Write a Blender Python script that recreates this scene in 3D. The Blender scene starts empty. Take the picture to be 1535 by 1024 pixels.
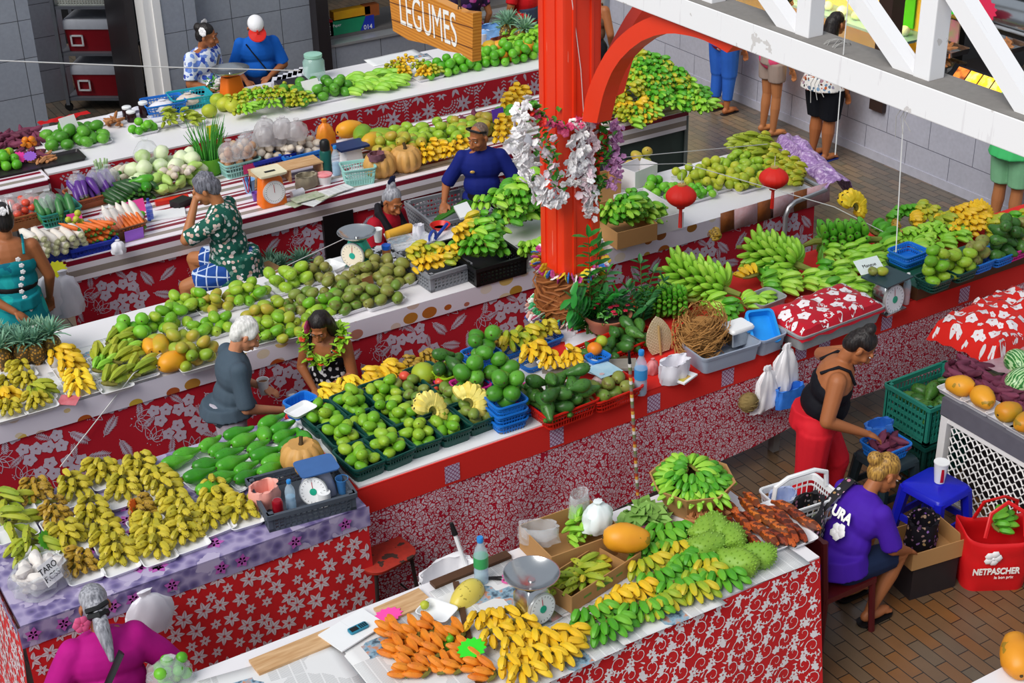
import bpy,bmesh,math,random
from math import sin,cos,pi,radians as RD,sqrt,atan2,hypot
from mathutils import Vector as V,Matrix as M,Euler,noise as MN
R =random.Random(7)
C =bpy.context.scene.collection
TMP =bpy.data.scenes.new('workbench')  # a scratch scene for evaluating modifiers and text, removed at the end
# ---------------------------------------------------------------- camera (solved from the vanishing points of the stalls)
CX,CY,F,H =767.5,512.0,2250.0,6.2
_d =V((100,4190,F)).normalized()
_x =V((4230,-1310,F));_x =(_x - _d*_x.dot(_d)).normalized()
_z =-_d;_y =_z.cross(_x)
def ray(px,py):
    c =V((px-CX,py-CY,F));return V((_x.dot(c),_y.dot(c),_z.dot(c)))
def P(px,py,z=0.0):
    r =ray(px,py);t =(z-H)/r.z;return V((r.x*t,r.y*t,z))
def PY(px,py,y):
    r =ray(px,py);t =y/r.y;return V((r.x*t,y,H+r.z*t))
def PX(px,py,x):
    r =ray(px,py);t =x/r.x;return V((x,r.y*t,H+r.z*t))
cam =bpy.data.objects.new('camera',bpy.data.cameras.new('camera'));C.objects.link(cam)
cam.data.sensor_width =36;cam.data.lens =36*F/1535;cam.data.clip_end =200
# camera axes in world: right, up, back
def _w(i): return V((_x[i],_y[i],_z[i]))
_r,_u,_b =_w(0),-_w(1),-_w(2)
cam.matrix_world =M(((_r.x,_u.x,_b.x,0),(_r.y,_u.y,_b.y,0),(_r.z,_u.z,_b.z,H),(0,0,0,1)))
bpy.context.scene.camera =cam
# ---------------------------------------------------------------- materials
def s2l(c): return c/12.92 if c <= 0.04045 else ((c+0.055)/1.055)**2.4
def hexc(h):
    h =h.lstrip('#');return tuple(s2l(int(h[i:i+2],16)/255) for i in (0,2,4))+(1,)
MATS ={}
class NT:
    def __init__(s,name,rough=.5,spec=.5,metal=0,**kw):
        s.m =bpy.data.materials.new(name);s.m.use_nodes =True;s.t =s.m.node_tree
        s.b =s.t.nodes['Principled BSDF'];MATS[name] =s.m
        s.b.inputs['Roughness'].default_value =rough;s.b.inputs['Specular IOR Level'].default_value =spec
        s.b.inputs['Metallic'].default_value =metal
        for k,v in kw.items(): s.b.inputs[k.replace('_',' ')].default_value =v
    def n(s,ty,ins=(),**props):
        nd =s.t.nodes.new(ty)
        for k,v in props.items(): setattr(nd,k,v)
        for k,v in dict(ins).items():
            if isinstance(v,bpy.types.NodeSocket): s.t.links.new(v,nd.inputs[k])
            else: nd.inputs[k].default_value =v
        return nd
    def math(s,op,a,b=0.0,c=None):
        d ={0: a,1: b}
        if c is not None: d[2] =c
        return s.n('ShaderNodeMath',d,operation=op).outputs[0]
    def mix(s,f,a,b,bt='MIX'):
        nd =s.n('ShaderNodeMix',data_type='RGBA',blend_type=bt)
        for k,v in ((0,f),(6,a),(7,b)):
            if isinstance(v,bpy.types.NodeSocket): s.t.links.new(v,nd.inputs[k])
            else: nd.inputs[k].default_value =v
        return nd.outputs[2]
    def col(s,o): s.t.links.new(o,s.b.inputs['Base Color'])
    def obj(s): return s.n('ShaderNodeTexCoord').outputs['Object']
    def rand(s): return s.n('ShaderNodeObjectInfo').outputs['Random']
    def noise(s,scale,detail=2,vec=None): return s.n('ShaderNodeTexNoise',{'Scale': scale,'Detail': detail,'Vector': vec or s.obj()}).outputs['Fac']
    def ramp(s,f,*st):
        nd =s.n('ShaderNodeValToRGB',{0: f});e =nd.color_ramp.elements
        while len(e) < len(st): e.new(.5)
        for i,(p,c) in enumerate(st): e[i].position =p;e[i].color =hexc(c) if isinstance(c,str) else c
        return nd.outputs[0]
    def bump(s,h,st=.3,dist=.01):
        b =s.n('ShaderNodeBump',{'Strength': st,'Distance': dist,'Height': h});s.t.links.new(b.outputs[0],s.b.inputs['Normal'])
def mat(name,c,rough=.5,spec=.4,var=.12,scale=14,metal=0,c2=None,**kw):
    """plain material with gentle mottling"""
    if name in MATS: return MATS[name]
    t =NT(name,rough,spec,metal,**kw);a =hexc(c)
    b =hexc(c2) if c2 else tuple(x*(1-var*2) for x in a[:3])+(1,)
    t.col(t.mix(t.math('MULTIPLY',t.noise(scale,3),1.0 if not c2 else 1.0),a,b))
    return t.m
def fruit_mat(name,cols,rough=.42,spots=None,scale=9,spec=.4,tip=None):
    """per-object random pick along a ramp plus mottling; spots: (colour, amount)"""
    t =NT(name,rough,spec);n =t.noise(scale,3)
    f =t.math('ADD',t.math('MULTIPLY',t.rand(),.62),t.math('MULTIPLY',t.math('SUBTRACT',n,.3),.75))
    k =len(cols)-1
    c =t.ramp(f,*[(i/k,x) for i,x in enumerate(cols)])
    if spots:
        sp =t.noise(spots[2] if len(spots) > 2 else 60,2)
        c =t.mix(t.math('MULTIPLY',t.math('GREATER_THAN',sp,spots[1]),.75),c,hexc(spots[0]))
    t.col(c);return t.m
def glass(name,c,rough=.05,alpha=.35):
    t =NT(name,rough,.5,Alpha=alpha);t.b.inputs['Base Color'].default_value =hexc(c);return t.m
# ---------------------------------------------------------------- mesh building
class MB:
    def __init__(s): s.v =[];s.f =[];s.mi =[]
    def add(s,vs,fs,mi=0,mx=None):
        o =len(s.v);s.v += [mx @ V(p) if mx else V(p) for p in vs]
        s.f += [tuple(i+o for i in f) for f in fs];s.mi += [mi]*len(fs);return s
    def box(s,c,d,mi=0,rz=0,mx=None):
        x,y,z =d[0]/2,d[1]/2,d[2]/2;c =V(c);q =M.Rotation(rz,3,'Z')
        vs =[c+q @ V((a*x,b*y,e*z)) for a in (-1,1) for b in (-1,1) for e in (-1,1)]
        return s.add(vs,[(0,1,3,2),(4,6,7,5),(0,4,5,1),(2,3,7,6),(0,2,6,4),(1,5,7,3)],mi,mx)
    def tube(s,pts,rad,k=8,mi=0,cap=True,mx=None,flat=1.0):
        pts =[V(p) for p in pts];n =len(pts);vs =[];fs =[];up =None
        for i,p in enumerate(pts):
            t =(pts[min(i+1,n-1)]-pts[max(i-1,0)]).normalized()
            if up is None: up =V((0,0,1)) if abs(t.z) < .9 else V((0,1,0))
            sd =t.cross(up)
            if sd.length < 1e-5: sd =t.cross(V((1,0,0)))
            sd.normalize();up =sd.cross(t).normalized();r =rad[i] if isinstance(rad,(list,tuple)) else rad
            vs += [p+(sd*cos(2*pi*j/k)+up*sin(2*pi*j/k)*flat)*r for j in range(k)]
        for i in range(n-1):
            for j in range(k): fs.append((i*k+j,i*k+(j+1) % k,(i+1)*k+(j+1) % k,(i+1)*k+j))
        if cap: fs += [tuple(range(k-1,-1,-1)),tuple((n-1)*k+j for j in range(k))]
        return s.add(vs,fs,mi,mx)
    def lathe(s,prof,k=16,mi=0,mx=None,sx=1,sy=1,fn=None):
        vs =[];fs =[];n =len(prof)
        for i,(r,z) in enumerate(prof):
            for j in range(k):
                a =2*pi*j/k;q =r*(fn(a,i) if fn else 1);vs.append((q*cos(a)*sx,q*sin(a)*sy,z))
        for i in range(n-1):
            for j in range(k): fs.append((i*k+j,i*k+(j+1) % k,(i+1)*k+(j+1) % k,(i+1)*k+j))
        if prof[0][0] > 1e-6: fs.append(tuple(range(k-1,-1,-1)))
        if prof[-1][0] > 1e-6: fs.append(tuple((n-1)*k+j for j in range(k)))
        return s.add(vs,fs,mi,mx)
    def ball(s,c,r,k=12,n=8,mi=0,mx=None,rot=None):
        r =(r,r,r) if not isinstance(r,(tuple,list)) else r;c =V(c)
        vs =[];fs =[]
        for i in range(n+1):
            t =pi*i/n
            for j in range(k):
                a =2*pi*j/k;p =V((r[0]*sin(t)*cos(a),r[1]*sin(t)*sin(a),-r[2]*cos(t)));vs.append(c+(rot @ p if rot else p))
        for i in range(n):
            for j in range(k): fs.append((i*k+j,i*k+(j+1) % k,(i+1)*k+(j+1) % k,(i+1)*k+j))
        return s.add(vs,fs,mi,mx)
    def loft(s,levels,mi=0,k=4,mx=None,c0=True,c1=True):
        """rounded-rectangle sections (w, d, z, corner)"""
        vs =[];fs =[];m =4*(k+1)
        for w,d,z,q in levels:
            q =max(min(q,w/2-1e-4,d/2-1e-4),1e-4)
            for ci,(sx,sy) in enumerate(((1,1),(-1,1),(-1,-1),(1,-1))):
                for j in range(k+1):
                    a =ci*pi/2+j*pi/2/k;vs.append((sx*(w/2-q)+q*cos(a),sy*(d/2-q)+q*sin(a),z))
        for i in range(len(levels)-1):
            for j in range(m): fs.append((i*m+j,i*m+(j+1) % m,(i+1)*m+(j+1) % m,(i+1)*m+j))
        if c0: fs.append(tuple(range(m-1,-1,-1)))
        if c1: fs.append(tuple((len(levels)-1)*m+j for j in range(m)))
        return s.add(vs,fs,mi,mx)
    def poly(s,pts,mi=0): return s.add(pts,[tuple(range(len(pts)))],mi)
    def prism(s,pts,h,mi=0,mx=None):
        """extrude an xy outline from z=0 to h"""
        n =len(pts);vs =[(x,y,0) for x,y in pts]+[(x,y,h) for x,y in pts]
        return s.add(vs,[tuple(range(n-1,-1,-1)),tuple(range(n,2*n))]+[(i,(i+1) % n,n+(i+1) % n,n+i) for i in range(n)],mi,mx)
    def grid(s,fn,nu,nv,mi=0):
        vs =[fn(i/nu,j/nv) for j in range(nv+1) for i in range(nu+1)];w =nu+1
        return s.add(vs,[(j*w+i,j*w+i+1,(j+1)*w+i+1,(j+1)*w+i) for j in range(nv) for i in range(nu)],mi)
    def mesh(s,name,mats,smooth=True,fix=True):
        me =bpy.data.meshes.new(name);me.from_pydata(s.v,[],s.f)
        for m_ in (mats if isinstance(mats,(list,tuple)) else [mats]): me.materials.append(m_)
        me.polygons.foreach_set('material_index',s.mi)
        if fix:
            bm =bmesh.new();bm.from_mesh(me)
            bmesh.ops.remove_doubles(bm,verts=bm.verts,dist=1e-6);bmesh.ops.recalc_face_normals(bm,faces=bm.faces);bm.to_mesh(me);bm.free()
        if smooth:
            me.polygons.foreach_set('use_smooth',[True]*len(me.polygons))
            try: me.set_sharp_from_angle(angle=RD(40))
            except Exception: pass
        return me
    def build(s,name,mats,parent=None,loc=None,rz=0,smooth=True,fix=True):
        return link(name,s.mesh(name,mats,smooth,fix),parent,loc,rz)
def link(name,me,parent=None,loc=None,rz=0,mx=None):
    o =bpy.data.objects.new(name,me);C.objects.link(o)
    if parent: o.parent =parent
    if mx is not None: o.matrix_local =mx
    else:
        if loc is not None: o.location =loc
        if rz: o.rotation_euler =(0,0,rz)
    return o
def tag(o,label,cat,group=None,kind=None):
    o['label'] =label;o['category'] =cat
    if group: o['group'] =group
    if kind: o['kind'] =kind
    return o
def thing(name,label,cat,loc=(0,0,0),rz=0,group=None,mx=None):
    return tag(link(name,None,None,loc,rz,mx),label,cat,group)
def struct(o): o['kind'] ='structure';return o
def RT(loc,rz=0,rx=0,ry=0,s=1): return M.Translation(V(loc)) @ Euler((rx,ry,rz)).to_matrix().to_4x4() @ M.Diagonal((s,s,s,1))
def ORDW(i): return ['first','second','third','fourth','fifth','sixth','seventh','eighth','ninth','tenth','eleventh','twelfth','thirteenth','fourteenth'][i]
ZT =1.0

# ---------------------------------------------------------------- setting materials
def brick_mat(name,axes,c1,c2,mortar,bw,rh,ms,off=.5,rough=.4,var=.3,nscale=3,bumpd=.004,freq=2):
    t =NT(name,rough);o =t.obj();sp =t.n('ShaderNodeSeparateXYZ',{0: o})
    vec =t.n('ShaderNodeCombineXYZ',{0: sp.outputs[axes[0]],1: sp.outputs[axes[1]]}).outputs[0]
    b =t.n('ShaderNodeTexBrick',{'Vector': vec,'Color1': hexc(c1),'Color2': hexc(c2),'Mortar': hexc(mortar),'Scale': 1.0,'Mortar Size': ms,'Brick Width': bw,'Row Height': rh,'Mortar Smooth': .1,'Bias': 0.0},offset=off,offset_frequency=freq)
    n =t.noise(nscale,4);n2 =t.noise(nscale*9,3)
    c =t.mix(t.math('MULTIPLY',n,var*1.6),b.outputs[0],(.035,.03,.022,1));c =t.mix(t.math('MULTIPLY',n2,.25),c,(.02,.018,.015,1))
    t.col(c);t.bump(t.math('SUBTRACT',1.0,b.outputs['Fac']),.5,bumpd);return t.m
m_floor =brick_mat('floor_tile',(1,0),'#94602f','#746450','#100d0a',.242,.0965,.0035,rough=.3,var=.42,nscale=1.1)
def _far(m):  # floor greys with depth: wet reflection and a greyer tint put into the colour
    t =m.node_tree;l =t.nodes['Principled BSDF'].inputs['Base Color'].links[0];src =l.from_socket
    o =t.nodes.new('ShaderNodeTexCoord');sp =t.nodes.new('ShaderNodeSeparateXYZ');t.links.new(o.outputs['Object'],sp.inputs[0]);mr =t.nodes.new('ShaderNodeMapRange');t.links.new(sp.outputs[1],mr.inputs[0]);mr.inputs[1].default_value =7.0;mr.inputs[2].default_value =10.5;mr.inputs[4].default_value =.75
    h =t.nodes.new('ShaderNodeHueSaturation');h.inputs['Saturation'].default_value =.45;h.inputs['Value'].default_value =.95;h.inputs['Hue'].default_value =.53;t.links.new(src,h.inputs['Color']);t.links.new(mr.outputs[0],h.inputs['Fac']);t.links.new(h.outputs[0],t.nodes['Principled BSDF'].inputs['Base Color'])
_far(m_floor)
m_wback =brick_mat('grey_wall_tile',(0,2),'#aab0bc','#a3a9b6','#4a4d55',.62,.42,.004,off=0,rough=.35,var=.12)
m_wright =brick_mat('lilac_wall_tile',(1,2),'#c6c7d6','#c0c1d0','#66677a',.62,.36,.004,off=.5,rough=.35,var=.1)
m_white =mat('white_paint','#f4f2f0',.5,var=.03,scale=6)
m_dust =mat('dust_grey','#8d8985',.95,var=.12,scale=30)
m_frame =mat('dark_frame','#2a2528',.4)
m_dark =mat('dark_interior','#26272b',.8)
m_alu =mat('aluminium','#b9bcc0',.35,metal=.6,var=.05)
m_steel =mat('steel','#c9cbcc',.22,metal=1,var=.05)
m_blk =mat('black_plastic','#141416',.45)
m_whp =mat('white_plastic','#f0f1f2',.35,var=.02)
m_brown =mat('brown_wood','#5b3a22',.55,var=.2,scale=8)
t =NT('red_paint',.38,.5);o =t.obj()
st =t.noise(2.2,5,t.n('ShaderNodeMapping',{'Vector': o,'Scale': (9,9,.7)}).outputs[0])
t.col(t.mix(t.math('MULTIPLY',t.math('GREATER_THAN',st,.69),.5),t.mix(t.noise(3),hexc('#f8451c'),hexc('#ea3216')),hexc('#ffb09a')));m_red =t.m
m_red2 =mat('arch_red_paint','#f2401f',.4,var=.06,scale=5)
t =NT('truss_white',.5,.4);n =t.noise(7,6);st =t.noise(3,4,t.n('ShaderNodeMapping',{'Vector': t.obj(),'Scale': (8,8,.6)}).outputs[0])
t.col(t.mix(t.math('MULTIPLY',t.math('GREATER_THAN',n,.66),.45),t.mix(t.math('MULTIPLY',t.math('GREATER_THAN',st,.66),.18),hexc('#f6f5f6'),hexc('#b8aeb4')),hexc('#a79c92')));m_truss =t.m

def sbox(name,lo,hi,m,parent=None,bev=0):
    mb =MB();mb.box([(a+b)/2 for a,b in zip(lo,hi)],[b-a for a,b in zip(lo,hi)])
    o =mb.build(name,m,parent,smooth=False)
    if bev:
        md =o.modifiers.new('b','BEVEL');md.width =bev;md.segments =2
    return o
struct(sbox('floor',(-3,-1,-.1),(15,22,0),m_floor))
XW,YB =11.53,16.45
# right hand parapet under the shop counters, with its skirting and sill
w =struct(sbox('wall_right',(XW,2,0),(XW+.22,18.2,.73),m_wright))
struct(sbox('baseboard_right',(XW-.012,2,0),(XW,18.2,.1),mat('skirting_tile','#bdbdca',.4)))
struct(sbox('trim_1',(XW-.03,2,.73),(XW+.4,18.2,.765),m_alu))
struct(sbox('wall_shop',(14.6,2,-.1),(14.8,21,4),m_dark))
struct(sbox('trim_2',(XW-.06,11.2,.58),(XW+.12,11.4,4),mat('brown_post','#3a2a26',.5)))
struct(sbox('trim_3',(XW-.02,2,.77),(XW+.05,11.18,1.02),mat('maroon_board','#4a1d1c',.5)))
# back wall : left pier, doorway, middle pier, recessed wall, window counter
struct(sbox('wall_back',(-2,YB,0),(3.86,YB+.9,4),m_wback))
struct(sbox('wall_pier',(5.3,YB-.02,0),(5.72,YB+.3,4),m_wback))
struct(sbox('wall_recess',(5.72,YB+.13,0),(7.28,YB+.35,4),m_wback))
struct(sbox('wall_window',(7.28,YB,0),(XW+.3,YB+.22,.73),m_wback))
struct(sbox('trim_4',(7.34,YB-.02,.73),(XW+.3,YB+.24,.76),m_alu))
struct(sbox('trim_5',(7.2,YB-.06,.1),(7.36,YB+.2,4),m_frame))
struct(sbox('trim_6',(7.3,YB+.2,.76),(XW,YB+1.0,.8),mat('counter_steel','#6a6664',.5)))
struct(sbox('trim_7',(7.36,YB+.1,1.36),(9.6,YB+.7,1.42),mat('upper_shelf','#cdbfae',.5)))
struct(sbox('wall_far',(-2,21,-.1),(15,21.2,4),m_dark))
d =struct(sbox('door_1',(5.22,YB-.03,0),(5.31,YB+.32,4),m_white))
sbox('door_frame',(5.12,YB,0),(5.22,YB+.3,4),m_white,d)
sbox('door_panel',(5.0,YB+.32,0),(5.1,YB+1.1,4),m_frame,d)
struct(sbox('wall_hall',(4.35,18.6,0),(4.75,19.0,4),m_wback))
struct(sbox('wall_hall_side',(6.2,YB+.35,0),(6.4,21,4),m_dark))
# ---------------------------------------------------------------- the red pillar, its arches and the white roof truss
BX =5.6;PYc =8.47
pil =thing('pillar','tall red painted square pillar hung with flower garlands among the fruit tables','pillar',(BX,PYc,0))
mb =MB();hw =.165
mb.loft([(2*hw,2*hw,0.0,.03),(2*hw,2*hw,5.2,.03)],k=2)
mb.build('post',m_red,pil)
mb =MB()
for sx,sy in ((-1,-.45),(-1,.45),(-.45,-1),(.45,-1)): mb.box((sx*(hw+.001),sy*(hw+.001),3.3),(.02,.02,3.8))
mb.build('corner_strip',m_red,pil)
def zpx(v): return (760+v[0]/3.79,v[1]/3.79)
up =[(425,690),(445,560),(470,480),(510,390),(560,300),(620,225),(680,170),(740,130),(800,100),(850,87),(900,80),(950,80),(1000,85),(1070,105),(1150,130),(1240,170),(1330,215)]
dn =[(510,700),(540,560),(565,480),(600,400),(645,335),(700,280),(760,235),(830,205),(890,192),(950,190),(1020,200),(1100,220),(1180,258),(1250,300)]
up3 =[PX(*zpx(p),BX-.06) for p in up];dn3 =[PX(*zpx(p),BX-.06) for p in dn]
def arch(name,label,plan):
    """the band between the two curves, extruded through its thickness"""
    n =24
    def samp(c,k):
        L =[0]
        for a,b in zip(c,c[1:]): L.append(L[-1]+(b-a).length)
        s =k*L[-1];i =0
        while i < len(L)-2 and L[i+1] < s: i += 1
        return c[i].lerp(c[i+1],(s-L[i])/max(L[i+1]-L[i],1e-6))
    mb =MB();rows =[]
    for i in range(n+1):
        a,b =samp(up3,i/n),samp(dn3,i/n)
        rows.append([plan(q.y,q.z,t) for q,t in ((a,0),(b,0),(b,1),(a,1))])
    vs =[p for r in rows for p in r];fs =[(4*i+j,4*i+(j+1) % 4,4*i+4+(j+1) % 4,4*i+4+j) for i in range(n) for j in range(4)]
    fs += [(3,2,1,0),(4*n,4*n+1,4*n+2,4*n+3)]
    mb.add(vs,fs);return tag(mb.build(name,m_red2,smooth=False),label,'arch')
yc0 =PYc
arch('arch_brace','curved red arch brace from the pillar to the white truss',lambda y,z,t: (BX-.06+.12*t,y,z))
arch('arch_brace','second red arch brace rising behind the front arch towards the shops',lambda y,z,t: (BX+(yc0-y),yc0-.06+.12*t,z+.02))
tr =thing('roof_truss','white painted steel roof truss crossing above the red arch','truss',(BX,0,0))
z0,z1 =3.565,3.735
def tbox(name,lo,hi,m,parent,grey=True):
    o =sbox(name,lo,hi,m,parent,.006)
    return o
ch =tbox('chord',(-.11,2.4,z0),(.11,8.32,z1),m_truss,tr)
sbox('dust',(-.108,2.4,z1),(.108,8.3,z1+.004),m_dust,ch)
for px,py in ((1068,20),(1212,60),(1392,112),(1600,200)):
    q =PX(px,py,BX);y =q.y
    tbox('upright',(-.055,y-.055,z1),(.055,y+.055,5.4),m_truss,tr)
for a,b in (((1158,0),(1203,64)),((1292,0),(1372,116)),((1442,0),(1545,165)),((1010,-60),(1062,10))):
    q,p =PX(*b,BX),PX(*a,BX);dr =(p-q).normalized();q =q-dr*.06;p =q+dr*1.9
    o =MB().tube([(0,0,0),(0,0,(p-q).length)],.065,4).build('diagonal',m_truss,tr,smooth=False)
    o.matrix_local =M.Translation(q-V((BX,0,0))) @ (dr.to_track_quat('Z','X').to_matrix().to_4x4()) @ M.Rotation(pi/4,4,'Z')
sbox('top_chord',(-.07,2.4,5.3),(.07,8.4,5.46),m_truss,tr)
# wire tied round the truss
m_wire =mat('wire_grey','#b4b2ae',.5)
for px,py,nm in ((1252,90,'bundle of grey wire tied round the truss behind the long haired woman'),(1385,125,'tangle of grey wire tied round the truss at its second upright')):
    c =PX(px,py,BX);mb =MB()
    for k in range(6):
        ph =R.random()*6;y =c.y+(k-3)*.012
        mb.tube([(BX+.09*cos(a)*(1 if abs(cos(a)) < .9 else 1)-.0,y+.03*sin(a*2+ph),(z0+z1)/2+.115*sin(a)) for a in [i*pi/8 for i in range(17)]],.0025,5)
    for k in range(3):
        mb.tube([(BX-.085,c.y+.02*k,z0+.02),(BX-.09,c.y+.03*k+.02,z0-.05),(BX-.09,c.y+.05*k-.03,z0-.10-.03*k)],.002,5)
    tag(mb.build('wire_bundle',m_wire),nm,'wire')
# ---------------------------------------------------------------- strings
m_str =mat('string_white','#e4e4e2',.7,var=.02)
def string(label,pts,r=.0035): return tag(MB().tube(pts,r,5).build('string',m_str),label,'string')
a,b =PY(-20,90,13.0),PY(450,106,13.0);string('long white string stretched in front of the doorway and the two sellers',[a,b.lerp(a,.5)+V((0,0,-.01)),b],.006)
a =V((BX-.1,PYc-.2,2.55));string('white string from the pillar garlands towards the lilac draped stall end',[V((BX+.17,PYc-.17,2.25)),PY(1150,216,8.9)])
string('white string from the pillar garlands down across the lime stall to the far scale',[V((BX+.17,PYc-.17,2.2)),PY(1025,245,8.9),PY(1250,310,8.2),PY(1345,358,7.9),PY(1535,468,7.3)])
string('white string hanging from the truss in front of the long haired woman',[PX(1272,-5,BX-.1),PX(1266,60,BX-.1),PX(1252,232,BX-.1)],.003)
string('long white string hanging beside the tiled shop parapet to the fruit',[PX(1356,150,BX),PX(1350,250,BX),PX(1343,378,BX)],.003)
string('string knotted down the red face of the pillar',[V((BX-.1,PYc-.172,3.5)),V((BX-.02,PYc-.172,2.95)),V((BX+.02,PYc-.172,2.4))],.003)
string('thin cord running from the striped counter stool to the cloth of the mango stall',[PY(640,190+110,11.5),PY(405,410,10.6),PY(200,560,9.22),PY(90,700,9.2)],.004)
# ---------------------------------------------------------------- hanging sign
SX =6.3
sg =thing('hanging_sign','varnished wooden sign hanging on chains with white lettering above the back stall','sign',(0,0,0))
top =[(582,-16),(610,-8),(640,-6),(665,6),(690,18),(709,20)];bot =[(708,93),(690,80),(665,76),(640,66),(612,60),(589,46)]
ring =[PX(*p,SX) for p in top+bot];n =len(ring)
mb =MB();mb.add([p for p in ring]+[p+V((.09,0,0)) for p in ring],[tuple(range(n)),tuple(range(2*n-1,n-1,-1))]+[(i,n+i,n+(i+1) % n,(i+1) % n) for i in range(n)])
t =NT('sign_wood',.35,.5);wv =t.n('ShaderNodeTexWave',{'Vector': t.n('ShaderNodeMapping',{'Vector': t.obj(),'Scale': (1,.6,5)}).outputs[0],'Scale': 2.2,'Distortion': 4,'Detail': 3},bands_direction='Z').outputs['Fac']
t.col(t.ramp(wv,(0,'#c87a24'),(.6,'#dc8e30'),(1,'#e2983a')))
mb.build('board',t.m,sg,smooth=False)
mb =MB()
for f in (.3,.72):
    for i in range(5):
        k =i/5;k2 =(i+1)/5
        a =PX(*[u+(v-u)*k for u,v in zip((582,-16+104*0),(709,20))],SX);b =PX(*[u+(v-u)*k for u,v in zip((589,46),(708,93))],SX)
        c =PX(*[u+(v-u)*k2 for u,v in zip((582,-16),(709,20))],SX);d_ =PX(*[u+(v-u)*k2 for u,v in zip((589,46),(708,93))],SX)
        mb.tube([a.lerp(b,f)+V((-.002,0,0)),c.lerp(d_,f)+V((-.002,0,0))],.005,4)
mb.build('groove',mat('dark_varnish','#6b3810',.5),sg)
def text(body,parent,size,mx,m,name='lettering',sx=1,bold=.0,align='CENTER',ext=.001):
    cu =bpy.data.curves.new(name,'FONT');cu.body =body;cu.size =size;cu.align_x =align;cu.align_y ='CENTER';cu.extrude =ext;cu.offset =bold
    cu.materials.append(m);o =bpy.data.objects.new(name,cu);TMP.collection.objects.link(o)
    TMP.view_layers[0].update();dg =TMP.view_layers[0].depsgraph;me =bpy.data.meshes.new_from_object(o.evaluated_get(dg));bpy.data.objects.remove(o)
    o =link(name,me,parent);o.matrix_local =mx @ M.Diagonal((sx,1,1,1));return o
m_wht =mat('letter_white','#fdfdf8',.5,var=0);m_ink =mat('ink_black','#17171a',.6,var=0)
def face_mx(o,ex,ey): ex =V(ex).normalized();ey =V(ey);ez =ex.cross(ey).normalized();ey =ez.cross(ex);q =M((ex,ey,ez)).transposed().to_4x4();return M.Translation(V(o)) @ q
a,b =PX(606,17,SX),PX(677,46,SX);cc =(a+b)/2
text('LEGUMES',sg,.44,face_mx(cc+V((-.004,0,0)),(b-a),(0,0,1)),m_wht,sx=.60,bold=.0)
mb =MB()
for px,py in ((618,-6),(683,15)):
    q =PX(px,py,SX)
    for i in range(14): mb.tube([q+V((.04,.0,.0+.07*i))+V((0,.014*cos(a),.045*sin(a))) if i % 2 else q+V((.04,0,.07*i))+V((.014*cos(a),0,.045*sin(a))) for a in [j*pi/4 for j in range(9)]],.006,5)
mb.build('chain',mat('chain_iron','#4a4038',.5),sg)

# ---------------------------------------------------------------- printed motifs (outlines in cloth space, radius about 1)
def petal(a,r0,r1,w,k=6,pt=.55):
    L =[];ca,sa =cos(a),sin(a)
    for i in range(k+1):
        t =i/k;h =w*sin(pi*t**pt)**.9 if 0 < t < 1 else 0
        L.append((r0+(r1-r0)*t,h))
    pts =L+[(x,-y) for x,y in L[-2:0:-1]]
    return [(x*ca-y*sa,x*sa+y*ca) for x,y in pts]
def xf(polys,dx=0,dy=0,a=0,s=1): ca,sa =cos(a),sin(a);return [[(dx+s*(x*ca-y*sa),dy+s*(x*sa+y*ca)) for x,y in p] for p in polys]
def flower(n,w=.24,r0=.14,pt=.62): return [petal(2*pi*i/n,r0,1,w,pt=pt) for i in range(n)]
def split_petals(n):  # each petal in two halves with a thin red midrib
    out =[]
    for i in range(n):
        p =petal(2*pi*i/n,.12,1,.21,6,.7);a =2*pi*i/n;nx,ny =-sin(a)*.018,cos(a)*.018
        h =len(p)//2+1
        out += [[(x+nx,y+ny) for x,y in p[:h]],[(x-nx,y-ny) for x,y in p[h-1:]+p[:1]]]
    return out
def hibiscus(): return [petal(2*pi*i/5,.1,.95,.42,6,.85) for i in range(5)]+xf([petal(0,0,.5,.05)],a=.3)
def fern(n=9):
    out =[[(-1,.03),(-1,-.03),(1,0)]]
    for i in range(n):
        x =-.85+1.75*i/n;l =.52*(1-abs(i/n-.35)*1.1)+.08
        for s in (-1,1):
            out.append([(x,0),(x+l*.30,s*l*.42),(x+l*.95,s*l*.8),(x+l*.62,s*l*.28)])
    return out
def hib_cluster():
    return xf(hibiscus(),.0,.42,.2,.5)+xf(hibiscus(),.42,-.22,1.1,.5)+xf(hibiscus(),-.35,-.35,2,.46)+xf(fern(7),-.75,.35,2.5,.55)
def outline_leaf():
    out =[]
    for a in (-.9,-.3,.3,.9):
        for s in (-1,1):
            L =petal(a-pi/2,.1,1,.2,6,.7);h =len(L)//2+1
            e =L[:h] if s > 0 else L[h-1:]+L[:1]
            for p,q in zip(e,e[1:]):
                d =hypot(q[0]-p[0],q[1]-p[1]) or 1;nx,ny =-(q[1]-p[1])/d*.02,(q[0]-p[0])/d*.02
                out.append([(p[0]+nx,p[1]+ny),(p[0]-nx,p[1]-ny),(q[0]-nx,q[1]-ny),(q[0]+nx,q[1]+ny)])
    for i in range(16): a =R.random()*7;r =.25+.5*R.random();out += xf([petal(0,-.05,.05,.03,4)],r*cos(a),r*sin(a)*.6-.1,a)
    return out
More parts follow.
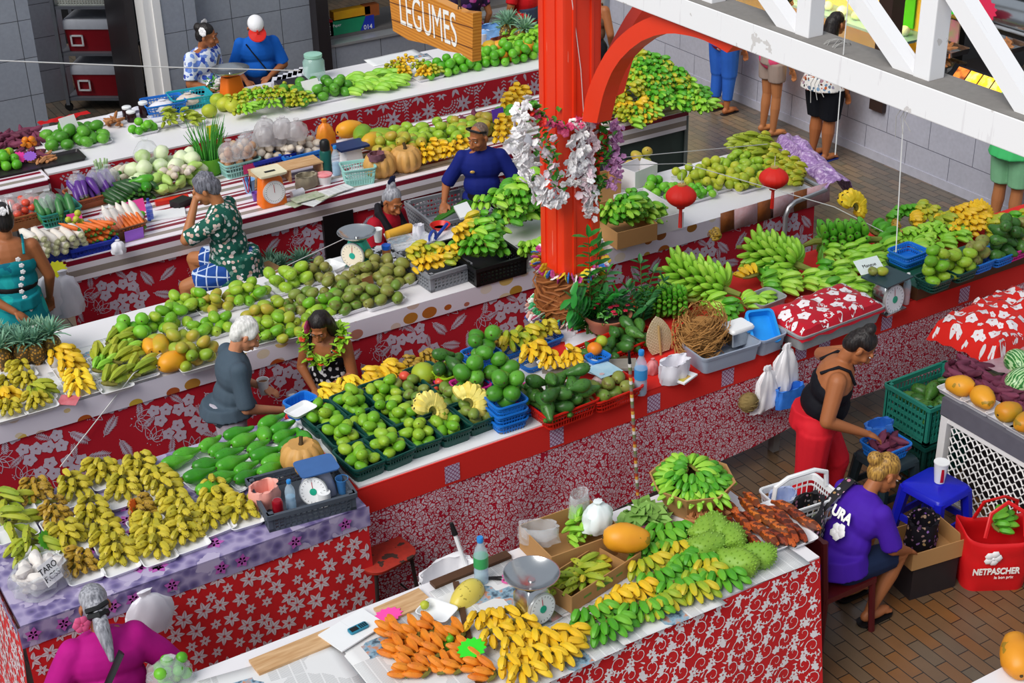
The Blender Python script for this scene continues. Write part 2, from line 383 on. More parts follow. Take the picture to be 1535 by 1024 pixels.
def scroll(turns=1.35,hand=1):
    out =[];n =15;pts =[]
    for i in range(n+1):
        t =i/n;a =t*turns*2*pi;r =.95*(1-t)**.8+.08;pts.append((r*cos(a)*hand,r*sin(a),.075*(1-t)**.6+.035))
    for p,q in zip(pts,pts[1:]):
        def off(u,s): d =hypot(u[0],u[1]) or 1;return (u[0]*(1+s*u[2]/d),u[1]*(1+s*u[2]/d))
        out.append([off(p,.5),off(p,-.5),off(q,-.5),off(q,.5)])
    for i,a in enumerate((-.5,-.1,.35,.8,1.3,1.8)): out += xf([petal(0,0,.62-.04*i,.085,5)],(.9-.06*i)*cos(a)*hand,(.9-.06*i)*sin(a),(a+.35*hand if hand > 0 else pi-a-.35))
    return out
def tapa():
    out =flower(7,.17,.1)
    return out
def band(n=7,h=1.0):  # a column of chevrons
    out =[]
    for i in range(n):
        y =-h+2*h*i/n
        for s in (-1,1): out.append([(0,y),(s*.16,y+.1),(s*.16,y+.17),(0,y+.07)])
    return out
def arcs():
    out =[]
    for r in (.35,.55,.75,.95):
        for i in range(9):
            a,b =.15+i*.3,.15+i*.3+.2
            out.append([(r*cos(a),r*sin(a)),(r*cos(b),r*sin(b)),((r+.1)*cos(b),(r+.1)*sin(b)),((r+.1)*cos(a),(r+.1)*sin(a))])
    return out
def layout(kind,w,h):
    """polygons of the print over a w x h cloth"""
    out =[];Q =random.Random(hash(kind) % 1000 if False else len(kind)*7+int(w*10))
    def scatter(sx,sy,jit,pick):
        ny,nx =int(h/sy)+2,int(w/sx)+2
        for j in range(ny):
            for i in range(nx):
                x =(i+.5*(j % 2))*sx+Q.uniform(-jit,jit)*sx;y =j*sy+Q.uniform(-jit,jit)*sy
                out.extend(pick(i,j,x,y))
    if kind == 'hibiscus':
        mots =[hib_cluster,fern,hib_cluster,outline_leaf,fern]
        scatter(.19,.178,.1,lambda i,j,x,y: xf(mots[(i*2+j*3) % 5](),x,y,(.9,-.7,2.2,.2,1.3)[(i+2*j) % 5]+Q.uniform(-.2,.2),.115 if (i*2+j*3) % 5 not in (1,4) else .09))
    elif kind == 'sixpetal':
        scatter(.118,.098,.16,lambda i,j,x,y: xf(split_petals(6),x,y,Q.random()*6,Q.choice([.062,.056,.038])))
    elif kind == 'scroll':
        def pick(i,j,x,y):
            r =xf(scroll(hand=(-1)**(i+j)),x,y,[0.4,2.2,1.2][(i+j) % 3],.06)
            r += xf(flower(5,.3,.14,.8),x+.075,y+.03,Q.random()*6,.03)
            r += xf([petal(.5,0,1,.3),petal(-.4,.1,1.0,.25),petal(1.4,0,.8,.2)],x-.06,y+.055,Q.random()*6,.045)
            return r
        scatter(.135,.112,.06,pick)
    elif kind == 'tapa':
        def pick(i,j,x,y):
            m =(i+j*2) % 4
            return xf(tapa(),x,y,Q.random(),.1) if m in (0,2) else xf(arcs(),x,y-.05,.3*(m-2),.16) if m == 1 else xf(band(9),x-.06,y,0,.17)+xf(tapa(),x+.06,y+.04,.3,.07)
        scatter(.22,.19,.06,pick)
    elif kind == 'bighib':
        def pick(i,j,x,y):
            return xf(hibiscus(),x,y,Q.random()*6,.055)+xf(flower(4,.3,.1),x+.07,y+.045,Q.random()*6,.018)+xf(flower(4,.3,.1),x-.05,y+.06,Q.random()*6,.016)+(xf(scroll(1.1),x+.02,y-.08,Q.random()*6,.03) if i % 2 else [])
        scatter(.15,.14,.12,pick)
    elif kind == 'whitehib':
        scatter(.15,.13,.15,lambda i,j,x,y: xf(hibiscus(),x,y,Q.random()*6,.05)+xf(hibiscus(),x+.07,y+.05,Q.random()*6,.026))
    return [p for p in out if all(0.004 < x < w-.004 and 0.004 < y < h-.004 for x,y in p)]
def cloth_mat(name,c,rough=.75):
    t =NT(name,rough,.2);n =t.noise(160,2);a =hexc(c);t.col(t.mix(t.math('MULTIPLY',n,.3),a,tuple(x*.6 for x in a[:3])+(1,)));t.b.inputs['Sheen Weight'].default_value =.1;return t.m
m_cred =cloth_mat('cloth_crimson','#c0142a');m_cprint =cloth_mat('print_lilac','#cfc0d2');m_cbright =cloth_mat('cloth_bright_red','#cf161c');m_print2 =cloth_mat('print_pale','#d9c6cb')
m_print3 =cloth_mat('print_white','#f4eef0');m_cband =cloth_mat('cloth_scarlet','#e3241b');m_cred1 =cloth_mat('cloth_wine','#b81328');m_print1 =cloth_mat('print_grey_lilac','#c3b2c2')
def drape(name,fn,w,h,kind,mats,parent=None,nu=60,nv=14,extra=None):
    """fn(u, v) in metres -> point; print polygons float 2 mm over the weave in the same mesh"""
    mb =MB();mb.grid(lambda a,b: fn(a*w,b*h),nu,nv)
    if kind:
        e =.01
        for p in layout(kind,w,h):
            q =[]
            for x,y in p:
                a =V(fn(x,y));tu =V(fn(x+e,y))-a;tv =V(fn(x,y+e))-a;q.append(a-tu.cross(tv).normalized()*.0025)
            mb.poly(q,1)
    for c in extra or ():
        for (u0,u1,v0,v1) in c[1]:
            k =8
            for i in range(k):
                q =[]
                for x,y in ((u0+(u1-u0)*i/k,v0),(u0+(u1-u0)*(i+1)/k,v0),(u0+(u1-u0)*(i+1)/k,v1),(u0+(u1-u0)*i/k,v1)):
                    a =V(fn(x,y));tu =V(fn(x+.01,y))-a;tv =V(fn(x,y+.01))-a;q.append(a-tu.cross(tv).normalized()*.003)
                mb.poly(q,c[0])
    return mb.build(name,mats,parent,fix=False)
def front(x0,y,ztop,flare=.05,fold=.012,fx=9.0,seed=0):
    """cloth hanging on a face that looks towards -y; v runs down from the top"""
    def fn(u,v):
        k =min(max(v,0)/.9,1)
        return (x0+u,y-.006-flare*k-fold*k*(1+sin(u*fx+seed+.8*sin(u*3.1+seed)))-.3*fold*k*sin(u*fx*2.7+2*seed),ztop-v)
    return fn
def frontn(f):  # normals must face -y: du x dv = (+x) x (-z) = (0, 1, 0)*... so flip by mirroring u
    return f
def side(x,y0,ztop,sgn=-1,flare=.05,fold=.01,fx=9,seed=0):
    """cloth on a face looking towards sgn*x, u runs along y"""
    def fn(u,v):
        k =min(max(v,0)/.9,1);o =.006+flare*k+fold*k*(1+sin(u*fx+seed))
        return (x+sgn*o,y0-u if sgn < 0 else y0+u,ztop-v)
    return fn
# ---------------------------------------------------------------- tables
def legs(t,x0,x1,y0,y1,z,m):
    for x in (x0,x1):
        for y in (y0,y1): MB().box((x,y,z/2),(.06,.06,z)).build('leg',m,t,smooth=False)
def table(name,label,x0,x1,y0,y1,top_mat,z=ZT,th=.04,leg=True,nmid=0):
    t =thing(name,label,'table',(x0,y0,0));w,d =x1-x0,y1-y0
    MB().box((w/2,d/2,z-th/2),(w,d,th)).build('table_top',top_mat,t,smooth=False)
    if leg:
        m =mat('table_leg_grey','#8d8a88',.5)
        for i in range(nmid+2):
            for y in (.12,d-.12): MB().box((.1+(w-.2)*i/(nmid+1),y,(z-th)/2),(.06,.06,z-th)).build('leg',m,t,smooth=False)
    return t
def local(fn,t): l =t.location.copy();return lambda u,v: V(fn(u,v))-l
m_ptop =mat('white_cover','#ece9ec',.45,var=.04,scale=3)
# newspaper-like table sheets are separate things; the base covers:
t1 =table('market_stall','long back stall with a white top and a wine red cloth of pale star flowers',3.1,9.0,13.58,14.88,m_ptop,nmid=3)
drape('front_cloth',local(front(3.1,13.58,ZT-.015,.02),t1),5.9,.95,'tapa',[m_cred1,m_print1],t1,80,10)
# striped oilcloth
def stripes(name,axis,per=.30,off=0.0):
    t =NT(name,.3,.5);sp =t.n('ShaderNodeSeparateXYZ',{0: t.obj()});f =t.math('FRACT',t.math('DIVIDE',t.math('SUBTRACT',sp.outputs[axis],off),per))
    r =t.n('ShaderNodeValToRGB',{0: f});r.color_ramp.interpolation ='CONSTANT';e =r.color_ramp.elements
    st =[(0,'#f2eaf0'),(.2,'#9c8f86'),(.42,'#f2eaf0'),(.62,'#8a1730'),(.80,'#f2eaf0'),(.9,'#8a1730')]
    while len(e) < len(st): e.new(.5)
    for i,(p,c) in enumerate(st): e[i].position =p;e[i].color =hexc(c)
    t.col(r.outputs[0]);return t.m
m_strA =stripes('striped_oilcloth_top',1);m_strB =stripes('striped_oilcloth_front',2,.25,.798)
t2 =table('market_stall','vegetable counter covered in striped oilcloth over a red hibiscus cloth',2.65,9.08,11.56,12.85,m_strA,nmid=3)
drape('front_cloth',local(front(2.65,11.58,.84,.02),t2),4.75,.82,'hibiscus',[m_cred,m_cprint],t2,70,10)
MB().box((3.215,-.012,ZT-.095),(6.43,.024,.2)).build('oilcloth_edge',m_strB,t2,smooth=False)
MB().box((5.6,.03,.45),(1.66,.03,.72)).build('metal_panel',mat('dark_green_metal','#41504c',.35,var=.25,scale=5),t2,smooth=False)
mb =MB()
for x in (4.78,6.42): mb.tube([(x,-.01,.0),(x,-.01,.95)],.02,8)
mb.tube([(4.78,-.01,.35),(6.42,-.01,.35)],.018,8);mb.build('metal_rail',mat('galvanised','#7d8684',.4,metal=.4),t2)
MB().box((-.012,.645,ZT-.095),(.024,1.29,.2)).build('oilcloth_end',m_strB,t2,smooth=False)
t1b =table('market_stall','small counter with striped oilcloth heaped with sweet potatoes by the tiled pier',1.2,3.05,13.45,14.75,m_strA)
MB().box((.925,-.012,ZT-.095),(1.85,.024,.2)).build('oilcloth_edge',m_strB,t1b,smooth=False)
MB().box((1.85+.012,.65,ZT-.095),(.024,1.3,.2)).build('oilcloth_end',m_strB,t1b,smooth=False)
# T3 : the long mango stall
def fruit_print():
    t =NT('fruit_print_oilcloth',.35,.5);o =t.obj();v =t.n('ShaderNodeTexVoronoi',{'Vector': t.n('ShaderNodeMapping',{'Vector': o,'Scale': (6.2,6.2,8.5)}).outputs[0],'Scale': 1.0,'Randomness': .7})
    c =t.ramp(t.n('ShaderNodeSeparateColor',{0: v.outputs['Color']}).outputs[0],(0,'#7c2b1e'),(.2,'#c79a3a'),(.4,'#b0461f'),(.6,'#e8dcd0'),(.8,'#d9b23a'),(1,'#f1ecef'))
    t.col(t.mix(t.math('GREATER_THAN',v.outputs['Distance'],.42),c,hexc('#e9e1ee')));return t.m
m_fp =fruit_print()
t3 =table('market_stall','long mango and banana stall with a fruit print edge over crimson hibiscus cloth',.4,8.74,9.24,10.36,m_ptop,nmid=4)
drape('front_cloth',local(front(.4,9.25,.9,.03,.008),t3),8.34,.89,'hibiscus',[m_cred,m_cprint],t3,100,12)
drape('edge_strip',local(front(.4,9.235,ZT+.004,.0,.006,14),t3),8.34,.155,None,[m_fp],t3,120,4)
mb =MB();y0 =9.18-9.24
mb.tube([(7.95,y0,.0),(7.95,y0,.86),(7.98,y0,.93),(8.05,y0,.97),(8.4,y0+.0,1.0),(8.45,y0+.8,1.0)],.022,8);mb.build('rail',m_alu,t3)
# T4 : red and white paisley stall
def paisley():
    t =NT('paisley_cloth',.75,.2);o =t.obj();mp =t.n('ShaderNodeMapping',{'Vector': o,'Scale': (1,.3,1)}).outputs[0]
    nz =t.n('ShaderNodeTexNoise',{'Vector': mp,'Scale': 30.0,'Detail': 1}).outputs['Color']
    ds =t.n('ShaderNodeVectorMath',{0: mp,1: t.n('ShaderNodeVectorMath',{0: nz,'Scale': .03},operation='SCALE').outputs[0]},operation='ADD').outputs[0]
    v =t.n('ShaderNodeTexVoronoi',{'Vector': ds,'Scale': 34.0},feature='DISTANCE_TO_EDGE').outputs['Distance'];v1 =t.n('ShaderNodeTexVoronoi',{'Vector': ds,'Scale': 34.0})
    a =t.math('LESS_THAN',v,.10);ring =t.math('LESS_THAN',t.math('ABSOLUTE',t.math('SUBTRACT',v1.outputs['Distance'],.26)),.045);dot =t.math('LESS_THAN',v1.outputs['Distance'],.1)
    c =t.mix(t.math('SUBTRACT',1.0,a),hexc('#b3142e'),hexc('#d6c3cd'));c =t.mix(ring,c,hexc('#a9142d'));c =t.mix(dot,c,hexc('#9c1128'))
    t.col(c);return t.m
def patch():
    t =NT('patch_lattice',.7,.2);o =t.obj();sp =t.n('ShaderNodeSeparateXYZ',{0: o});a =t.math('ADD',sp.outputs[0],sp.outputs[2]);b =t.math('SUBTRACT',sp.outputs[0],sp.outputs[2])
    f =lambda q: t.math('LESS_THAN',t.math('FRACT',t.math('MULTIPLY',q,32.0)),.22)
    t.col(t.mix(t.math('MAXIMUM',f(a),f(b)),hexc('#c7b6cf'),hexc('#8b3a66')));return t.m
m_pais =paisley();m_patch =patch()
t4 =table('market_stall','long fruit stall with a scarlet top cloth and a dense white and crimson paisley skirt',3.15,8.5,7.18,8.28,m_cband,nmid=2)
MB().box((6.4,.4,ZT-.02),(2.1,.8,.04)).build('table_top',m_cband,t4,smooth=False)
for y in (.12,.7): MB().box((7.3,y,.48),(.06,.06,.96)).build('leg',mat('table_leg_grey','#8d8a88',.5),t4,smooth=False)
def skirt4(u,v):
    k =min(v/.9,1);x =3.15+u;g =max(0,sin(u*1.1+.3))**2
    hem =1+.10*sin(u*.9+1.2)-.10*(u > 3.2)*min((u-3.2)/.8,1)
    dx =0;f =.022*(1+sin(u*11+3*v+1.5*sin(u*2.3)))*k*g
    return (x+dx,7.172-.03*k-f,ZT-.01-v*hem)
drape('paisley_skirt',local(skirt4,t4),7.45,.83,None,[m_pais],t4,160,14)
drape('scarlet_band',local(front(3.15,7.165,ZT+.006,.0,.004,6),t4),7.45,.19,None,[m_cband,m_patch],t4,120,4,extra=[(1,[(x-3.15-.055,x-3.15+.055,.04,.17) for x in (3.82,4.62,5.42,6.07,6.75,6.98,7.6,8.42,9.22)])])
drape('end_cloth',local(side(3.15,8.28,ZT,-1,.03),t4),1.1,.85,None,[m_pais],t4,30,8)
c =P(455,628,ZT);MB().box(((3.17+5.0)/2-3.15,7.69-7.18,ZT+.006),(1.82,1.0,.012)).build('white_board',m_whp,t4,smooth=False)
# T4a : purple oilcloth stall
def purple_oil():
    t =NT('purple_oilcloth',.3,.5);v =t.n('ShaderNodeTexVoronoi',{'Vector': t.obj(),'Scale': 15.0,'Randomness': 1.0});n =t.noise(5,3)
    c =t.ramp(v.outputs['Distance'],(0,'#4d4470'),(.35,'#74689a'),(.7,'#a89cc0'));t.col(t.mix(t.math('GREATER_THAN',n,.56),c,hexc('#b9aecb')));return t.m
m_poil =purple_oil();m_pink =mat('orchid_pink','#cf6fc0',.35,c2='#9a3f9a')
t4a =table('market_stall','front stall with purple orchid oilcloth and red cloth of pale six petalled flowers',1.02,3.13,7.0,8.25,m_poil)
drape('front_cloth',local(front(1.02,7.0,ZT-.03,.05,.012,8),t4a),2.11,.95,'sixpetal',[m_cbright,m_print2],t4a,60,14)
drape('end_cloth',local(side(1.02,8.25,ZT-.03,-1,.06,.012,8),t4a),1.25,.93,'sixpetal',[m_cbright,m_print2],t4a,40,14)
ed =drape('oilcloth_edge',local(front(1.0,6.985,ZT+.004,.0,.006,10),t4a),2.14,.14,None,[m_poil],t4a,60,4)
mb =MB()
for u in [.05,.22,.5,.62,.85,1.15,1.28,1.62,1.95]:
    for p in xf([petal(2*pi*i/5,.05,1,.36) for i in range(5)],u,.06,R.random()*6,.05): mb.poly([(x,-.026-.004,ZT-y) for x,y in p])
for i in range(22):
    for p in xf([petal(2*pi*i/5,.05,1,.36) for i in range(5)],.1+R.random()*1.9,.08+R.random()*1.1,R.random()*6,.06): mb.poly([(x,y,ZT+.0015) for x,y in p])
mb.build('orchid_print',m_pink,t4a,fix=False)
drape('oilcloth_end_edge',local(side(1.0,8.25,ZT+.004,-1,.01,.004),t4a),1.26,.06,None,[m_poil],t4a,20,3)
# T5 : nearest stall with newspapers
t5 =table('market_stall','nearest stall spread with newspaper above a red cloth of white scrolls',1.3,5.08,5.1,6.12,m_ptop)
drape('front_cloth',local(front(1.3,5.1,ZT-.005,.10,.014,7),t5),3.78,.97,'scroll',[m_cbright,m_print3],t5,80,14)
drape('end_cloth',local(side(5.08,5.1,ZT-.005,1,.05,.02,14),t5),1.0,.97,'scroll',[m_cbright,m_print3],t5,40,14)
t =NT('plank_wood',.6);wv =t.noise(6,4,t.n('ShaderNodeMapping',{'Vector': t.obj(),'Scale': (1,9,9)}).outputs[0]);t.col(t.ramp(wv,(.3,'#b98a58'),(.7,'#d8b184')));m_plank =t.m

# ---------------------------------------------------------------- fruit and vegetables
def ovoid(rx,ry,rz,k=14,n=10,asym=0,neck=0,dent=0,seed=0,nz=0.0):
    """long axis x; asym bends the outline, neck narrows the +x end"""
    mb =MB();vs =[];fs =[]
    for i in range(n+1):
        t =pi*i/n;cx =-cos(t)
        for j in range(k):
            a =2*pi*j/k;q =sin(t)
            if neck: u =min(1,max(0,(cx+.25)/.9));q =sin(t)**.72*(1-neck*u*u*(3-2*u))
            x =rx*cx;y =ry*q*cos(a);z =rz*q*sin(a)+asym*rz*(cx*cx-.3)
            if nz:
                f =1+nz*MN.noise(V((cx*1.7+seed,cos(a)*q*1.3,sin(a)*q*1.3)));x *= f;y *= f;z *= f
            vs.append((x,y,z))
    for i in range(n):
        for j in range(k): fs.append((i*k+j,i*k+(j+1) % k,(i+1)*k+(j+1) % k,(i+1)*k+j))
    mb.add(vs,fs)
    if dent: mb.tube([(-rx*.98,0,asym*rz*.7),(-rx*1.05,0,asym*rz*.7)],[ry*.12,ry*.09],6,1)
    return mb
m_stem =mat('fruit_stem','#4b3a1c',.8);m_tip =mat('banana_tip','#3a2a12',.8)
mm ={}
mm['mango'] =fruit_mat('mango_green',['#5f9a1c','#6fae24','#86b52c','#9bbb34','#b3b83a'],.38,('#57731f',.66))
mm['mangoD'] =fruit_mat('mango_dull',['#5b7d2a','#6d8a32','#7f8f3c','#8d8a44','#8a7a48'],.42,('#6b5a34',.62,30))
mm['mangoR'] =fruit_mat('mango_blush',['#6f9a24','#86a62a','#9fae34','#b8a03a','#c8663a'],.4)
mm['lime'] =fruit_mat('lime_green',['#4c9a1e','#5bb024','#7cc234','#93c23a'],.4)
mm['orange'] =fruit_mat('green_orange',['#7fa82a','#a7b830','#c2c43a','#8cae2c'],.45,('#6f8f22',.68))
mm['avo'] =fruit_mat('avocado_green',['#2f7a1c','#3d9420','#5aab2c','#84bd3c'],.25,('#2b5a1a',.68,80))
mm['avoD'] =fruit_mat('avocado_dark',['#2f5a24','#3d6e2a','#4d7d30','#5f8a3a'],.32,('#24401c',.62,70))
def banana_mesh(L,r,bend,m,k=6,n=9,sq=1.0):
    mb =MB();pts =[];rad =[];x =z =0;a =bend/2
    for i in range(n+1):
        s =i/n;pts.append((x,0,z))
        q =.38 if s < .1 else (.38+.62*min(1,(s-.1)/.2)) if s < .3 else 1 if s < .68 else 1-.72*((s-.68)/.32)**1.6
        rad.append(r*q);x += L/n*cos(a);z += L/n*sin(a);a -= bend/n
    mb.tube(pts,rad,k,0,True,None,sq)
    for i in range(len(mb.f)):
        if max(mb.f[i]) >= n*k and len(mb.f[i]) <= k: mb.mi[i] =1 if len(mb.f[i]) > 4 or min(mb.f[i]) >= (n)*k else mb.mi[i]
    return mb.mesh('banana',[m,m_tip])
def ban_mat(name,cols,spot=None): return fruit_mat(name,cols,.45,spot,16)
BK ={}
def bankind(key,L,r,bend,cols,spot=None): m =ban_mat('banana_'+key,cols,spot);BK[key] =dict(L=L,r=r,me=[banana_mesh(L*s,r,bend*b,m) for s,b in ((1,1),(.92,.8),(.85,1.2))],m=m)
bankind('olive',.088,.0205,.75,['#a09c28','#b8aa2c','#cdbb36','#c4ae34'],('#5d4a18',.66,45))
bankind('brown',.076,.018,.75,['#9a7c24','#b48e2a','#bd9c34'],('#4a3314',.6,45))
bankind('yellow',.12,.0235,.75,['#d9a81c','#e8bd24','#f0cb34'],('#7a5a18',.68,40))
bankind('bright',.12,.019,.9,['#f0c822','#f7d838','#f5d030'])
bankind('green',.118,.0235,.8,['#3f8f1e','#57a628','#7dbb34'],None)
bankind('lime',.15,.021,.9,['#78bb2c','#94cc3c','#b0d850'],None)
bankind('mixed',.118,.0225,.8,['#5c9a24','#9bb02c','#cdb82c','#d6bd30'],('#5a4a18',.7,40))
bankind('fei',.15,.027,.35,['#d9731a','#e58a22','#c8601a'],('#7a4418',.72,26))
bankind('plantain',.19,.025,.7,['#7d9a26','#9fae2e','#bdb934'],('#4d4a1a',.66,40))
bankind('cooked',.21,.031,.35,['#6b2412','#943a18','#c25a1e','#d98428'],('#2a0e08',.52,22))
m_crown =mat('banana_crown','#8a8a34',.7,c2='#5d4f22')
def finger_frames(k,n,spread=.5,rows=2,pitch=.0):
    """matrices of the fingers of one lying hand"""
    b =BK[k];r =b['r'];out =[];n0 =(n+1)//rows if rows > 1 else n;left =n;row =0
    while left > 0:
        m_ =min(n0 if row == 0 else n0-row % 2,left);m_ =max(m_,1)
        for i in range(m_):
            u =(i-(m_-1)/2)
            yaw =u/max(m_-1,1)*2*spread+R.uniform(-.06,.06)
            out.append(RT((.005*row-.02*row,u*r*1.45,r*1.0+row*r*1.35),yaw,0,-pitch-.16*row+R.uniform(-.08,.06)))
        left -= m_;row += 1
    return out
HANDN ={}
def hand(key,loc,rz,n=8,label='',group=None,spread=.5,parts=True,tilt=0,s=1.0,cat='bananas',rows=2,roll=0,name='banana_hand',pitch=0):
    b =BK[key];mx =RT(loc,rz,roll,tilt,s)
    if not parts:
        v =HANDN.setdefault((key,n,spread,rows),[])
        if len(v) < 3:
            mb =MB()
            for f in finger_frames(key,n,spread,rows,pitch):
                me =R.choice(b['me']);o =len(mb.v);mb.v += [f @ q.co for q in me.vertices];mb.f += [tuple(i+o for i in p.vertices) for p in me.polygons];mb.mi += [p.material_index for p in me.polygons]
            v.append(mb.mesh(name,[b['m'],m_tip]));me =v[-1]
        else: me =R.choice(v)
        return tag(link(name,me,mx=mx),label,cat,group)
    t =thing(name,label,cat,mx=mx,group=group)
    key2 =('crown',key,n)
    if key2 not in HANDN:
        mb =MB();w =b['r']*.75*((n+1)//rows);mb.tube([(.012,-w,b['r']),(-.008,-w*.5,b['r']*1.3),(-.014,0,b['r']*1.6),(-.008,w*.5,b['r']*1.3),(.012,w,b['r'])],[b['r']*.4,b['r']*.6,b['r']*.75,b['r']*.6,b['r']*.4],6);HANDN[key2] =mb.mesh('crown',m_crown)
    link('crown',HANDN[key2],t)
    for f in finger_frames(key,n,spread,rows,pitch): link('banana',R.choice(b['me']),t,mx=f)
    return t
# round goods: kind -> (meshes, packing radius, object name, category)
K ={}
def kind(k,meshes,r,name,cat): K[k] =(meshes,r,name,cat)
def ov(name,m,rx,ry,rz,**kw): return [ovoid(rx*s,ry*q,rz*q,seed=i*7.3,**kw).mesh(name,[m,m_stem]) for i,(s,q) in enumerate(((1,1),(.93,.97),(1.05,1.03)))]
kind('mango',ov('mango',mm['mango'],.058,.046,.042,asym=.16,dent=1),.046,'mango','mango')
kind('mangoD',ov('mango',mm['mangoD'],.056,.047,.044,asym=.12,dent=1),.047,'mango','mango')
kind('mangoR',ov('mango',mm['mangoR'],.058,.048,.044,asym=.14,dent=1),.047,'mango','mango')
kind('lime',ov('lime',mm['lime'],.041,.038,.038,dent=1),.038,'lime','lime')
kind('citrus',ov('green_orange',mm['orange'],.044,.043,.043,dent=1),.043,'green_orange','orange')
kind('avo',ov('avocado',mm['avo'],.115,.054,.054,neck=.55,asym=.2,dent=1,n=18),.05,'avocado','avocado')
kind('avoD',ov('avocado',mm['avoD'],.075,.05,.05,neck=.35,dent=1,n=12),.05,'avocado','avocado')
kind('avoR',ov('avocado',fruit_mat('avocado_round',['#3f7f22','#4f9428','#62a832','#74b03c'],.35,('#3c6a22',.66)),.058,.05,.048,asym=.08,dent=1),.048,'avocado','avocado')
kind('pear',ov('avocado',mm['avoD'],.09,.048,.048,neck=.45,asym=.08,dent=1,n=12),.048,'avocado','avocado')
m_pap =fruit_mat('papaya_orange',['#e59a1c','#eda528','#d98a1e','#a7a02c'],.42,('#8a7a24',.66,14),5)
m_papg =fruit_mat('papaya_green',['#4d8f24','#8aa82c','#d9a428','#6a9a2a'],.42,None,7)
kind('papaya',ov('papaya',m_pap,.115,.078,.074,neck=.15,nz=.08,dent=1),.075,'papaya','papaya')
kind('papayaG',ov('papaya',m_papg,.12,.075,.072,neck=.2,nz=.08,dent=1),.075,'papaya','papaya')
kind('tomato',[ovoid(.033,.033,.028).mesh('tomato',[mat('tomato_red','#d93a2a',.3,c2='#e8694a')])],.031,'tomato','tomato')
kind('mandarin',ov('mandarin',fruit_mat('mandarin',['#e8921c','#e07a1a','#d9a024'],.45),.036,.036,.032),.035,'mandarin','mandarin')
kind('onion',ov('onion',fruit_mat('onion_skin',['#c99a6a','#b9805a','#d9b490','#a86a4a'],.4),.036,.034,.034,dent=1),.034,'onion','onion')
kind('tuber',ov('sweet_potato',fruit_mat('tuber_purple',['#6b2a44','#7d3852','#5a2238','#8a4a5c'],.7),.07,.027,.026,asym=.5,nz=.35,dent=1),.03,'sweet_potato','sweet potato')
kind('taro',ov('taro',fruit_mat('taro_white',['#d9d2cc','#efe9e4','#c4b6a8'],.6),.055,.036,.036,nz=.35,neck=.2),.036,'taro_root','taro')
kind('ginger',ov('turmeric_root',fruit_mat('turmeric',['#c08a5c','#a86a3c','#d0a070'],.7),.038,.012,.012,nz=.6,asym=.6),.014,'turmeric_root','turmeric')
kind('cabbage',ov('cabbage',fruit_mat('cabbage_pale',['#cfe0a8','#e4ecc8','#b6d08a','#f0f2e0'],.45),.075,.072,.066,nz=.16),.07,'cabbage','cabbage')
kind('potato',ov('potato',fruit_mat('potato_tan',['#d9cfc0','#c9b8a2','#efe9e0'],.55),.045,.036,.034,nz=.2),.036,'potato','potato')
kind('choko',ov('chayote',fruit_mat('chayote_green',['#9cc45a','#b4d272','#86b44a'],.4),.06,.04,.038,neck=.3,nz=.15),.042,'chayote','chayote')
def spiky():
    out =[]
    for sd in (0,3.3):
        mb =ovoid(.105,.072,.07,22,16,asym=.15,nz=.22,seed=sd);base =[V(v) for v in mb.v]
        for i in range(2,15):
            for j in range(22):
                if (i+j) % 2: continue
                p =base[i*22+j];nn =V((p.x*.45,p.y,p.z)).normalized();tx =V((1,0,0));ty =nn.cross(tx).normalized()
                mb.add([p+tx*.006,p-tx*.006,p+ty*.006,p-ty*.006,p+nn*.009+tx*.002],[(0,2,4),(2,1,4),(1,3,4),(3,0,4)])
        out.append(mb.mesh('soursop',[fruit_mat('soursop_green',['#6f9e2e','#86ae3a','#5c8a28'],.5,None,12) if 'soursop_green' not in MATS else MATS['soursop_green']]))
    return out
kind('soursop',spiky(),.072,'soursop','soursop')
def melon():
    t =NT('watermelon_skin',.3);w =t.n('ShaderNodeTexWave',{'Vector': t.n('ShaderNodeMapping',{'Vector': t.obj(),'Scale': (.18,1,1)}).outputs[0],'Scale': 13.0,'Distortion': 9.0,'Detail': 3.0,'Detail Scale': 2.2},bands_direction='Y').outputs['Fac']
    t.col(t.ramp(w,(.25,'#bfe0a8'),(.5,'#7fbf6a'),(.7,'#2f7a34')));return [ovoid(.15,.115,.11,20,14).mesh('watermelon',[t.m])]
kind('melon',melon(),.11,'watermelon','watermelon')
def gourd(name,m,r,h,lobes,dep,cat):
    mb =MB();prof =[(1e-7,-h*.86)]+[(r*sin(pi*i/12)**.75,-h*cos(pi*i/12)+(.12*h if i < 2 else -.14*h if i > 10 else 0)) for i in range(1,12)]+[(1e-7,h*.80)]
    mb.lathe(prof,lobes*4,fn=lambda a,i: 1-dep*abs(cos(a*lobes/2))**3)
    return mb.mesh(name,[m])
m_pump =mat('pumpkin_tan','#d9a860',.5,c2='#c08a44',scale=6)
pump_me =gourd('flesh',m_pump,.135,.105,11,.12,'pumpkin')
stem_me =MB().tube([(0,0,.07),(.005,0,.1),(.02,.01,.13)],[.02,.013,.012],7).mesh('stem',m_stem)
def pumpkin(loc,label,s=1,rz=0,group=None):
    t =thing('pumpkin',label,'pumpkin',mx=RT(V(loc)+V((0,0,.085*s)),rz,0,0,s),group=group);link('flesh',pump_me,t);link('stem',stem_me,t);return t
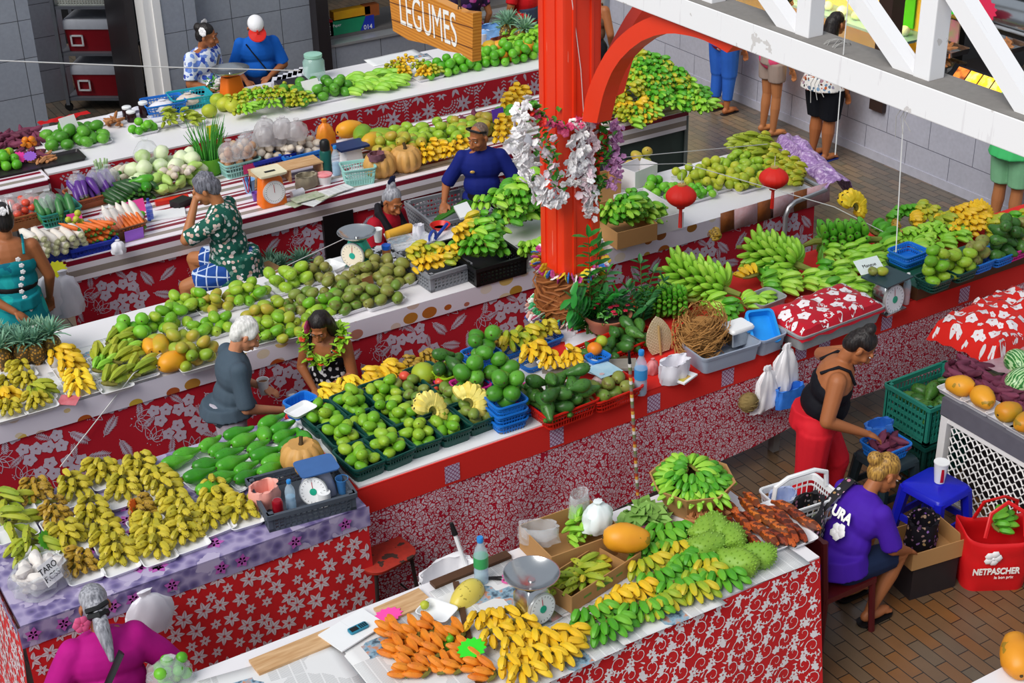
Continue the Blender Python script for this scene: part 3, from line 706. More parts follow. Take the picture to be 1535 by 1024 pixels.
# pineapple
def _pine():
    mb =MB();k =16;n =13
    for i in range(n+1):
        pass
    prof =[(.03,0)]+[(.062*(sin(pi*(i+.8)/(n+1.6)))**.45,.012+.15*i/n) for i in range(n+1)]+[(.02,.172)]
    mb.lathe(prof,k,fn=lambda a,i: 1+.06*((i+int(a/(2*pi)*k+.5)) % 2))
    t =NT('pineapple_skin',.6);v =t.n('ShaderNodeTexVoronoi',{'Vector': t.obj(),'Scale': 55.0});t.col(t.mix(t.math('GREATER_THAN',v.outputs['Distance'],.42),t.ramp(t.math('ADD',t.rand(),t.math('MULTIPLY',v.outputs['Distance'],.1)),(0,'#c98a2c'),(.6,'#b8862a'),(1,'#8a8a34')),hexc('#5a4418')));t.bump(v.outputs['Distance'],.5,.006)
    body =mb.mesh('body',t.m);mb =MB();Q =random.Random(3)
    for i in range(44):
        lv =i/44;a =i*2.4;ln =.13*(1-.35*lv)+.02*Q.random();el =.45+1.0*lv;w =.012
        pts =[(0,0,0)]; 
        for j,s in enumerate((0,.35,.7,1)):
            e =el-.5*s*(1-lv);r_ =ln*s*cos(e)+.012;z_ =.165+ln*s*sin(e)+.03*lv
            ww =w*(1-s)**.6+.001;ca,sa =cos(a),sin(a)
            mb.v += [(r_*ca-ww*sa,r_*sa+ww*ca,z_+.004),(r_*ca,r_*sa,z_-.002),(r_*ca+ww*sa,r_*sa-ww*ca,z_+.004)]
        o =len(mb.v)-12
        for j in range(3):
            for q in (0,1): mb.f.append((o+3*j+q,o+3*j+q+1,o+3*j+4+q,o+3*j+3+q));mb.mi.append(0)
    return body,mb.mesh('leaf_crown',fruit_mat('pineapple_leaf',['#5f8f78','#7fae94','#a8c8a8'],.5),fix=False)
pine_b,pine_c =_pine()
def pineapple(loc,label,rz=0,tilt=0,s=1,group=None):
    t =thing('pineapple',label,'pineapple',mx=RT(loc,rz,0,tilt,s),group=group);link('body',pine_b,t);link('leaf_crown',pine_c,t);return t
# long vegetables with a calyx or leaf stub
def longveg(name,m,L,r,m2,taper=.4,bend=.2,fat=0):
    mb =MB();pts =[];rad =[]
    for i in range(10):
        s =i/9;pts.append((L*(s-.5),0,bend*L*(.25-(s-.5)**2)));q =min(1,s*5+.25)*(1-taper*s)
        if fat: q =.5+.5*sin(min(1,s*1.15)*pi*.62)
        if s > .88: q *= .62 if s < 1 else .18
        rad.append(r*q)
    mb.tube(pts,rad,9);b =mb.mesh(name,m)
    mb =MB();mb.tube([(-L*.5+L*.04,0,0),(-L*.5,0,0),(-L*.56,0,.004)],[r*.75,r*.5,r*.25],7);return b,mb.mesh('stalk',m2)
m_leafg =mat('leaf_green','#4b8f2c',.5,c2='#2f6a1e')
LV ={'eggplant': longveg('body',mat('eggplant_purple','#6a3a96',.25,c2='#4b2a78'),.2,.034,mat('calyx','#7a8a5a',.6),0,.2,1),
      'zucchini': longveg('body',mat('zucchini_green','#2f5a2a',.35,c2='#1f4420'),.22,.03,m_leafg,.05,.06),'cucumber': longveg('body',mat('cucumber_green','#4a8a4a',.35,c2='#2f6a3a'),.2,.034,m_leafg,.05,.08),
      'carrot': longveg('body',mat('carrot_orange','#ec7a2c',.5,c2='#d9601c'),.19,.023,m_leafg,.55,.03),'daikon': longveg('body',mat('daikon_white','#f2ece4',.4,c2='#ddd2c4'),.23,.042,mat('daikon_top','#d9d8a8',.5),.35,.05),
      'squash': longveg('body',mat('squash_white','#efe6d4',.45,c2='#dccdb0'),.19,.033,m_leafg,.1,.1)}
def veg(k,mx,label,group=None):
    t =thing(k,label,k,mx=mx,group=group);link('body',LV[k][0],t);link('stalk',LV[k][1],t);return t
# ---------------------------------------------------------------- piles
def heap(c,w,d,rz,n,r,zmax=9,Q=R,dome=True):
    """drop n balls into a w x d footprint; each settles on the lowest of several tries"""
    c =V(c);out =[];ww,dd =max(w/2-r*.8,.001),max(d/2-r*.8,.001)
    for _ in range(n):
        best =None
        for k in range(26):
            x,y =Q.uniform(-ww,ww),Q.uniform(-dd,dd);z =r
            for (a,b,e) in out:
                h2 =4*r*r-(x-a)**2-(y-b)**2
                if h2 > 0: z =max(z,e+sqrt(h2)*.92)
            key =z+(.35*(abs(x)/ww+abs(y)/dd)*r if dome else 0)
            if best is None or key < best[0]: best =(key,x,y,z)
        if best[3] > zmax: continue
        out.append(best[1:])
    ca,sa =cos(rz),sin(rz)
    return [V((c.x+x*ca-y*sa,c.y+x*sa+y*ca,c.z+z)) for x,y,z in out]
def goods(k,pts,label,group,flat=.5,names=None,s=1.0):
    me,r,name,cat =K[k];out =[]
    for p in pts:
        e =Euler((R.uniform(-flat,flat)+R.choice((0,pi))*0,R.uniform(-flat,flat),R.uniform(0,2*pi)))
        q =R.uniform(.92,1.05)*s
        o =link(name,R.choice(me),mx=M.Translation(p) @ e.to_matrix().to_4x4() @ M.Diagonal((q,q,q,1)));out.append(tag(o,label,cat,group))
    return out
def pile(k,c,w,d,rz,n,label,group,s=1.0,zmax=9,flat=.5): return goods(k,heap(c,w,d,rz,n,K[k][1]*s,zmax),label,group,flat,s=s)

# ---------------------------------------------------------------- containers
m_foam =mat('foam_white','#eeeef2',.45,var=.02)
m_bgreen =mat('basket_dark_green','#0f4a42',.4,var=.08);m_bblue =mat('basket_blue','#1f78d8',.35,var=.05);m_bpink =mat('basket_pink','#e0309a',.35,var=.05)
m_blime =mat('basket_lime','#a6cf2a',.35,var=.05);m_bred =mat('basket_red','#d92418',.35,var=.05);m_bteal =mat('basket_teal','#2a8a78',.35,var=.05);m_baqua =mat('basket_aqua','#9fd8d0',.35,var=.05)
m_bnavy =mat('crate_navy','#2338a8',.4,var=.05);m_bgrey =mat('crate_grey','#8a8d94',.5,var=.08);m_bslate =mat('crate_slate','#4d5560',.5,var=.08)
m_card =mat('cardboard','#b98a55',.8,var=.08,scale=4);m_cardw =mat('white_cardboard','#e2e0e2',.7,var=.04)
CT ={}
def foam(loc,w,d,rz,label,group=None,h=.028,m=None,cat='tray',name='foam_tray'):
    key =('foam',w,d,h,(m or m_foam).name)
    if key not in CT:
        mb =MB();e =.012
        mb.loft([(w-3*e,d-3*e,0,.02),(w-.8*e,d-.8*e,h*.9,.025),(w,d,h,.028),(w-1.2*e,d-1.2*e,h,.024),(w-3.6*e,d-3.6*e,.006,.018)],k=3);CT[key] =mb.mesh(name,m or m_foam)
    return tag(link(name,CT[key],None,loc,rz),label,cat,group)
def basket(loc,w,d,h,rz,m,label,group=None,name='fruit_basket',cat='basket',tap=.86,nb=None,solid=.0,tilt=None):
    """lattice walls: thin bars between base, mid band and rolled rim"""
    key =('bk',w,d,h,m.name,tap,solid)
    if key not in CT:
        mb =MB();b =.004
        def sec(k,z,o=0): return (w*(tap+(1-tap)*k)-o,d*(tap+(1-tap)*k)-o,z,.03)
        mb.loft([sec(0,0),sec(.05,.012),sec(.05,.012,.012),sec(0,.006,.012)],k=2)
        if solid: mb.loft([sec(0,0),sec(solid,h*solid),sec(solid,h*solid,.008),sec(0,.008,.008)],k=2)
        for k in (.42,.72): mb.loft([sec(k,h*k-.006),sec(k,h*k+.006),sec(k,h*k+.006,.008),sec(k,h*k-.006,.008)],k=2,c0=False,c1=False)
        mb.loft([sec(.86,h*.84),sec(1,h),sec(1,h,.012),sec(.86,h*.84,.012)],k=2,c0=False,c1=False)
        def bars(n,ax):
            for i in range(n):
                u =(i+.5)/n-.5
                for s in (-1,1):
                    W0,D0 =w*tap,d*tap
                    if ax == 0: p,q =(u*(W0-.04),s*(D0/2-.003),.004),(u*(w-.04),s*(d/2-.004),h*.95)
                    else: p,q =(s*(W0/2-.003),u*(D0-.04),.004),(s*(w/2-.004),u*(d-.04),h*.95)
                    mb.tube([p,q],.0042,4)
        bars(nb or max(5,int(w/.026)),0);bars(max(4,int(d/.026)),1)
        body =mb.mesh('lattice',m)
        mb =MB();mb.loft([(w+.004,d+.004,h-.012,.034),(w+.018,d+.018,h-.006,.04),(w+.016,d+.016,h+.004,.04),(w-.004,d-.004,h+.004,.032),(w-.008,d-.008,h-.012,.03)],k=4,c0=False,c1=False)
        CT[key] =(body,mb.mesh('rim',m))
    t =thing(name,label,cat,loc,rz,group) if tilt is None else thing(name,label,cat,mx=M.Translation(V(loc)) @ Euler((tilt[0],tilt[1],rz)).to_matrix().to_4x4(),group=group)
    link('lattice',CT[key][0],t);link('rim',CT[key][1],t);return t
def crate(loc,w,d,h,rz,m,label,group=None,name='crate'):
    """plastic crate: corner posts, slotted walls, handle gaps, thick rim"""
    key =('cr',w,d,h,m.name)
    if key not in CT:
        mb =MB();mb.box((0,0,.01),(w,d,.02))
        for sx in (-1,1):
            for sy in (-1,1): mb.box((sx*(w/2-.02),sy*(d/2-.02),h/2),(.04,.04,h))
        nb =4
        for i in range(nb):
            z =h*(.12+.76*i/nb);zz =h*.09
            for s in (-1,1): mb.box((0,s*(d/2-.008),z),(w-.06,.012,zz));mb.box((s*(w/2-.008),0,z),(.012,d-.06,zz))
        for i in range(int(w/.035)):
            x =-w/2+.03+i*.035
            for s in (-1,1): mb.box((x,s*(d/2-.006),h*.45),(.009,.012,h*.8))
        for i in range(int(d/.035)):
            y =-d/2+.03+i*.035
            for s in (-1,1): mb.box((s*(w/2-.006),y,h*.45),(.012,.009,h*.8))
        body =mb.mesh('slatted_body',m,smooth=False);mb =MB()
        mb.loft([(w+.01,d+.01,h-.035,.012),(w+.025,d+.025,h-.03,.015),(w+.025,d+.025,h,.015),(w-.02,d-.02,h,.01),(w-.02,d-.02,h-.035,.01)],k=2,c0=False,c1=False)
        CT[key] =(body,mb.mesh('rim',m))
    t =thing(name,label,'crate',loc,rz,group);link('slatted_body',CT[key][0],t);link('rim',CT[key][1],t);return t
def carton(loc,w,d,h,rz,m,label,group=None,flaps=(0,0,0,0),name='cardboard_box'):
    t =thing(name,label,'box',loc,rz,group);mb =MB();e =.007
    mb.loft([(w,d,0,.004),(w,d,h,.004),(w-2*e,d-2*e,h,.003),(w-2*e,d-2*e,e,.003)],k=1);mb.build('carton',m,t,smooth=False)
    for i,(a,f) in enumerate(zip((0,pi/2,pi,3*pi/2),flaps)):
        if not f: continue
        hw,hd =(w/2,d/2) if i % 2 == 0 else (d/2,w/2);fl =.6*hd if f else 0
        mb =MB();q =M.Rotation(a,4,'Z') @ M.Translation((0,-hd,h)) @ M.Rotation(f,4,'X')
        mb.box((0,-fl/2,0),(2*hw-.01,fl,.005),mx=q);mb.build('flap',m,t,smooth=False)
    return t
def bottle(loc,label,h=.24,r=.033,liquid='#9fd0f0',cap='#2a8fe0',label_c=None,name='bottle',level=.55,rz=0,body='#cfe8fa'):
    t =thing(name,label,'bottle',loc,rz);k =h/.24
    MB().lathe([(r*.9,0),(r,.01*k),(r,.07*k),(r*.93,.08*k),(r,.09*k),(r,.15*k),(r*.8,.18*k),(r*.4,.21*k),(r*.38,.225*k)],16).build('body',glass('pet_'+body,body,.06,.38) if 'pet_'+body not in MATS else MATS['pet_'+body],t)
    MB().lathe([(r*.88,.004),(r*.93,.01),(r*.93,.15*k*level+.02)],14).build('liquid',glass('liq_'+liquid,liquid,.1,.55) if 'liq_'+liquid not in MATS else MATS['liq_'+liquid],t)
    MB().lathe([(r*.44,.22*k),(r*.46,.222*k),(r*.46,.242*k),(r*.4,.246*k)],14).build('cap',mat('cap_'+cap,cap,.4),t)
    if label_c: MB().lathe([(r*1.02,.09*k),(r*1.02,.145*k)],16).build('paper_label',mat('lab_'+label_c,label_c,.5),t)
    return t
def paper(pts,label,cat,m,name='paper',th=.002,extra=None):
    mb =MB();n =len(pts);p =[V(q) for q in pts];u =V((0,0,th));mb.add([q for q in p]+[q+u for q in p],[tuple(range(n-1,-1,-1)),tuple(range(n,2*n))]+[(i,(i+1) % n,n+(i+1) % n,n+i) for i in range(n)])
    return tag(mb.build(name,m,smooth=False),label,cat)
def star(loc,r,c,label,mx=None,n=13,txt=None,rz=0,up=None):
    """jagged fluorescent price tag; lies flat unless a matrix stands it up"""
    mb =MB();pts =[]
    for i in range(2*n): a =pi*i/n;q =r*(1 if i % 2 else .8);pts.append((q*cos(a)*1.15,q*sin(a)*.85))
    mb.prism(pts,.002);m_ =mx if mx is not None else RT(loc,rz)
    t =tag(link('price_tag',mb.mesh('price_tag',mat('fluo_'+c,c,.6,var=0),smooth=False),mx=m_),label,'price tag')
    if txt: text(txt,t,r*.62,M.Translation((0,0,.0028)),m_ink,bold=.0)
    return t
def card(loc,w,h,c,label,txt='',rz=0,tilt=.4,ts=.05,ink=None,cat='price sign',name='price_sign'):
    """card standing on its lower edge, leaning back by tilt; rz 0 looks towards -y"""
    t =thing(name,label,cat,mx=RT(loc,rz,-tilt));MB().box((0,0,h/2),(w,.003,h)).build('card',mat('card_'+c,c,.6,var=0),t,smooth=False)
    ls =txt.split('\n')
    for i,l in enumerate(ls):
        if l: text(l,t,ts,M.Translation((0,-.0025,h*(1-(i+.75)/(len(ls)+.5)))) @ M.Rotation(pi/2,4,'X'),ink or m_ink)
    return t
def scale_dial(t,r,mx,face='#f0f1f2',hub='#1fae8a',name='dial',rimc='#c9cbcc',ticks=20):
    mb =MB();mb.lathe([(r,-.02),(r*1.06,-.012),(r*1.06,.006),(r,.008)],28,mx=mx);d =mb.build(name,mat('rim_'+rimc,rimc,.3,metal=.4),t)
    MB().lathe([(1e-6,.0082),(r*.97,.0082),(r*.97,.0092),(1e-6,.0092)],28,mx=mx).build('face',mat('face_'+face,face,.5,var=.01),d)
    mb =MB()
    for i in range(ticks): a =2*pi*i/ticks;mb.box((r*.82*cos(a),r*.82*sin(a),.0098),(r*.13,r*.022,.001),rz=a,mx=mx)
    mb.build('tick',m_ink,d,smooth=False)
    if hub: MB().lathe([(1e-6,.0105),(r*.26,.0105),(r*.26,.013),(1e-6,.014)],14,mx=mx).build('hub',mat('hub_'+hub,hub,.4),d)
    MB().box((0,r*.35,.011),(r*.04,r*.75,.0015),mx=mx).build('needle',mat('needle_red','#c01a2a',.5),d,smooth=False)
    return d
def pan(t,r,z,name='pan',depth=.05):
    mb =MB();mb.lathe([(r*.35,z),(r*.75,z+depth*.35),(r,z+depth),(r*1.03,z+depth),(r*1.02,z+depth-.006),(r*.74,z+depth*.25),(r*.35,z-.008)],32);return mb.build(name,m_steel,t)
def bag(loc,w,d,h,m,label,rz=0,name='plastic_bag',cat='bag',seed=0,knot=True,lean=0):
    """crumpled thin bag gathered at the top"""
    mb =MB();prof =[(.35,0),(.9,.04),(1,.3),(.9,.6),(.55,.82),(.2,.9),(.3,1.0),(.12,1.02)] if knot else [(.6,0),(.95,.05),(1,.5),(.93,.98),(.9,1),(.86,.97),(.8,.3),(.3,.2)]
    prof =[q for a,b in zip(prof,prof[1:]) for q in (a,((a[0]+b[0])/2,(a[1]+b[1])/2))]+[prof[-1]];mb.lathe(prof,32,fn=lambda a,i: 1+.22*MN.noise(V((2*cos(a)+seed,2*sin(a),i*.3)))+.12*MN.noise(V((6*cos(a)+seed,6*sin(a),i*.8)))+.05*sin(7*a+i+seed))
    mb.v =[V((v[0]*w/2+lean*v[2]*h,v[1]*d/2,v[2]*h)) for v in mb.v]
    return tag(mb.build(name,m,None,loc,rz),label,cat)
def cup(loc,label,m,r=.036,h=.1,name='paper_cup',inner=None):
    t =thing(name,label,'cup',loc);MB().lathe([(r*.72,0),(r,h),(r*1.05,h+.002),(r*1.05,h+.006),(r*.95,h+.004),(r*.9,h*.85),(r*.68,.006)],20).build('body',m,t)
    if inner: MB().lathe([(1e-6,h*.84),(r*.89,h*.84),(r*.88,h*.83),(1e-6,h*.83)],18).build('drink',inner,t)
    return t
def cloth_heap(pts_fn,nu,nv,m,label,name,cat,print_kind=None):
    mb =MB();mb.grid(pts_fn,nu,nv);return tag(mb.build(name,m),label,cat)
m_bag =mat('bag_white','#eceaf2',.35,var=.04,scale=8);m_clear =glass('clear_film','#e6eaee',.15,.28)
# newspapers: columns of grey type, a headline, a picture
t =NT('newsprint',.8,.1);o =t.obj();sp =t.n('ShaderNodeSeparateXYZ',{0: o});yy =t.math('FRACT',t.math('MULTIPLY',sp.outputs[1],120.0));cx =t.math('FRACT',t.math('MULTIPLY',sp.outputs[0],15.0))
blk =t.n('ShaderNodeTexVoronoi',{'Vector': t.n('ShaderNodeMapping',{'Vector': o,'Scale': (5,6,1)}).outputs[0],'Scale': 1.0},distance='CHEBYCHEV');bc =t.n('ShaderNodeSeparateColor',{0: blk.outputs['Color']}).outputs[0]
ln =t.math('MULTIPLY',t.math('GREATER_THAN',yy,.55),t.math('GREATER_THAN',cx,.12));ln =t.math('MULTIPLY',ln,t.math('GREATER_THAN',bc,.3))
c =t.mix(t.math('MULTIPLY',ln,.45),hexc('#dfdfdf'),hexc('#55585c'));pic =t.ramp(t.noise(22,4),(.35,'#4a5a6a'),(.5,'#8fb0c4'),(.65,'#c98a6a'));c =t.mix(t.math('GREATER_THAN',bc,.84),c,pic);t.col(c);m_news =t.m
def sheet(pix,label,z,name='newspaper',cat='newspaper',m=None,origin=True,wav=.004):
    """a sheet with a slightly rumpled surface between four tabletop corners"""
    q =[P(x,y,z) for x,y in pix];o =q[0];ang =atan2(q[1].y-q[0].y,q[1].x-q[0].x);iq =M.Rotation(-ang,3,'Z');sd =R.random()*9
    def fn(u,v): p =q[0].lerp(q[1],u).lerp(q[3].lerp(q[2],u),v)-o;p =iq @ p;return V((p.x,p.y,wav*(.5+MN.noise(V((u*4+sd,v*4,1))))))
    mb =MB();mb.grid(fn,10,8);ob =mb.build(name,m or m_news);md =ob.modifiers.new('s','SOLIDIFY');md.thickness =.0015;ob.location =o;ob.rotation_euler =(0,0,ang);return tag(ob,label,cat)

# ---------------------------------------------------------------- helpers for places read off the tabletops
def rect(pts,z):
    q =[P(x,y,z) for x,y in pts];c =sum(q,V())/4
    w =((q[1]-q[0]).length+(q[2]-q[3]).length)/2;d =((q[3]-q[0]).length+(q[2]-q[1]).length)/2
    e =(q[1]-q[0]).normalized()+(q[2]-q[3]).normalized();return V((c.x,c.y,0)),w,d,atan2(e.y,e.x)
def handpile(key,c,rz,ns,label,group,spread=.75,parts=True,s=1,step=.05,lift=.03,pitch=-.3):
    """hands laid one over the next, fingers drooping towards the customer"""
    out =[]
    for i,n in enumerate(ns):
        o =V((cos(rz+pi),sin(rz+pi),0))*step*i+V((R.uniform(-.015,.015),R.uniform(-.01,.01),lift*(1+.45*i)))
        out.append(hand(key,V(c)+o,rz+R.uniform(-.5,.5),n,label,group,spread,parts,0,s,pitch=pitch))
    return out
FR =-pi/2-.15   # facing the customers on the near side
# ================================================================ orchid stall (small bananas and avocados)
rows =[('back',[(58,757,'brown','brown'),(117,752,'olive','olive yellow'),(162,726,'olive','olive green'),(213,722,'olive','olive yellow')]),
        ('second',[(22,768,'plantain','long yellow'),(90,790,'brown','brown yellow'),(187,754,'olive','olive yellow'),(247,741,'olive','olive yellow')]),
        ('third',[(25,802,'plantain','long green yellow'),(145,790,'olive','olive yellow'),(220,789,'brown','brown speckled'),(268,768,'olive','olive yellow'),(331,763,'olive','small green yellow')]),
        ('fourth',[(54,832,'plantain','long greenish'),(112,822,'olive','olive yellow'),(170,822,'olive','olive yellow'),(228,813,'olive','stubby olive'),(278,793,'olive','olive green'),(325,794,'olive','pale green yellow'),(368,784,'olive','olive yellow')]),
        ('front',[(128,866,'brown','brown'),(181,853,'olive','olive green'),(238,838,'olive','stubby green yellow'),(286,819,'olive','olive yellow')])]
for rn,L in rows:
    for i,(px,py,k,desc) in enumerate(L):
        c =P(px,py,ZT);pos =('%s from the open end in the %s row' % (ORDW(i),rn))
        big =k == 'plantain'
        foam(c,.25 if big else .215,.2 if big else .165,R.uniform(-.08,.08),'foam tray of %s bananas, %s, orchid stall' % (desc,pos.replace('from the open end in the','from the open end,')),None)
        handpile(k,c+V((.0,.055 if not big else .035,.008)),FR+R.uniform(-.4,.3)+(.5 if big else 0),(5,4) if big else (R.choice((8,7)),7,R.choice((6,7))),'%s banana hand, %s, orchid stall' % (desc,pos.replace('from the open end in the','tray,')),'%s bananas, orchid stall, %s row tray %d' % (desc,rn,i+1),.85,True,.95 if big else 1.08,.065 if big else .055,.02)
av =[((272,708),[(268,704,0),(284,692,.1)],'beside the banana trays at the far edge'),((310,722),[(302,724,.1),(316,709,-.1)],'second along the tray line beside the bananas'),((334,742),[(322,742,.15),(340,728,0)],'in front next to the slate crate'),
      ((328,684),[(318,677,.5),(334,685,.4)],'at the far edge behind the lighter pairs'),((350,700),[(346,693,.1),(352,706,.2)],'with a light green neck in the middle'),((368,668),[(360,661,.1),(371,671,.3)],'nearest to the man in the grey shirt'),
      ((396,688),[(390,682,.4),(402,692,.1)],'behind the brown wrapped fruit'),((420,650),[(410,643,.3),(426,653,.3),(396,660,1.4)],'at the far corner beside the blue tub'),((440,672),[(430,665,.3),(440,677,.5),(455,667,1.5)],'next to the tan pumpkin'),((376,722),[(372,714,.3),(374,726,.3)],'just behind the pink wrapped parcel'),((414,712),[(418,702,.2),(410,715,.3)],'wedged between the crate and the pumpkin')]
for i,((px,py),L,pos) in enumerate(av):
    foam(P(px,py,ZT),.27,.17,.15,'white foam tray with long necked avocados, %s' % pos)
    goods('avo',[P(x,y,ZT)+V((0,0,.065)) for x,y,a in L],'glossy green long necked avocado on the tray %s' % pos,'avocados on the tray '+pos,.1)
    for o,(x,y,a) in zip(list(C.objects)[-len(L):],L): o.rotation_euler =(R.uniform(-.3,.3),.05,a)
c,w,d,rz =rect([(406,778),(532,742),(498,690),(366,722)],ZT+.1)
crate(c+V((0,0,ZT)),w,d,.12,rz,m_bslate,'slate grey crate of scale, bottle and cups on the corner of the orchid stall')
pumpkin(P(455,708,ZT)+V((0,0,.03)),'tan pumpkin on the crate under the blue scale plate',1.05,.4)
sc =thing('weighing_scale','white dial kitchen scale with a flat blue plate standing in the slate crate','scale',P(478,738,ZT+.02),rz)
mb =MB();mb.loft([(.2,.16,0,.03),(.19,.15,.06,.03),(.13,.12,.17,.03)],k=3);mb.build('body',mat('scale_grey','#9aa0b8',.4),sc)
mb =MB();mb.loft([(.25,.2,.19,.03),(.25,.2,.198,.03)],k=3);mb.build('plate',mat('plate_blue','#3f6cab',.4),sc)
scale_dial(sc,.085,M.Translation((-.06,-.1,.085)) @ M.Rotation(RD(72),4,'X') @ M.Rotation(-.5,4,'Y'))
bottle(P(437,762,ZT+.02),'half full water bottle with blue cap in the slate crate',.2,.032)
t =thing('soda_can','open red soda can in the front corner of the slate crate','can',P(418,774,ZT+.02));MB().lathe([(.026,0),(.033,.01),(.033,.105),(.027,.118)],18).build('body',mat('can_red','#b5172a',.3,metal=.4),t);MB().lathe([(1e-6,.116),(.026,.116),(.027,.119),(.024,.117)],18).build('lid',m_steel,t)
bag(P(398,757,ZT+.02),.2,.16,.14,mat('parcel_pink','#f0988a',.4,c2='#f4b8aa',scale=5),'translucent pink orange parcel in the slate crate',.4,'parcel','parcel',3,False)
t =thing('paper_roll','white paper roll standing in the slate crate beside the dial','paper roll',P(487,756,ZT+.02));MB().lathe([(.02,0),(.04,0),(.04,.09),(.02,.09),(.02,0)],20).build('roll',m_whp,t)
cup(P(514,738,ZT+.02),'translucent blue plastic cup at the end of the slate crate',glass('cup_blue','#5aa8f0',.1,.6),.04,.1,'plastic_cup')
# taro sack and its card
for o in pile('taro',P(62,880,ZT),.26,.2,.3,17,'pale taro root bagged at the front corner of the orchid stall','taro roots in the clear sack',1.0): pass
bag(P(62,882,ZT),.33,.27,.15,m_clear,'clear plastic sack around the taro roots at the stall corner',.3,'plastic_sack','bag',5,False)
card(P(84,872,ZT+.09),.12,.13,'#f6f6f6','white card lettered TARO stuck in the bag of taro roots','TARO\nF.CSS',.55,.5,.05)
star(None,.075,'#f26a1c','fluorescent orange price tag standing among the bananas',RT(P(205,778,ZT)+V((0,0,.08)),.9,1.2,.5),txt=None)
star(None,.07,'#59b832','green price tag standing beside the long plantains',RT(P(72,826,ZT)+V((0,0,.08)),.75,1.15,.4))
bag(PY(218,915,6.9)+V((0,-.05,-.13)),.3,.09,.3,m_bag,'white plastic carrier bag hanging from the orchid stall edge behind the grey haired woman',.1,seed=2)
# ================================================================ nearest stall
sheet([(295,1022),(505,962),(575,1060),(330,1120)],'open newspaper with a photograph at the near end of the front stall',ZT+.002)
sheet([(500,964),(650,905),(750,1010),(580,1062)],'newspaper under the orange cooking bananas',ZT+.003)
sheet([(643,888),(768,838),(858,915),(716,975)],'newspaper under the yellow cut fruit and the steel scale',ZT+.004)
sheet([(720,975),(870,915),(940,970),(800,1035)],'newspaper under the yellow bananas',ZT+.003)
sheet([(865,912),(1010,850),(1090,905),(935,968)],'newspaper under the green bananas along the front edge',ZT+.004)
sheet([(940,840),(1110,770),(1215,845),(1060,905)],'newspaper under the soursops and cooked bananas',ZT+.003)
def plank(pix,z,h,label,name='plank',m=None):
    c,w,d,rz =rect(pix,z);mb =MB();mb.box((0,0,h/2),(w,d,h));o =mb.build(name,m or m_plank,None,c+V((0,0,z)),rz,smooth=False);return tag(o,label,'plank')
plank([(386,1014),(512,963),(494,943),(376,992)],ZT+.004,.015,'pale wooden plank with a saw cut along the back edge of the front stall')
plank([(575,938),(645,905),(632,884),(566,912)],ZT+.004,.015,'short pale plank under the pink tag')
plank([(651,884),(765,838),(760,828),(646,875)],ZT+.004,.02,'brown wooden batten behind the water bottle','batten',m_brown)
plank([(756,1020),(767,1020),(648,884),(640,886)],ZT+.004,.02,'brown wooden divider between the orange and yellow bananas','batten',m_brown)
o =MB().box((0,0,.4),(.62,.02,.8)).build('plywood_board',mat('plywood','#7a5a30',.7,c2='#5a4020',scale=5),None,(2.62,6.3,0),.05,smooth=False);o.rotation_euler =(.12,0,.02);tag(o,'weathered plywood board leaning behind the front stall','board')
nb =thing('notebook','open white notebook lying on the plank with a phone on it','notebook',P(528,945,ZT+.02),.25); 
for s in (-1,1): MB().box((s*.078,0,.004),(.155,.2,.008)).build('page',m_whp,nb,smooth=False)
ph =thing('mobile_phone','small teal keypad phone on the white notebook','phone',P(537,943,ZT+.03),.1)
mb =MB();mb.loft([(.115,.05,0,.012),(.115,.05,.012,.012)],k=3);mb.build('case',mat('phone_teal','#2a8aa8',.35),ph);MB().box((-.025,0,.0125),(.045,.034,.002)).build('screen',m_blk,ph,smooth=False)
mb =MB()
for i in range(4):
    for j in range(3): mb.box((.012+i*.012,-.012+j*.012,.013),(.008,.008,.003))
mb.build('keypad',m_blk,ph,smooth=False)
star(P(582,922,ZT+.022),.075,'#ff4fae','fluorescent pink price tag lying on the short plank')
foam(P(655,925,ZT+.006),.16,.2,.5,'deep white plastic tub with one olive fruit on the newspaper',h=.05,cat='tub',name='plastic_tub',m=m_whp)
goods('citrus',[P(637,918,ZT)+V((0,0,.05))],'small olive coloured fruit in the white tub',None,s=.6)
fei =[(592,955),(607,965),(625,958),(648,950),(600,985),(622,990),(640,978),(660,985),(615,1012),(640,1012),(668,968),(690,960),(668,1010),(690,1008),(720,1005),(738,1018),(700,985)]
for i,(px,py) in enumerate(fei):
    hand('fei',P(px,py,ZT+.005)+V((0,0,.0)),RD(118)+R.uniform(-.3,.3),5,'orange cooking bananas in a cluster on the newspaper of the front stall','clusters of orange cooking bananas',.3,True,0,.8,'bananas',2,name='banana_cluster',pitch=.15)
pile('lime',P(672,965,ZT),.14,.1,.4,6,'small green fruit tucked among the orange bananas','small green fruit by the orange bananas',.62)
star(None,.08,'#35e62a','fluorescent green price tag resting on the orange bananas',RT(P(708,995,ZT)+V((0,0,.1)),.3,.25,0),txt='4€' and None)
for i,(px,py) in enumerate([(722,935),(748,930),(775,945),(740,960),(768,972),(800,962),(790,990),(762,1000),(785,1015),(822,965),(852,962),(842,985),(815,995)]):
    hand('yellow',P(px,py,ZT+.006)+V((0,-.01,.03)),FR+R.uniform(-.5,.5),7,'hand of yellow bananas beside the divider near the steel scale','yellow hands on the front stall',.7,True,0,.95,pitch=-.25)
gl =[(880,925,'green'),(908,945,'green'),(912,905,'yellow'),(942,890,'yellow'),(955,918,'green'),(985,905,'mixed'),(978,872,'green'),(1008,885,'green'),(1030,890,'mixed'),(1005,828,'mixed'),(982,812,'green'),(970,830,'green'),(962,852,'mixed'),(1035,848,'green'),(1042,868,'mixed'),(1072,872,'green'),(1012,850,'green'),(996,800,'green'),(1062,852,'mixed')]
cn ={'green': 'green','yellow': 'yellow','mixed': 'yellow green'}
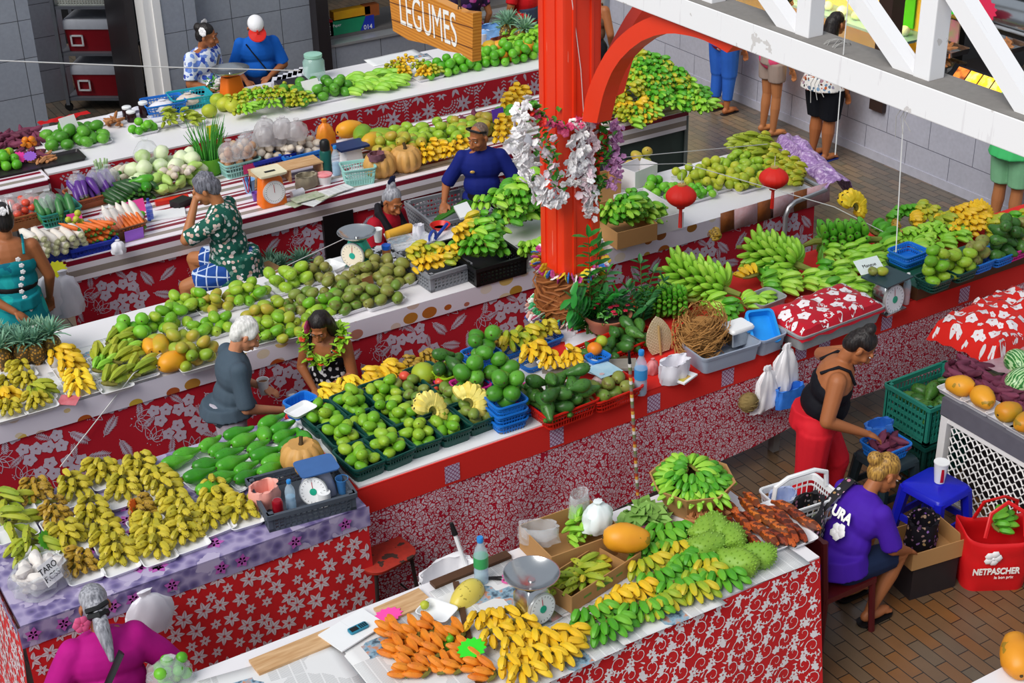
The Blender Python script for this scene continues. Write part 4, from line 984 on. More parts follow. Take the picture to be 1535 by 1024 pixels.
for i,(px,py,k) in enumerate(gl):
    hand(k,P(px,py,ZT+.006)+V((0,-.035,.03)),FR+R.uniform(-.35,.45),11,'hand of %s bananas in the rows along the scroll cloth edge' % cn[k],'%s hands along the scroll cloth edge' % cn[k],.8,True,0,1.0,pitch=-.25)
half =MB();half.ball((0,0,0),(.15,.075,.085),18,12);half.v =[V((v[0]*(1-.25*(v[0] > 0)*v[0]/.15),v[1],max(v[2],0))) for v in half.v]
tag(half.build('melon_half',fruit_mat('cut_melon',['#d9c24a','#e2cf62','#c9b03a'],.3,('#8a7a2a',.66,50)),None,P(702,893,ZT+.008),.45),'yellow half fruit wrapped in film on the newspaper','cut fruit')
bottle(P(722,872,ZT+.006),'clear water bottle with blue cap and green label beside the steel scale',.30,.042,'#bfe0f4','#2a8fe0','#3aa860')
t =thing('scissors','pink handled scissors lying behind the steel scale','scissors',P(752,868,ZT+.01),-.6)
mb =MB();mb.box((-.06,.008,.004),(.12,.014,.003),rz=.1);mb.box((-.06,-.008,.007),(.12,.014,.003),rz=-.1);mb.build('blade',m_blk,t,smooth=False)
for s in (-1,1): MB().tube([(.035+.03*cos(a),s*.024+.02*sin(a),.006) for a in [i*pi/6 for i in range(13)]],.006,6).build('handle',mat('pink_plastic','#e85aa8',.4),t)
def dialscale(loc,rz,label,body,r=.15,h=.2,face='#e8ecf0',pl=None,dr=.085,hub='#1fae8a',tilt=.12,base=True):
    t =thing('weighing_scale',label,'scale',loc,rz);mb =MB()
    mb.loft([(.17,.15,.015,.02),(.165,.14,h*.75,.02),(.12,.1,h*.92,.02)],k=3);mb.build('body',body,t)
    if base: MB().box((0,-.01,.0075),(.23,.22,.015)).build('base',m_steel,t,smooth=False)
    MB().lathe([(.02,h*.9),(.02,h+.02)],12).build('column',m_steel,t)
    if pl: MB().box((0,0,h+.025),(pl[0],pl[1],.012)).build('plate',pl[2],t,smooth=False)
    else: pan(t,r,h+.015)
    scale_dial(t,dr,M.Translation((0,-.082,h*.45)) @ M.Rotation(pi/2-tilt,4,'X'),face,hub);return t
dialscale(P(798,925,ZT+.006),.15,'silver scale with round steel pan and white dial on the nearest stall',m_steel,.15,.235)
f =[(849,896),(953,837),(925,796),(820,872)]
c,w,d,rz =rect(f,ZT+.11);bx =carton(c+V((0,0,ZT+.006)),w,d,.11,rz,m_card,'open cardboard box of ripening bananas behind the front row',flaps=(0,0,0,0))
MB().box((w*.28,0,.05),(.006,d-.02,.1)).build('divider',m_card,bx,smooth=False)
mb =MB(); 
for x,ww,hh in ((-.02,.13,.028),(-.16,.06,.014),(.1,.05,.014)): mb.box((x,-d/2-.0006,.055),(ww,.001,hh))
mb.build('green_print',mat('box_print_green','#6a9a3a',.7),bx,smooth=False)
for i in range(9):
    q =V((c.x,c.y,0))+M.Rotation(rz,3,'Z') @ V((R.uniform(-w*.38,w*.12),R.uniform(-d*.25,d*.3),0))
    hand('plantain' if i % 3 else 'mixed',q+V((0,0,ZT+.03+.012*(i//2))),R.uniform(-1,1)+(.0 if i % 2 else pi),5,'yellow green bananas inside the open cardboard box behind the front row','bananas in the front cardboard box',.35,True,0,.8)
goods('papaya',[P(940,826,ZT+.1)+V((0,0,.09))],'large orange papaya resting on the end of the open cardboard box',None,.05,s=1.15);list(C.objects)[-1].rotation_euler =(0,.1,-.5)
f =[(836,836),(934,794),(888,753),(768,788)]
c,w,d,rz =rect(f,ZT+.16);carton(c+V((0,0,ZT+.003)),w,d,.16,rz,m_card,'taller cardboard box with plastic bags behind the box of ripening bananas')
for i in range(5): hand('lime',P(862,802,ZT+.05)+V((R.uniform(-.06,.06),R.uniform(-.05,.05),.012*i)),R.uniform(0,6),6,'pale green bananas in the taller cardboard box','bananas in the taller cardboard box',.5,True,0,.8)
bag(P(808,812,ZT+.08),.24,.13,.12,m_clear,'clear plastic bag lying in the taller cardboard box',-.6,'clear_bag','bag',8,False)
bag(P(896,792,ZT+.12),.2,.17,.19,mat('bag_milk','#f0f2f4',.3,c2='#d9ece8',scale=6),'knotted white bag sitting on the corner of the taller box',.2,seed=4)
bag(P(868,775,ZT+.1),.16,.1,.17,m_clear,'crumpled clear film at the back of the taller box',.4,'clear_bag','bag',9,False)
def leafpile(loc,w,d,h,n,m,label,name,cat,sz=.07):
    mb =MB()
    for i in range(n):
        a =R.random()*6.28;rr =sqrt(R.random());p =V((rr*cos(a)*w/2,rr*sin(a)*d/2,h*(1-rr*rr)*R.uniform(.6,1)+.01));q =Euler((R.uniform(-.7,.7),R.uniform(-.7,.7),R.random()*6)).to_matrix()
        s =sz*R.uniform(.7,1.3);vs =[(-1,0,0),(-.3,-.5,.12),(.5,-.42,.08),(1,0,-.1),(.5,.42,.08),(-.3,.5,.12),(.1,0,.0)]
        mb.add([p+q @ (V(v)*s) for v in vs],[(0,1,6),(1,2,6),(2,3,6),(3,4,6),(4,5,6),(5,0,6)])
    mb.ball((0,0,h*.35),(w*.42,d*.42,h*.45),12,8);return tag(mb.build(name,m,None,loc,R.random(),fix=False),label,cat)
leafpile(P(966,786,ZT),.3,.24,.12,70,fruit_mat('leaf_bundle',['#7aa84a','#94bc62','#5f8f3a'],.6),'loose bundle of pale green leaves on the nearest stall','leaf_bundle','greens')
pile('tuber',P(965,808,ZT),.24,.1,.3,8,'dark red sweet potato beneath the pale green leaves','red sweet potatoes under the leaves',.8)
foam(P(1052,788,ZT+.006),.2,.13,.15,'clear tray heaped with turmeric roots',m=m_clear,name='clear_tray')
pile('ginger',P(1052,786,ZT+.01),.19,.12,.15,34,'turmeric root heaped on the clear tray','turmeric roots on the clear tray',1.15)
pile('ginger',P(1026,806,ZT+.006),.17,.1,.15,26,'turmeric root in the loose heap beside the soursops','turmeric roots in the loose heap',1.0)
pile('ginger',P(1086,778,ZT+.006),.1,.08,.15,10,'dark turmeric root beside the cooked bananas','turmeric roots beside the cooked bananas',1.2)
for (px,py,a,l) in ((1058,812,.3,'small soursop half hidden at the back of the soursop group'),(1074,806,1.2,'upper round soursop of the group'),(1098,824,.9,'yellowish soursop in the middle of the group'),(1060,836,-.2,'soursop beside the green bananas'),(1104,860,-1.0,'curved soursop nearest the scroll cloth edge'),(1137,848,-.6,'oval soursop beside the tray of cooked bananas')):
    goods('soursop',[P(px,py,ZT)+V((0,0,.078))],l,None,.05,s=1.15);list(C.objects)[-1].rotation_euler =(R.uniform(-.2,.2),R.uniform(-.15,.15),a)
for j,(px,py) in enumerate(((1130,800),(1172,790))): foam(P(px,py,ZT+.006),.2,.46,-.05,'long white tray of cooked bananas, %s the table corner' % ('further from' if j == 0 else 'closest to'))
b =BK['cooked']
for j,(px,py) in enumerate(((1130,800),(1172,790))):
    for i in range(14):
        q =P(px,py,ZT+.006)+V(((i % 4-1.5)*.05+R.uniform(-.008,.008),(i//4-1.2)*.115+R.uniform(-.02,.02)+.1,.035+.018*(i % 2)+.02*(i > 11)))
        o =link('cooked_banana',R.choice(b['me']),mx=RT(q,-pi/2+R.uniform(-.25,.25),0,0,1.0));tag(o,'glazed dark orange cooked banana on the trays at the table corner','cooked banana','cooked bananas at the table corner')
# things behind the nearest stall
c =P(1036,757,ZT+.004)
t =thing('cardboard_box','octagonal cardboard carton full of green bananas at the back of the nearest stall','box',c);mb =MB();mb.lathe([(.15,0),(.25,.2),(.262,.2),(.165,-.0)],8);mb.build('carton',m_card,t,smooth=False)
for i in range(16):
    a =i*2.4;rr =.17*sqrt((i+.5)/16);hand('green' if i % 3 else 'lime',c+V((rr*cos(a),rr*sin(a),.13+.1*(1-i/16))),a+R.uniform(-.5,.5),9,'green banana hand in the octagonal carton on the nearest stall','green bananas in the octagonal carton',.8,True,-.1,.85,pitch=-.35)
wb =basket(P(1195,790,.62),.42,.3,.26,-.1,m_whp,'white plastic shopping basket behind the table corner',name='shopping_basket',tap=.85,nb=9)
mb =MB();mb.tube([(-.2,0,.26),(-.19,0,.36),(-.1,0,.40),(.1,0,.40),(.19,0,.36),(.2,0,.26)],.016,8);mb.build('handle',m_whp,wb)
st =thing('box_stand','plain stand under the white shopping basket','stand',V((P(1195,790,.62).x,P(1195,790,.62).y,0)));MB().box((0,0,.6),(.4,.3,.03)).build('top',m_brown,st,smooth=False); 
for s in (-1,1): MB().box((s*.17,0,.29),(.04,.26,.58)).build('leg',m_brown,st,smooth=False)
bag(P(1170,775,.70),.24,.16,.17,mat('bag_bluewhite','#e6ecf4',.4,c2='#1f5fc0',scale=7),'blue and white packet in the white shopping basket',.3,'packet','packet',6,False)
bag(V((P(668,872,.7).x,6.40,.52)),.42,.26,.28,mat('bag_bright','#f4f3f6',.45,var=.03),'white cloth bag standing behind the nearest stall by the red chair',.3,'cloth_bag','bag',11,False)
mb =MB();a,b_ =PY(702,860,6.42),PY(680,795,6.5);mb.tube([a,b_],.014,8);po =tag(mb.build('umbrella',m_whp),'white handle with a dark tip sticking out of the white cloth bag','umbrella');MB().tube([b_+(b_-a).normalized()*-.03,b_+(b_-a).normalized()*.05],[.02,.012],8).build('tip',m_blk,po)
bk =thing('stool_crate','dark crate supporting the white cloth bag','crate',V((P(668,872,.7).x,6.42,0)));MB().box((0,0,.26),(.36,.22,.51)).build('body',m_frame,bk,smooth=False)
# red chair
ch =thing('chair','worn red painted metal chair between the nearest stall and the paisley skirt','chair',P(572,828,.56)+V((0,0,-.56)),.15)
t =NT('worn_red_paint',.6);n =t.noise(9,6);t.col(t.mix(t.math('GREATER_THAN',n,.58),t.mix(t.noise(30),hexc('#b8301c'),hexc('#8a2014')),hexc('#3a241c'))); 
mb =MB();mb.loft([(.37,.34,.54,.09),(.38,.35,.56,.1),(.36,.33,.565,.09)],k=5);mb.build('seat',t.m,ch)
mi =mat('rust_iron','#2c211f',.6)
for x,y in ((-.15,-.14),(.15,-.14),(-.16,.15),(.16,.15)): MB().tube([(x*.9,y*.9,.54),(x*1.15,y*1.15,0)],.013,8).build('leg',mi,ch)
for z in (.2,): MB().tube([(-.155,-.145,z),(.155,-.145,z),(.165,.155,z),(-.165,.155,z),(-.155,-.145,z)],.008,6).build('stretcher',mi,ch)

bankind('cream',.115,.032,.6,['#efd968','#f4e27a','#ecd050'],None);bankind('brightF',.115,.031,.6,['#f0c822','#f7d838'],None)
# ================ the long paisley stall
def fan(key,loc,rz,tilt,n,sweep,a0,label,s=1.0,r0=.038,group=None):
    """a whole hand stood on edge: fingers radiating in an arc from the crown"""
    t =thing('banana_hand',label,'bananas',mx=M.Translation(V(loc)) @ Euler((0,0,rz)).to_matrix().to_4x4() @ M.Rotation(tilt,4,'X') @ M.Diagonal((s,s,s,1)),group=group);b =BK[key]
    MB().tube([(r0*.8*cos(a0+sweep*i/12),0,r0*.8*sin(a0+sweep*i/12)) for i in range(13)],[.012+.008*sin(pi*i/12) for i in range(13)],6).build('crown',m_crown,t)
    for row,(dy,k) in enumerate(((-.018,n),(.02,n-1))):
        for i in range(k):
            a =a0+sweep*(i+.5*row)/(n-1);link('banana',R.choice(b['me']),t,mx=M.Rotation(-a,4,'Y') @ M.Translation((r0,dy,0)) @ M.Rotation(pi/2+pi,4,'X') @ M.Rotation(-.15,4,'Y'))
    return t
def bunch(key,loc,rz,rings,per,label,s=1.0,rad=.07,tilt=0,step=.06,out=.5,half=False,group=None):
    """a stem of bananas lying on its side"""
    t =thing('banana_bunch',label,'bananas',mx=RT(loc,rz,0,-tilt,s),group=group);b =BK[key];L =rings*step
    MB().tube([(-.12,0,0),(0,0,0),(L,0,0),(L+.07,.02,-.02)],[.018,.026,.022,.012],8).build('stalk',mat('banana_stalk','#8a9a3a',.7,c2='#5a5a24'),t)
    for i in range(rings):
        for j in range(per):
            a =2*pi*(j+.5*(i % 2))/per+R.uniform(-.08,.08)
            if half and sin(a) < -.35: continue
            k =1-.25*abs(i/(rings-1)-.4)
            mxf =M.Translation((i*step,0,0)) @ M.Rotation(a,4,'X') @ M.Translation((0,0,rad*.35*k)) @ M.Rotation(-(pi/2-out)+R.uniform(-.1,.1),4,'Y')
            link('banana',R.choice(b['me']),t,mx=mxf)
    return t
gb =[((484,640),6,'mango','first from the orchid stall in the back line'),((514,668),7,'mango','first from the orchid stall in the middle line'),((541,703),7,'mango','at the near corner next to the slate crate'),
      ((534,621),8,'mango','second in the back line'),((554,654),8,'mango','second in the middle line'),((584,687),8,'mango','second along the near edge'),
      ((575,606),8,'mango','third in the back line'),((596,638),8,'mango','third in the middle line'),((626,669),8,'mango','third along the near edge'),
      ((618,602),6,'mangoD','at the back with a red fruit on top'),((634,628),6,'mangoD','behind the standing yellow hand'),((671,653),6,'mango','holding the first standing yellow hand'),((670,612),5,'mangoD','beside the pink baskets'),((710,636),6,'mangoD','holding the second standing yellow hand')]
for (px,py),n,k,pos in gb:
    c =P(px,py,ZT+.012);rz =R.uniform(-.08,.1)+.05
    basket(c,.235,.30,.105,rz,m_bgreen,'dark green lattice basket of mangoes %s' % pos,solid=.35)
    pile(k,c+V((0,0,.03)),.20,.26,rz,n+3,'green mango in the dark green basket %s' % pos,'mangoes in the basket '+pos,.84)
fan('cream',P(648,652,ZT)+V((.0,0,.17)),.3,-.45,10,RD(185),RD(-40),'bright yellow hand of bananas standing in the first dark green basket',1.0)
fan('cream',P(703,638,ZT)+V((.0,0,.17)),-.6,-.35,10,RD(185),RD(-55),'bright yellow hand of bananas standing in the second dark green basket, seen edge on',1.0)
# stacks of coloured baskets
def stk(px,py,m,cn,k,n,pos,lv=1,m2=None,w=.23,d=.2,h=.085):
    c =P(px,py,ZT);rz =R.uniform(-.1,.1)+.05;z =0
    for i in range(lv):
        top =i == lv-1
        basket(c+V((0,0,z)),w,d,h,rz,m if top else (m2 or m),('%s plastic basket of %s %s' % (cn,k[2],pos)) if top else 'empty basket, %s level, under the %s %s' % (('lowest','middle')[i],k[2],pos),None,nb=8);z += h*.8
    z -= h*.8
    pile(k[0],c+V((0,0,z+.015)),w*1.02,d*1.02,rz,n,'%s in the %s basket %s' % (k[1],cn,pos),'%s %s' % (k[2],pos),k[3] if len(k) > 3 else 1)
AV =('avoR','round green avocado','green avocados',1.12); 
stk(760,640,m_bblue,'blue',AV,7,'next to the white board edge',3)
stk(706,604,m_bpink,'pink',AV,7,'behind the second standing hand',2,m_bblue)
stk(676,582,m_blime,'lime green',('pear','pear shaped avocado','pear shaped avocados'),6,'above the pink basket at the back',2,m_bpink)
stk(722,556,m_bblue,'blue',AV,6,'beside the brown speckled bananas',2)
stk(746,588,m_bblue,'light blue',AV,6,'behind the blue stack',2,m_bpink)
stk(787,618,m_bpink,'magenta',('avoD','long green avocado','long green avocados',.85),8,'beside the large red basket',2,m_bblue)
basket(P(642,580,ZT),.235,.3,.1,.1,m_bgreen,'dark green lattice basket with a large lime green fruit at the back',solid=.35)
goods('citrus',[P(636,582,ZT)+V((0,0,.11))],'large lime green fruit in the back basket',None,.1,s=2.0)
goods('tomato',[P(608,592,ZT)+V((0,0,.15))],'red orange fruit on top of the mangoes at the back',None,.1,s=1.2)
pile('tomato',P(655,598,ZT),.14,.08,.2,4,'orange red tomato between the baskets','tomatoes between the baskets')
basket(P(842,622,ZT),.43,.29,.12,.05,m_bred,'large red basket heaped with avocados at the front edge',nb=16)
pile('pear',P(840,620,ZT+.02),.42,.28,.05,26,'pear shaped avocado in the large red basket at the front edge','avocados in the large red basket',1.02)
basket(P(912,598,ZT),.40,.28,.10,.05,m_bred,'red basket with papers lying over avocados',nb=15)
pile('mangoD',P(905,600,ZT+.02),.38,.26,.05,11,'avocado under the papers in the red basket','avocados under the papers',1.0)
for i,(px,py,a,c) in enumerate(((888,578,.5,'#e8ecf0'),(905,585,.2,'#cfe6ee'))):
    o =paper([(-.11,-.08,0),(.11,-.08,0),(.11,.08,0),(-.11,.08,0)],'%s printed leaflet lying on the red basket' % ('white' if i == 0 else 'pale blue'),'leaflet',mat('leaf_%d' % i,c,.5,c2='#7ab4cc',scale=9),'leaflet');o.location =P(px,py,ZT)+V((0,0,.15+.012*i));o.rotation_euler =(.1,.12,a)
basket(P(925,530,ZT),.62,.26,.10,.12,m_bred,'long red basket of avocados in front of the potted plant',nb=24)
pile('pear',P(925,530,ZT+.02),.60,.25,.12,24,'green avocado in the long red basket in front of the potted plant','avocados in the long red basket',.95)
plank([(812,560),(955,556),(955,540),(812,546)],ZT+.09,.02,'grey plank ledge holding the yellow banana tray',m=mat('grey_plank','#9a948a',.7,c2='#7d766c'))
for px in (815,935): tag(MB().box((0,0,.045),(.06,.05,.09)).build('wood_block',m_brown,None,P(px,553,ZT),smooth=False),'wooden block %s the grey plank ledge' % ('under the avocado end of' if px > 900 else 'under the banana end of'),'block')
for px,py,pos in ((826,548,'beside the blue basket'),(856,546,'beside the doily')):
    foam(P(px,py,ZT+.11),.17,.15,.1,'white foam tray of yellow bananas on the plank %s' % pos)
    handpile('yellow',P(px,py+2,ZT+.125),FR+.1,(7,6),'yellow banana hand on the plank tray %s' % pos,'yellow bananas on the plank tray '+pos,.5,True,.85)
basket(P(896,548,ZT+.11),.155,.12,.075,.1,m_bblue,'small blue basket with an orange fruit on the plank ledge',nb=6)
goods('mandarin',[P(890,538,ZT+.11)+V((0,-.01,.085))],'large green and orange citrus in the small blue basket',None,.1,s=1.45);goods('citrus',[P(902,530,ZT+.11)+V((0,0,.1))],'yellow green citrus behind the orange one in the small blue basket',None,.1,s=1.0)
for i,(px,py,k,d) in enumerate(((738,535,'brown','brown speckled'),(766,532,'mixed','yellow green'),(795,523,'mixed','pale yellow green'),(820,515,'olive','olive yellow'),(800,552,'yellow','small yellow'))):
    c =P(px,py,ZT);basket(c,.2,.16,.06,.1,m_bblue,'low blue basket under the %s bananas at the back' % d,nb=7)
    handpile(k,c+V((0,0,.06)),FR+R.uniform(-.3,.3),(8,7),'hand of %s bananas in the low blue basket at the back' % d,d+' bananas in the low blue basket',.7,True,1.05)
for i,(px,py,k,d) in enumerate(((497,604,'bright','bright yellow'),(530,588,'bright','bright yellow'),(560,582,'yellow','golden'),(590,568,'yellow','golden'),(620,560,'brown','brown speckled'),(648,548,'brown','brown speckled'))):
    handpile(k,P(px,py,ZT+.01)+V((0,.02,0)),FR+.7+R.uniform(-.2,.2),(8,7) if i % 2 else (9,8),'hand of %s small bananas along the back edge of the basket rows' % d,d+' bananas along the back edge',.6,True,.95)
tb =basket(P(452,622,ZT),.2,.14,.12,.3,m_bblue,'white rimmed blue tub at the corner beside the avocados',name='plastic_tub',cat='tub',solid=.9,nb=5)
foam(P(451,618,ZT+.125),.2,.14,.3,'white lid tray on the blue tub at the corner',m=m_whp)
# right half of the stall
lace =MB();lace.lathe([(1e-6,.012),(.04,.014),(.085,.012),(.105,.006),(.12,.012),(.13,.002)],40,fn=lambda a,i: 1+.05*sin(a*12)*(i > 3));tag(lace.build('lace_doily',m_bag,None,P(838,500,ZT)),'white round lace doily beside the bananas under the pillar','doily')
sheet([(850,530),(905,520),(890,495),(845,505)],'white patterned paper behind the yellow banana tray',ZT+.003,'paper','paper',m_bag)
# terracotta pot and plant
pt =thing('potted_plant','terracotta bowl planted with small red flowers and leafy shoots by the pillar','plant',P(910,495,ZT+.02)); 
MB().lathe([(.1,0),(.13,.02),(.165,.1),(.18,.12),(.185,.14),(.165,.14),(.155,.11)],28).build('pot',mat('terracotta','#c27a5e',.7,c2='#a9634a'),pt)
MB().lathe([(1e-6,.112),(.158,.11),(.15,.1),(1e-6,.1)],20).build('soil',mat('soil','#2c2018',.9),pt)
def leafset(n,fn,sz,w=.42):
    mb =MB()
    for i in range(n):
        p,d =fn(i);d =V(d).normalized();s =d.cross(V((0,0,1)));s =s.normalized() if s.length > .05 else V((1,0,0));u =s.cross(d);L =sz*R.uniform(.75,1.2);p =V(p)
        mb.add([p,p+d*L*.35+s*L*w*.5+u*.008,p+d*L*.75+s*L*w*.4,p+d*L-u*.01,p+d*L*.75-s*L*w*.4,p+d*L*.35-s*L*w*.5+u*.008,p+d*L*.5-u*.004],[(0,1,6),(1,2,6),(2,3,6),(3,4,6),(4,5,6),(5,0,6)])
    return mb
rv =lambda a=1: V((R.uniform(-a,a),R.uniform(-a,a),R.uniform(.1,a)))
leafset(90,lambda i: (V((R.uniform(-.14,.14),R.uniform(-.13,.13),.12+R.random()*.07)),rv()),.05).build('foliage',fruit_mat('plant_leaf',['#3f8a2a','#5aa83a','#2f6e22'],.4),pt,fix=False)
mb =MB()
for i in range(14):
    p =V((R.uniform(-.13,.13),R.uniform(-.14,.1),.18+R.random()*.04))
    for j in range(5): a =j*2*pi/5;mb.ball(p+V((.011*cos(a),.011*sin(a),0)),(.01,.01,.005),6,4)
mb.build('blossom',mat('flower_crimson','#d91f44',.5),pt)
def frond(loc,label,stems,m,sz=.075,name='leafy_plant',group=None):
    t =thing(name,label,'plant',loc,group=group);mb =MB();lf =[]
    for (dx,dy,hh,bx,by) in stems:
        pts =[V((dx+bx*s*s,dy+by*s*s,hh*s)) for s in [k/10 for k in range(11)]];mb.tube(pts,[.008-.0006*k for k in range(11)],5)
        for k in range(2,11):
            tn =(pts[k]-pts[k-1]).normalized();sd =tn.cross(V((0,-1,.3))).normalized()
            for s in (-1,1): lf.append((pts[k],sd*s+tn*.45))
        lf.append((pts[-1],tn))
    leafset(len(lf),lambda i: lf[i],sz,.45).build('foliage',m,t,fix=False);mb.build('stem',mat('plant_stem','#4a7a2a',.6),t);return t
m_zz =fruit_mat('zamia_leaf',['#1f6a2a','#2f8a34','#4aa83e'],.25)
frond(P(885,500,ZT),'tall glossy leafed plant rising in front of the pillar',[(0,0,.78,-.02,0),(.03,.02,.66,.05,.0),(.02,.02,.46,.1,-.05),(-.03,0,.36,-.16,-.04),(.0,-.02,.3,.16,-.1),(-.02,.0,.3,-.2,-.1),(.03,.0,.34,.03,-.14)],m_zz,.13)
frond(P(958,492,ZT),'dark fern like plant between the pot and the woven fan',[(0,0,.36,-.12,.0),(.02,0,.42,.1,0),(-.06,.02,.32,-.2,.05),(.04,.0,.3,.2,.03),(0,-.03,.34,.02,-.1),(-.02,0,.28,-.05,-.18),(.06,.05,.44,.05,.1)],mat('fern_leaf','#1f5a2a',.5,c2='#2f7a34'),.085)
# fan, raffia, tubs
fm =thing('woven_fan','pointed woven palm leaf fan propped upright on the stall','fan',P(990,528,ZT+.02));mb =MB();pts =[]
for i in range(13):
    s =i/12;pts.append((.115*(sin(pi*(.18+.82*s))**.7 if s < 1 else 0)*(1-.1*s),s*.27))
ol =[(x,z) for x,z in pts]+[(-x,z) for x,z in pts[::-1]]
t =NT('woven_palm',.7);w_ =t.n('ShaderNodeTexBrick',{'Vector': t.n('ShaderNodeMapping',{'Vector': t.obj(),'Rotation': (pi/2,0,0)}).outputs[0],'Color1': hexc('#e3d3b0'),'Color2': hexc('#d6c49c'),'Mortar': hexc('#8a744c'),'Scale': 1.0,'Mortar Size': .0016,'Brick Width': .03,'Row Height': .011});t.col(w_.outputs[0])
mb.prism(ol,.006,0,M.Rotation(pi/2-.25,4,'X'));mb.build('blade',t.m,fm);MB().tube([(0,-.01,-.06),(0,.0,.03),(0,.03,.2)],.01,6).build('handle',mat('palm_rib','#b89a64',.6),fm)
mb =MB()
for i in range(420):
    a =R.random()*6.28;z =.0+R.random()*.2;rr =(.06+.06*R.random()+.05*sin(pi*min(1,z/.2)));da =R.uniform(.5,1.3);tl =R.uniform(-.06,.06)
    mb.tube([(rr*cos(a+da*s)*(1+.1*sin(9*s)),rr*sin(a+da*s)*.85,z+tl*s+.02*sin(5*s+i)) for s in (0,.33,.66,1)],.0028,3,cap=False)
mb.ball((0,0,.09),(.12,.105,.09),14,9);mb.v =[V(v)*1.4 for v in mb.v];tag(mb.build('raffia_bundle',fruit_mat('raffia',['#b08248','#9a6a34','#c89a5c'],.8),None,P(1050,524,ZT+.01),.3),'tangled bundle of brown raffia beside the woven fan','raffia')
star(P(1036,518,ZT+.03),.07,'#f4e21c','yellow flower shaped paper tag in front of the raffia',mx=RT(P(1036,524,ZT+.03)+V((0,-.05,0)),0,.5))
def bin_(pix,z,h,label,m,name='storage_bin'):
    c,w,d,rz =rect(pix,z+h);mb =MB();e =.006
    mb.loft([(w*.9,d*.86,0,.03),(w*.97,d*.95,h-.02,.04),(w,d,h-.02,.04),(w+.01,d+.01,h,.045),(w*.96,d*.94,h,.035),(w*.9-e,d*.86-e,.01,.025)],k=3);return tag(mb.build(name,m,None,c+V((0,0,z)),rz),label,'bin'),c,w,d,rz
m_bin =glass('bin_clear','#aab6c8',.3,.72);m_bing =mat('bin_grey','#a9aeb0',.4,c2='#8d9496')
bin_([(1045,543),(1132,515),(1118,488),(1030,512)],ZT+.005,.13,'translucent storage bin holding the raffia and food boxes',m_bin)
bin_([(1132,514),(1168,503),(1150,470),(1112,488)],ZT+.005,.13,'second translucent storage bin tied with black cord',m_bin)
t =thing('food_container','silver food container with a white lid on the storage bin','container',P(1104,512,ZT+.06));MB().loft([(.17,.13,0,.02),(.19,.145,.11,.02)],k=3).build('body',m_steel,t);MB().loft([(.2,.155,.11,.02),(.205,.16,.125,.02),(.19,.145,.14,.02)],k=3).build('lid',m_whp,t)
t =thing('storage_box','bright blue plastic box tilted on its side in the storage bin','box',mx=RT(P(1140,497,ZT+.10),-.35,.6,0,1.2));MB().loft([(.17,.22,0,.03),(.18,.23,.07,.03),(.15,.2,.072,.025),(.14,.19,.02,.02)],k=3).build('body',mat('box_azure','#1f9af0',.35),t)
bin_([(1135,462),(1175,445),(1158,428),(1120,442)],ZT+.03,.1,'small grey tub between the banana bunches',m_bing)
bl,c,w,d,rz =bin_([(1180,512),(1310,462),(1286,425),(1160,470)],ZT+.004,.13,'grey plastic bin under the red hibiscus cloth',m_bing)
def cover(name,label,c,w,d,h,rz,kind,mats,hang=.06,seed=0,ru=.012,z0=0):
    def fn(u,v):
        a,b =u/w*2-1,v/d*2-1;e =max(abs(a),abs(b));z =h*(1-.55*e**3)+ru*MN.noise(V((u*9+seed,v*9,0)))*2-(hang*((e-.9)/.1) if e > .9 else 0)
        q =M.Rotation(rz,3,'Z') @ V(((a*w/2)*(1+.02*MN.noise(V((v*7,seed,u*3)))),b*d/2,z));return q
    o =drape(name,lambda u,v: fn(w-u,v),w,d,kind,mats,None,26,20);o.location =V((c.x,c.y,z0));return tag(o,label,'cloth')
cover('cover_cloth','red cloth with white hibiscus laid over the grey bin',c,w*.98,d*1.02,.10,rz,'bighib',[m_cred,m_print3],.07,2,.016,ZT+.12)
# banana bunches
bunch('lime',P(1086,462,ZT)+V((0,.03,.15)),RD(118),7,13,'large light green banana bunch lying behind the food boxes',1.2,.09,.12,.058,.35)
bunch('green',P(1030,478,ZT)+V((0,.05,.13)),RD(150),9,15,'dark green banana bunch with tightly packed fingers behind the woven fan',.8,.15,0,.05,.1)
hand('brown',P(1075,398,ZT)+V((0,0,.24)),2.6,9,'brown overripe hand on top of the light green bunch',None,.4);hand('yellow',P(1125,440,ZT)+V((0,0,.12)),1.5,7,'yellow brown hand between the two large bunches',None,.35)
bunch('green',P(1140,418,ZT)+V((0,.06,.08)),RD(20),3,9,'small dark green bunch half hidden between the large bunches',.8,.06);hand('lime',P(1115,470,ZT)+V((0,0,.06)),-.4,9,'light green hand lying behind the blue box',None,.5);hand('lime',P(1138,468,ZT)+V((0,.02,.05)),-1.0,7,'light green hand beside the small grey tub',None,.5)
bunch('lime',P(1192,425,ZT)+V((0,.02,.16)),RD(112),6,14,'light green banana bunch with its cut stem facing the bin',1.2,.09,.1,.058,.35)
for i,(px,py,a) in enumerate(((1250,425,-.9),(1275,415,-.8),(1292,425,-.6),(1265,398,-.9),(1240,398,-1.2),(1280,398,-.4),(1298,440,-.9),(1256,440,-1.2))): hand('lime',P(px,py,ZT)+V((0,0,.06+.012*(i % 3))),a,10,'light green hand lying between the cut bunch and the dial scale','light green hands beside the dial scale',.5,True,0,1.05)
bunch('green',P(1290,385,ZT)+V((.0,.0,.15)),RD(150),6,12,'dark green plantain bunch with blunt tips behind the dial scale',1.3,.1,0,.05,.15)
for i,(px,py,a) in enumerate(((1310,365,-.2),(1322,372,-.1),(1318,385,-.3))): hand('green',P(px,py,ZT)+V((0,0,.06)),a,5,'fat green plantain hand beside the dark green bunch','fat green plantain hands',.3,True,0,1.4)
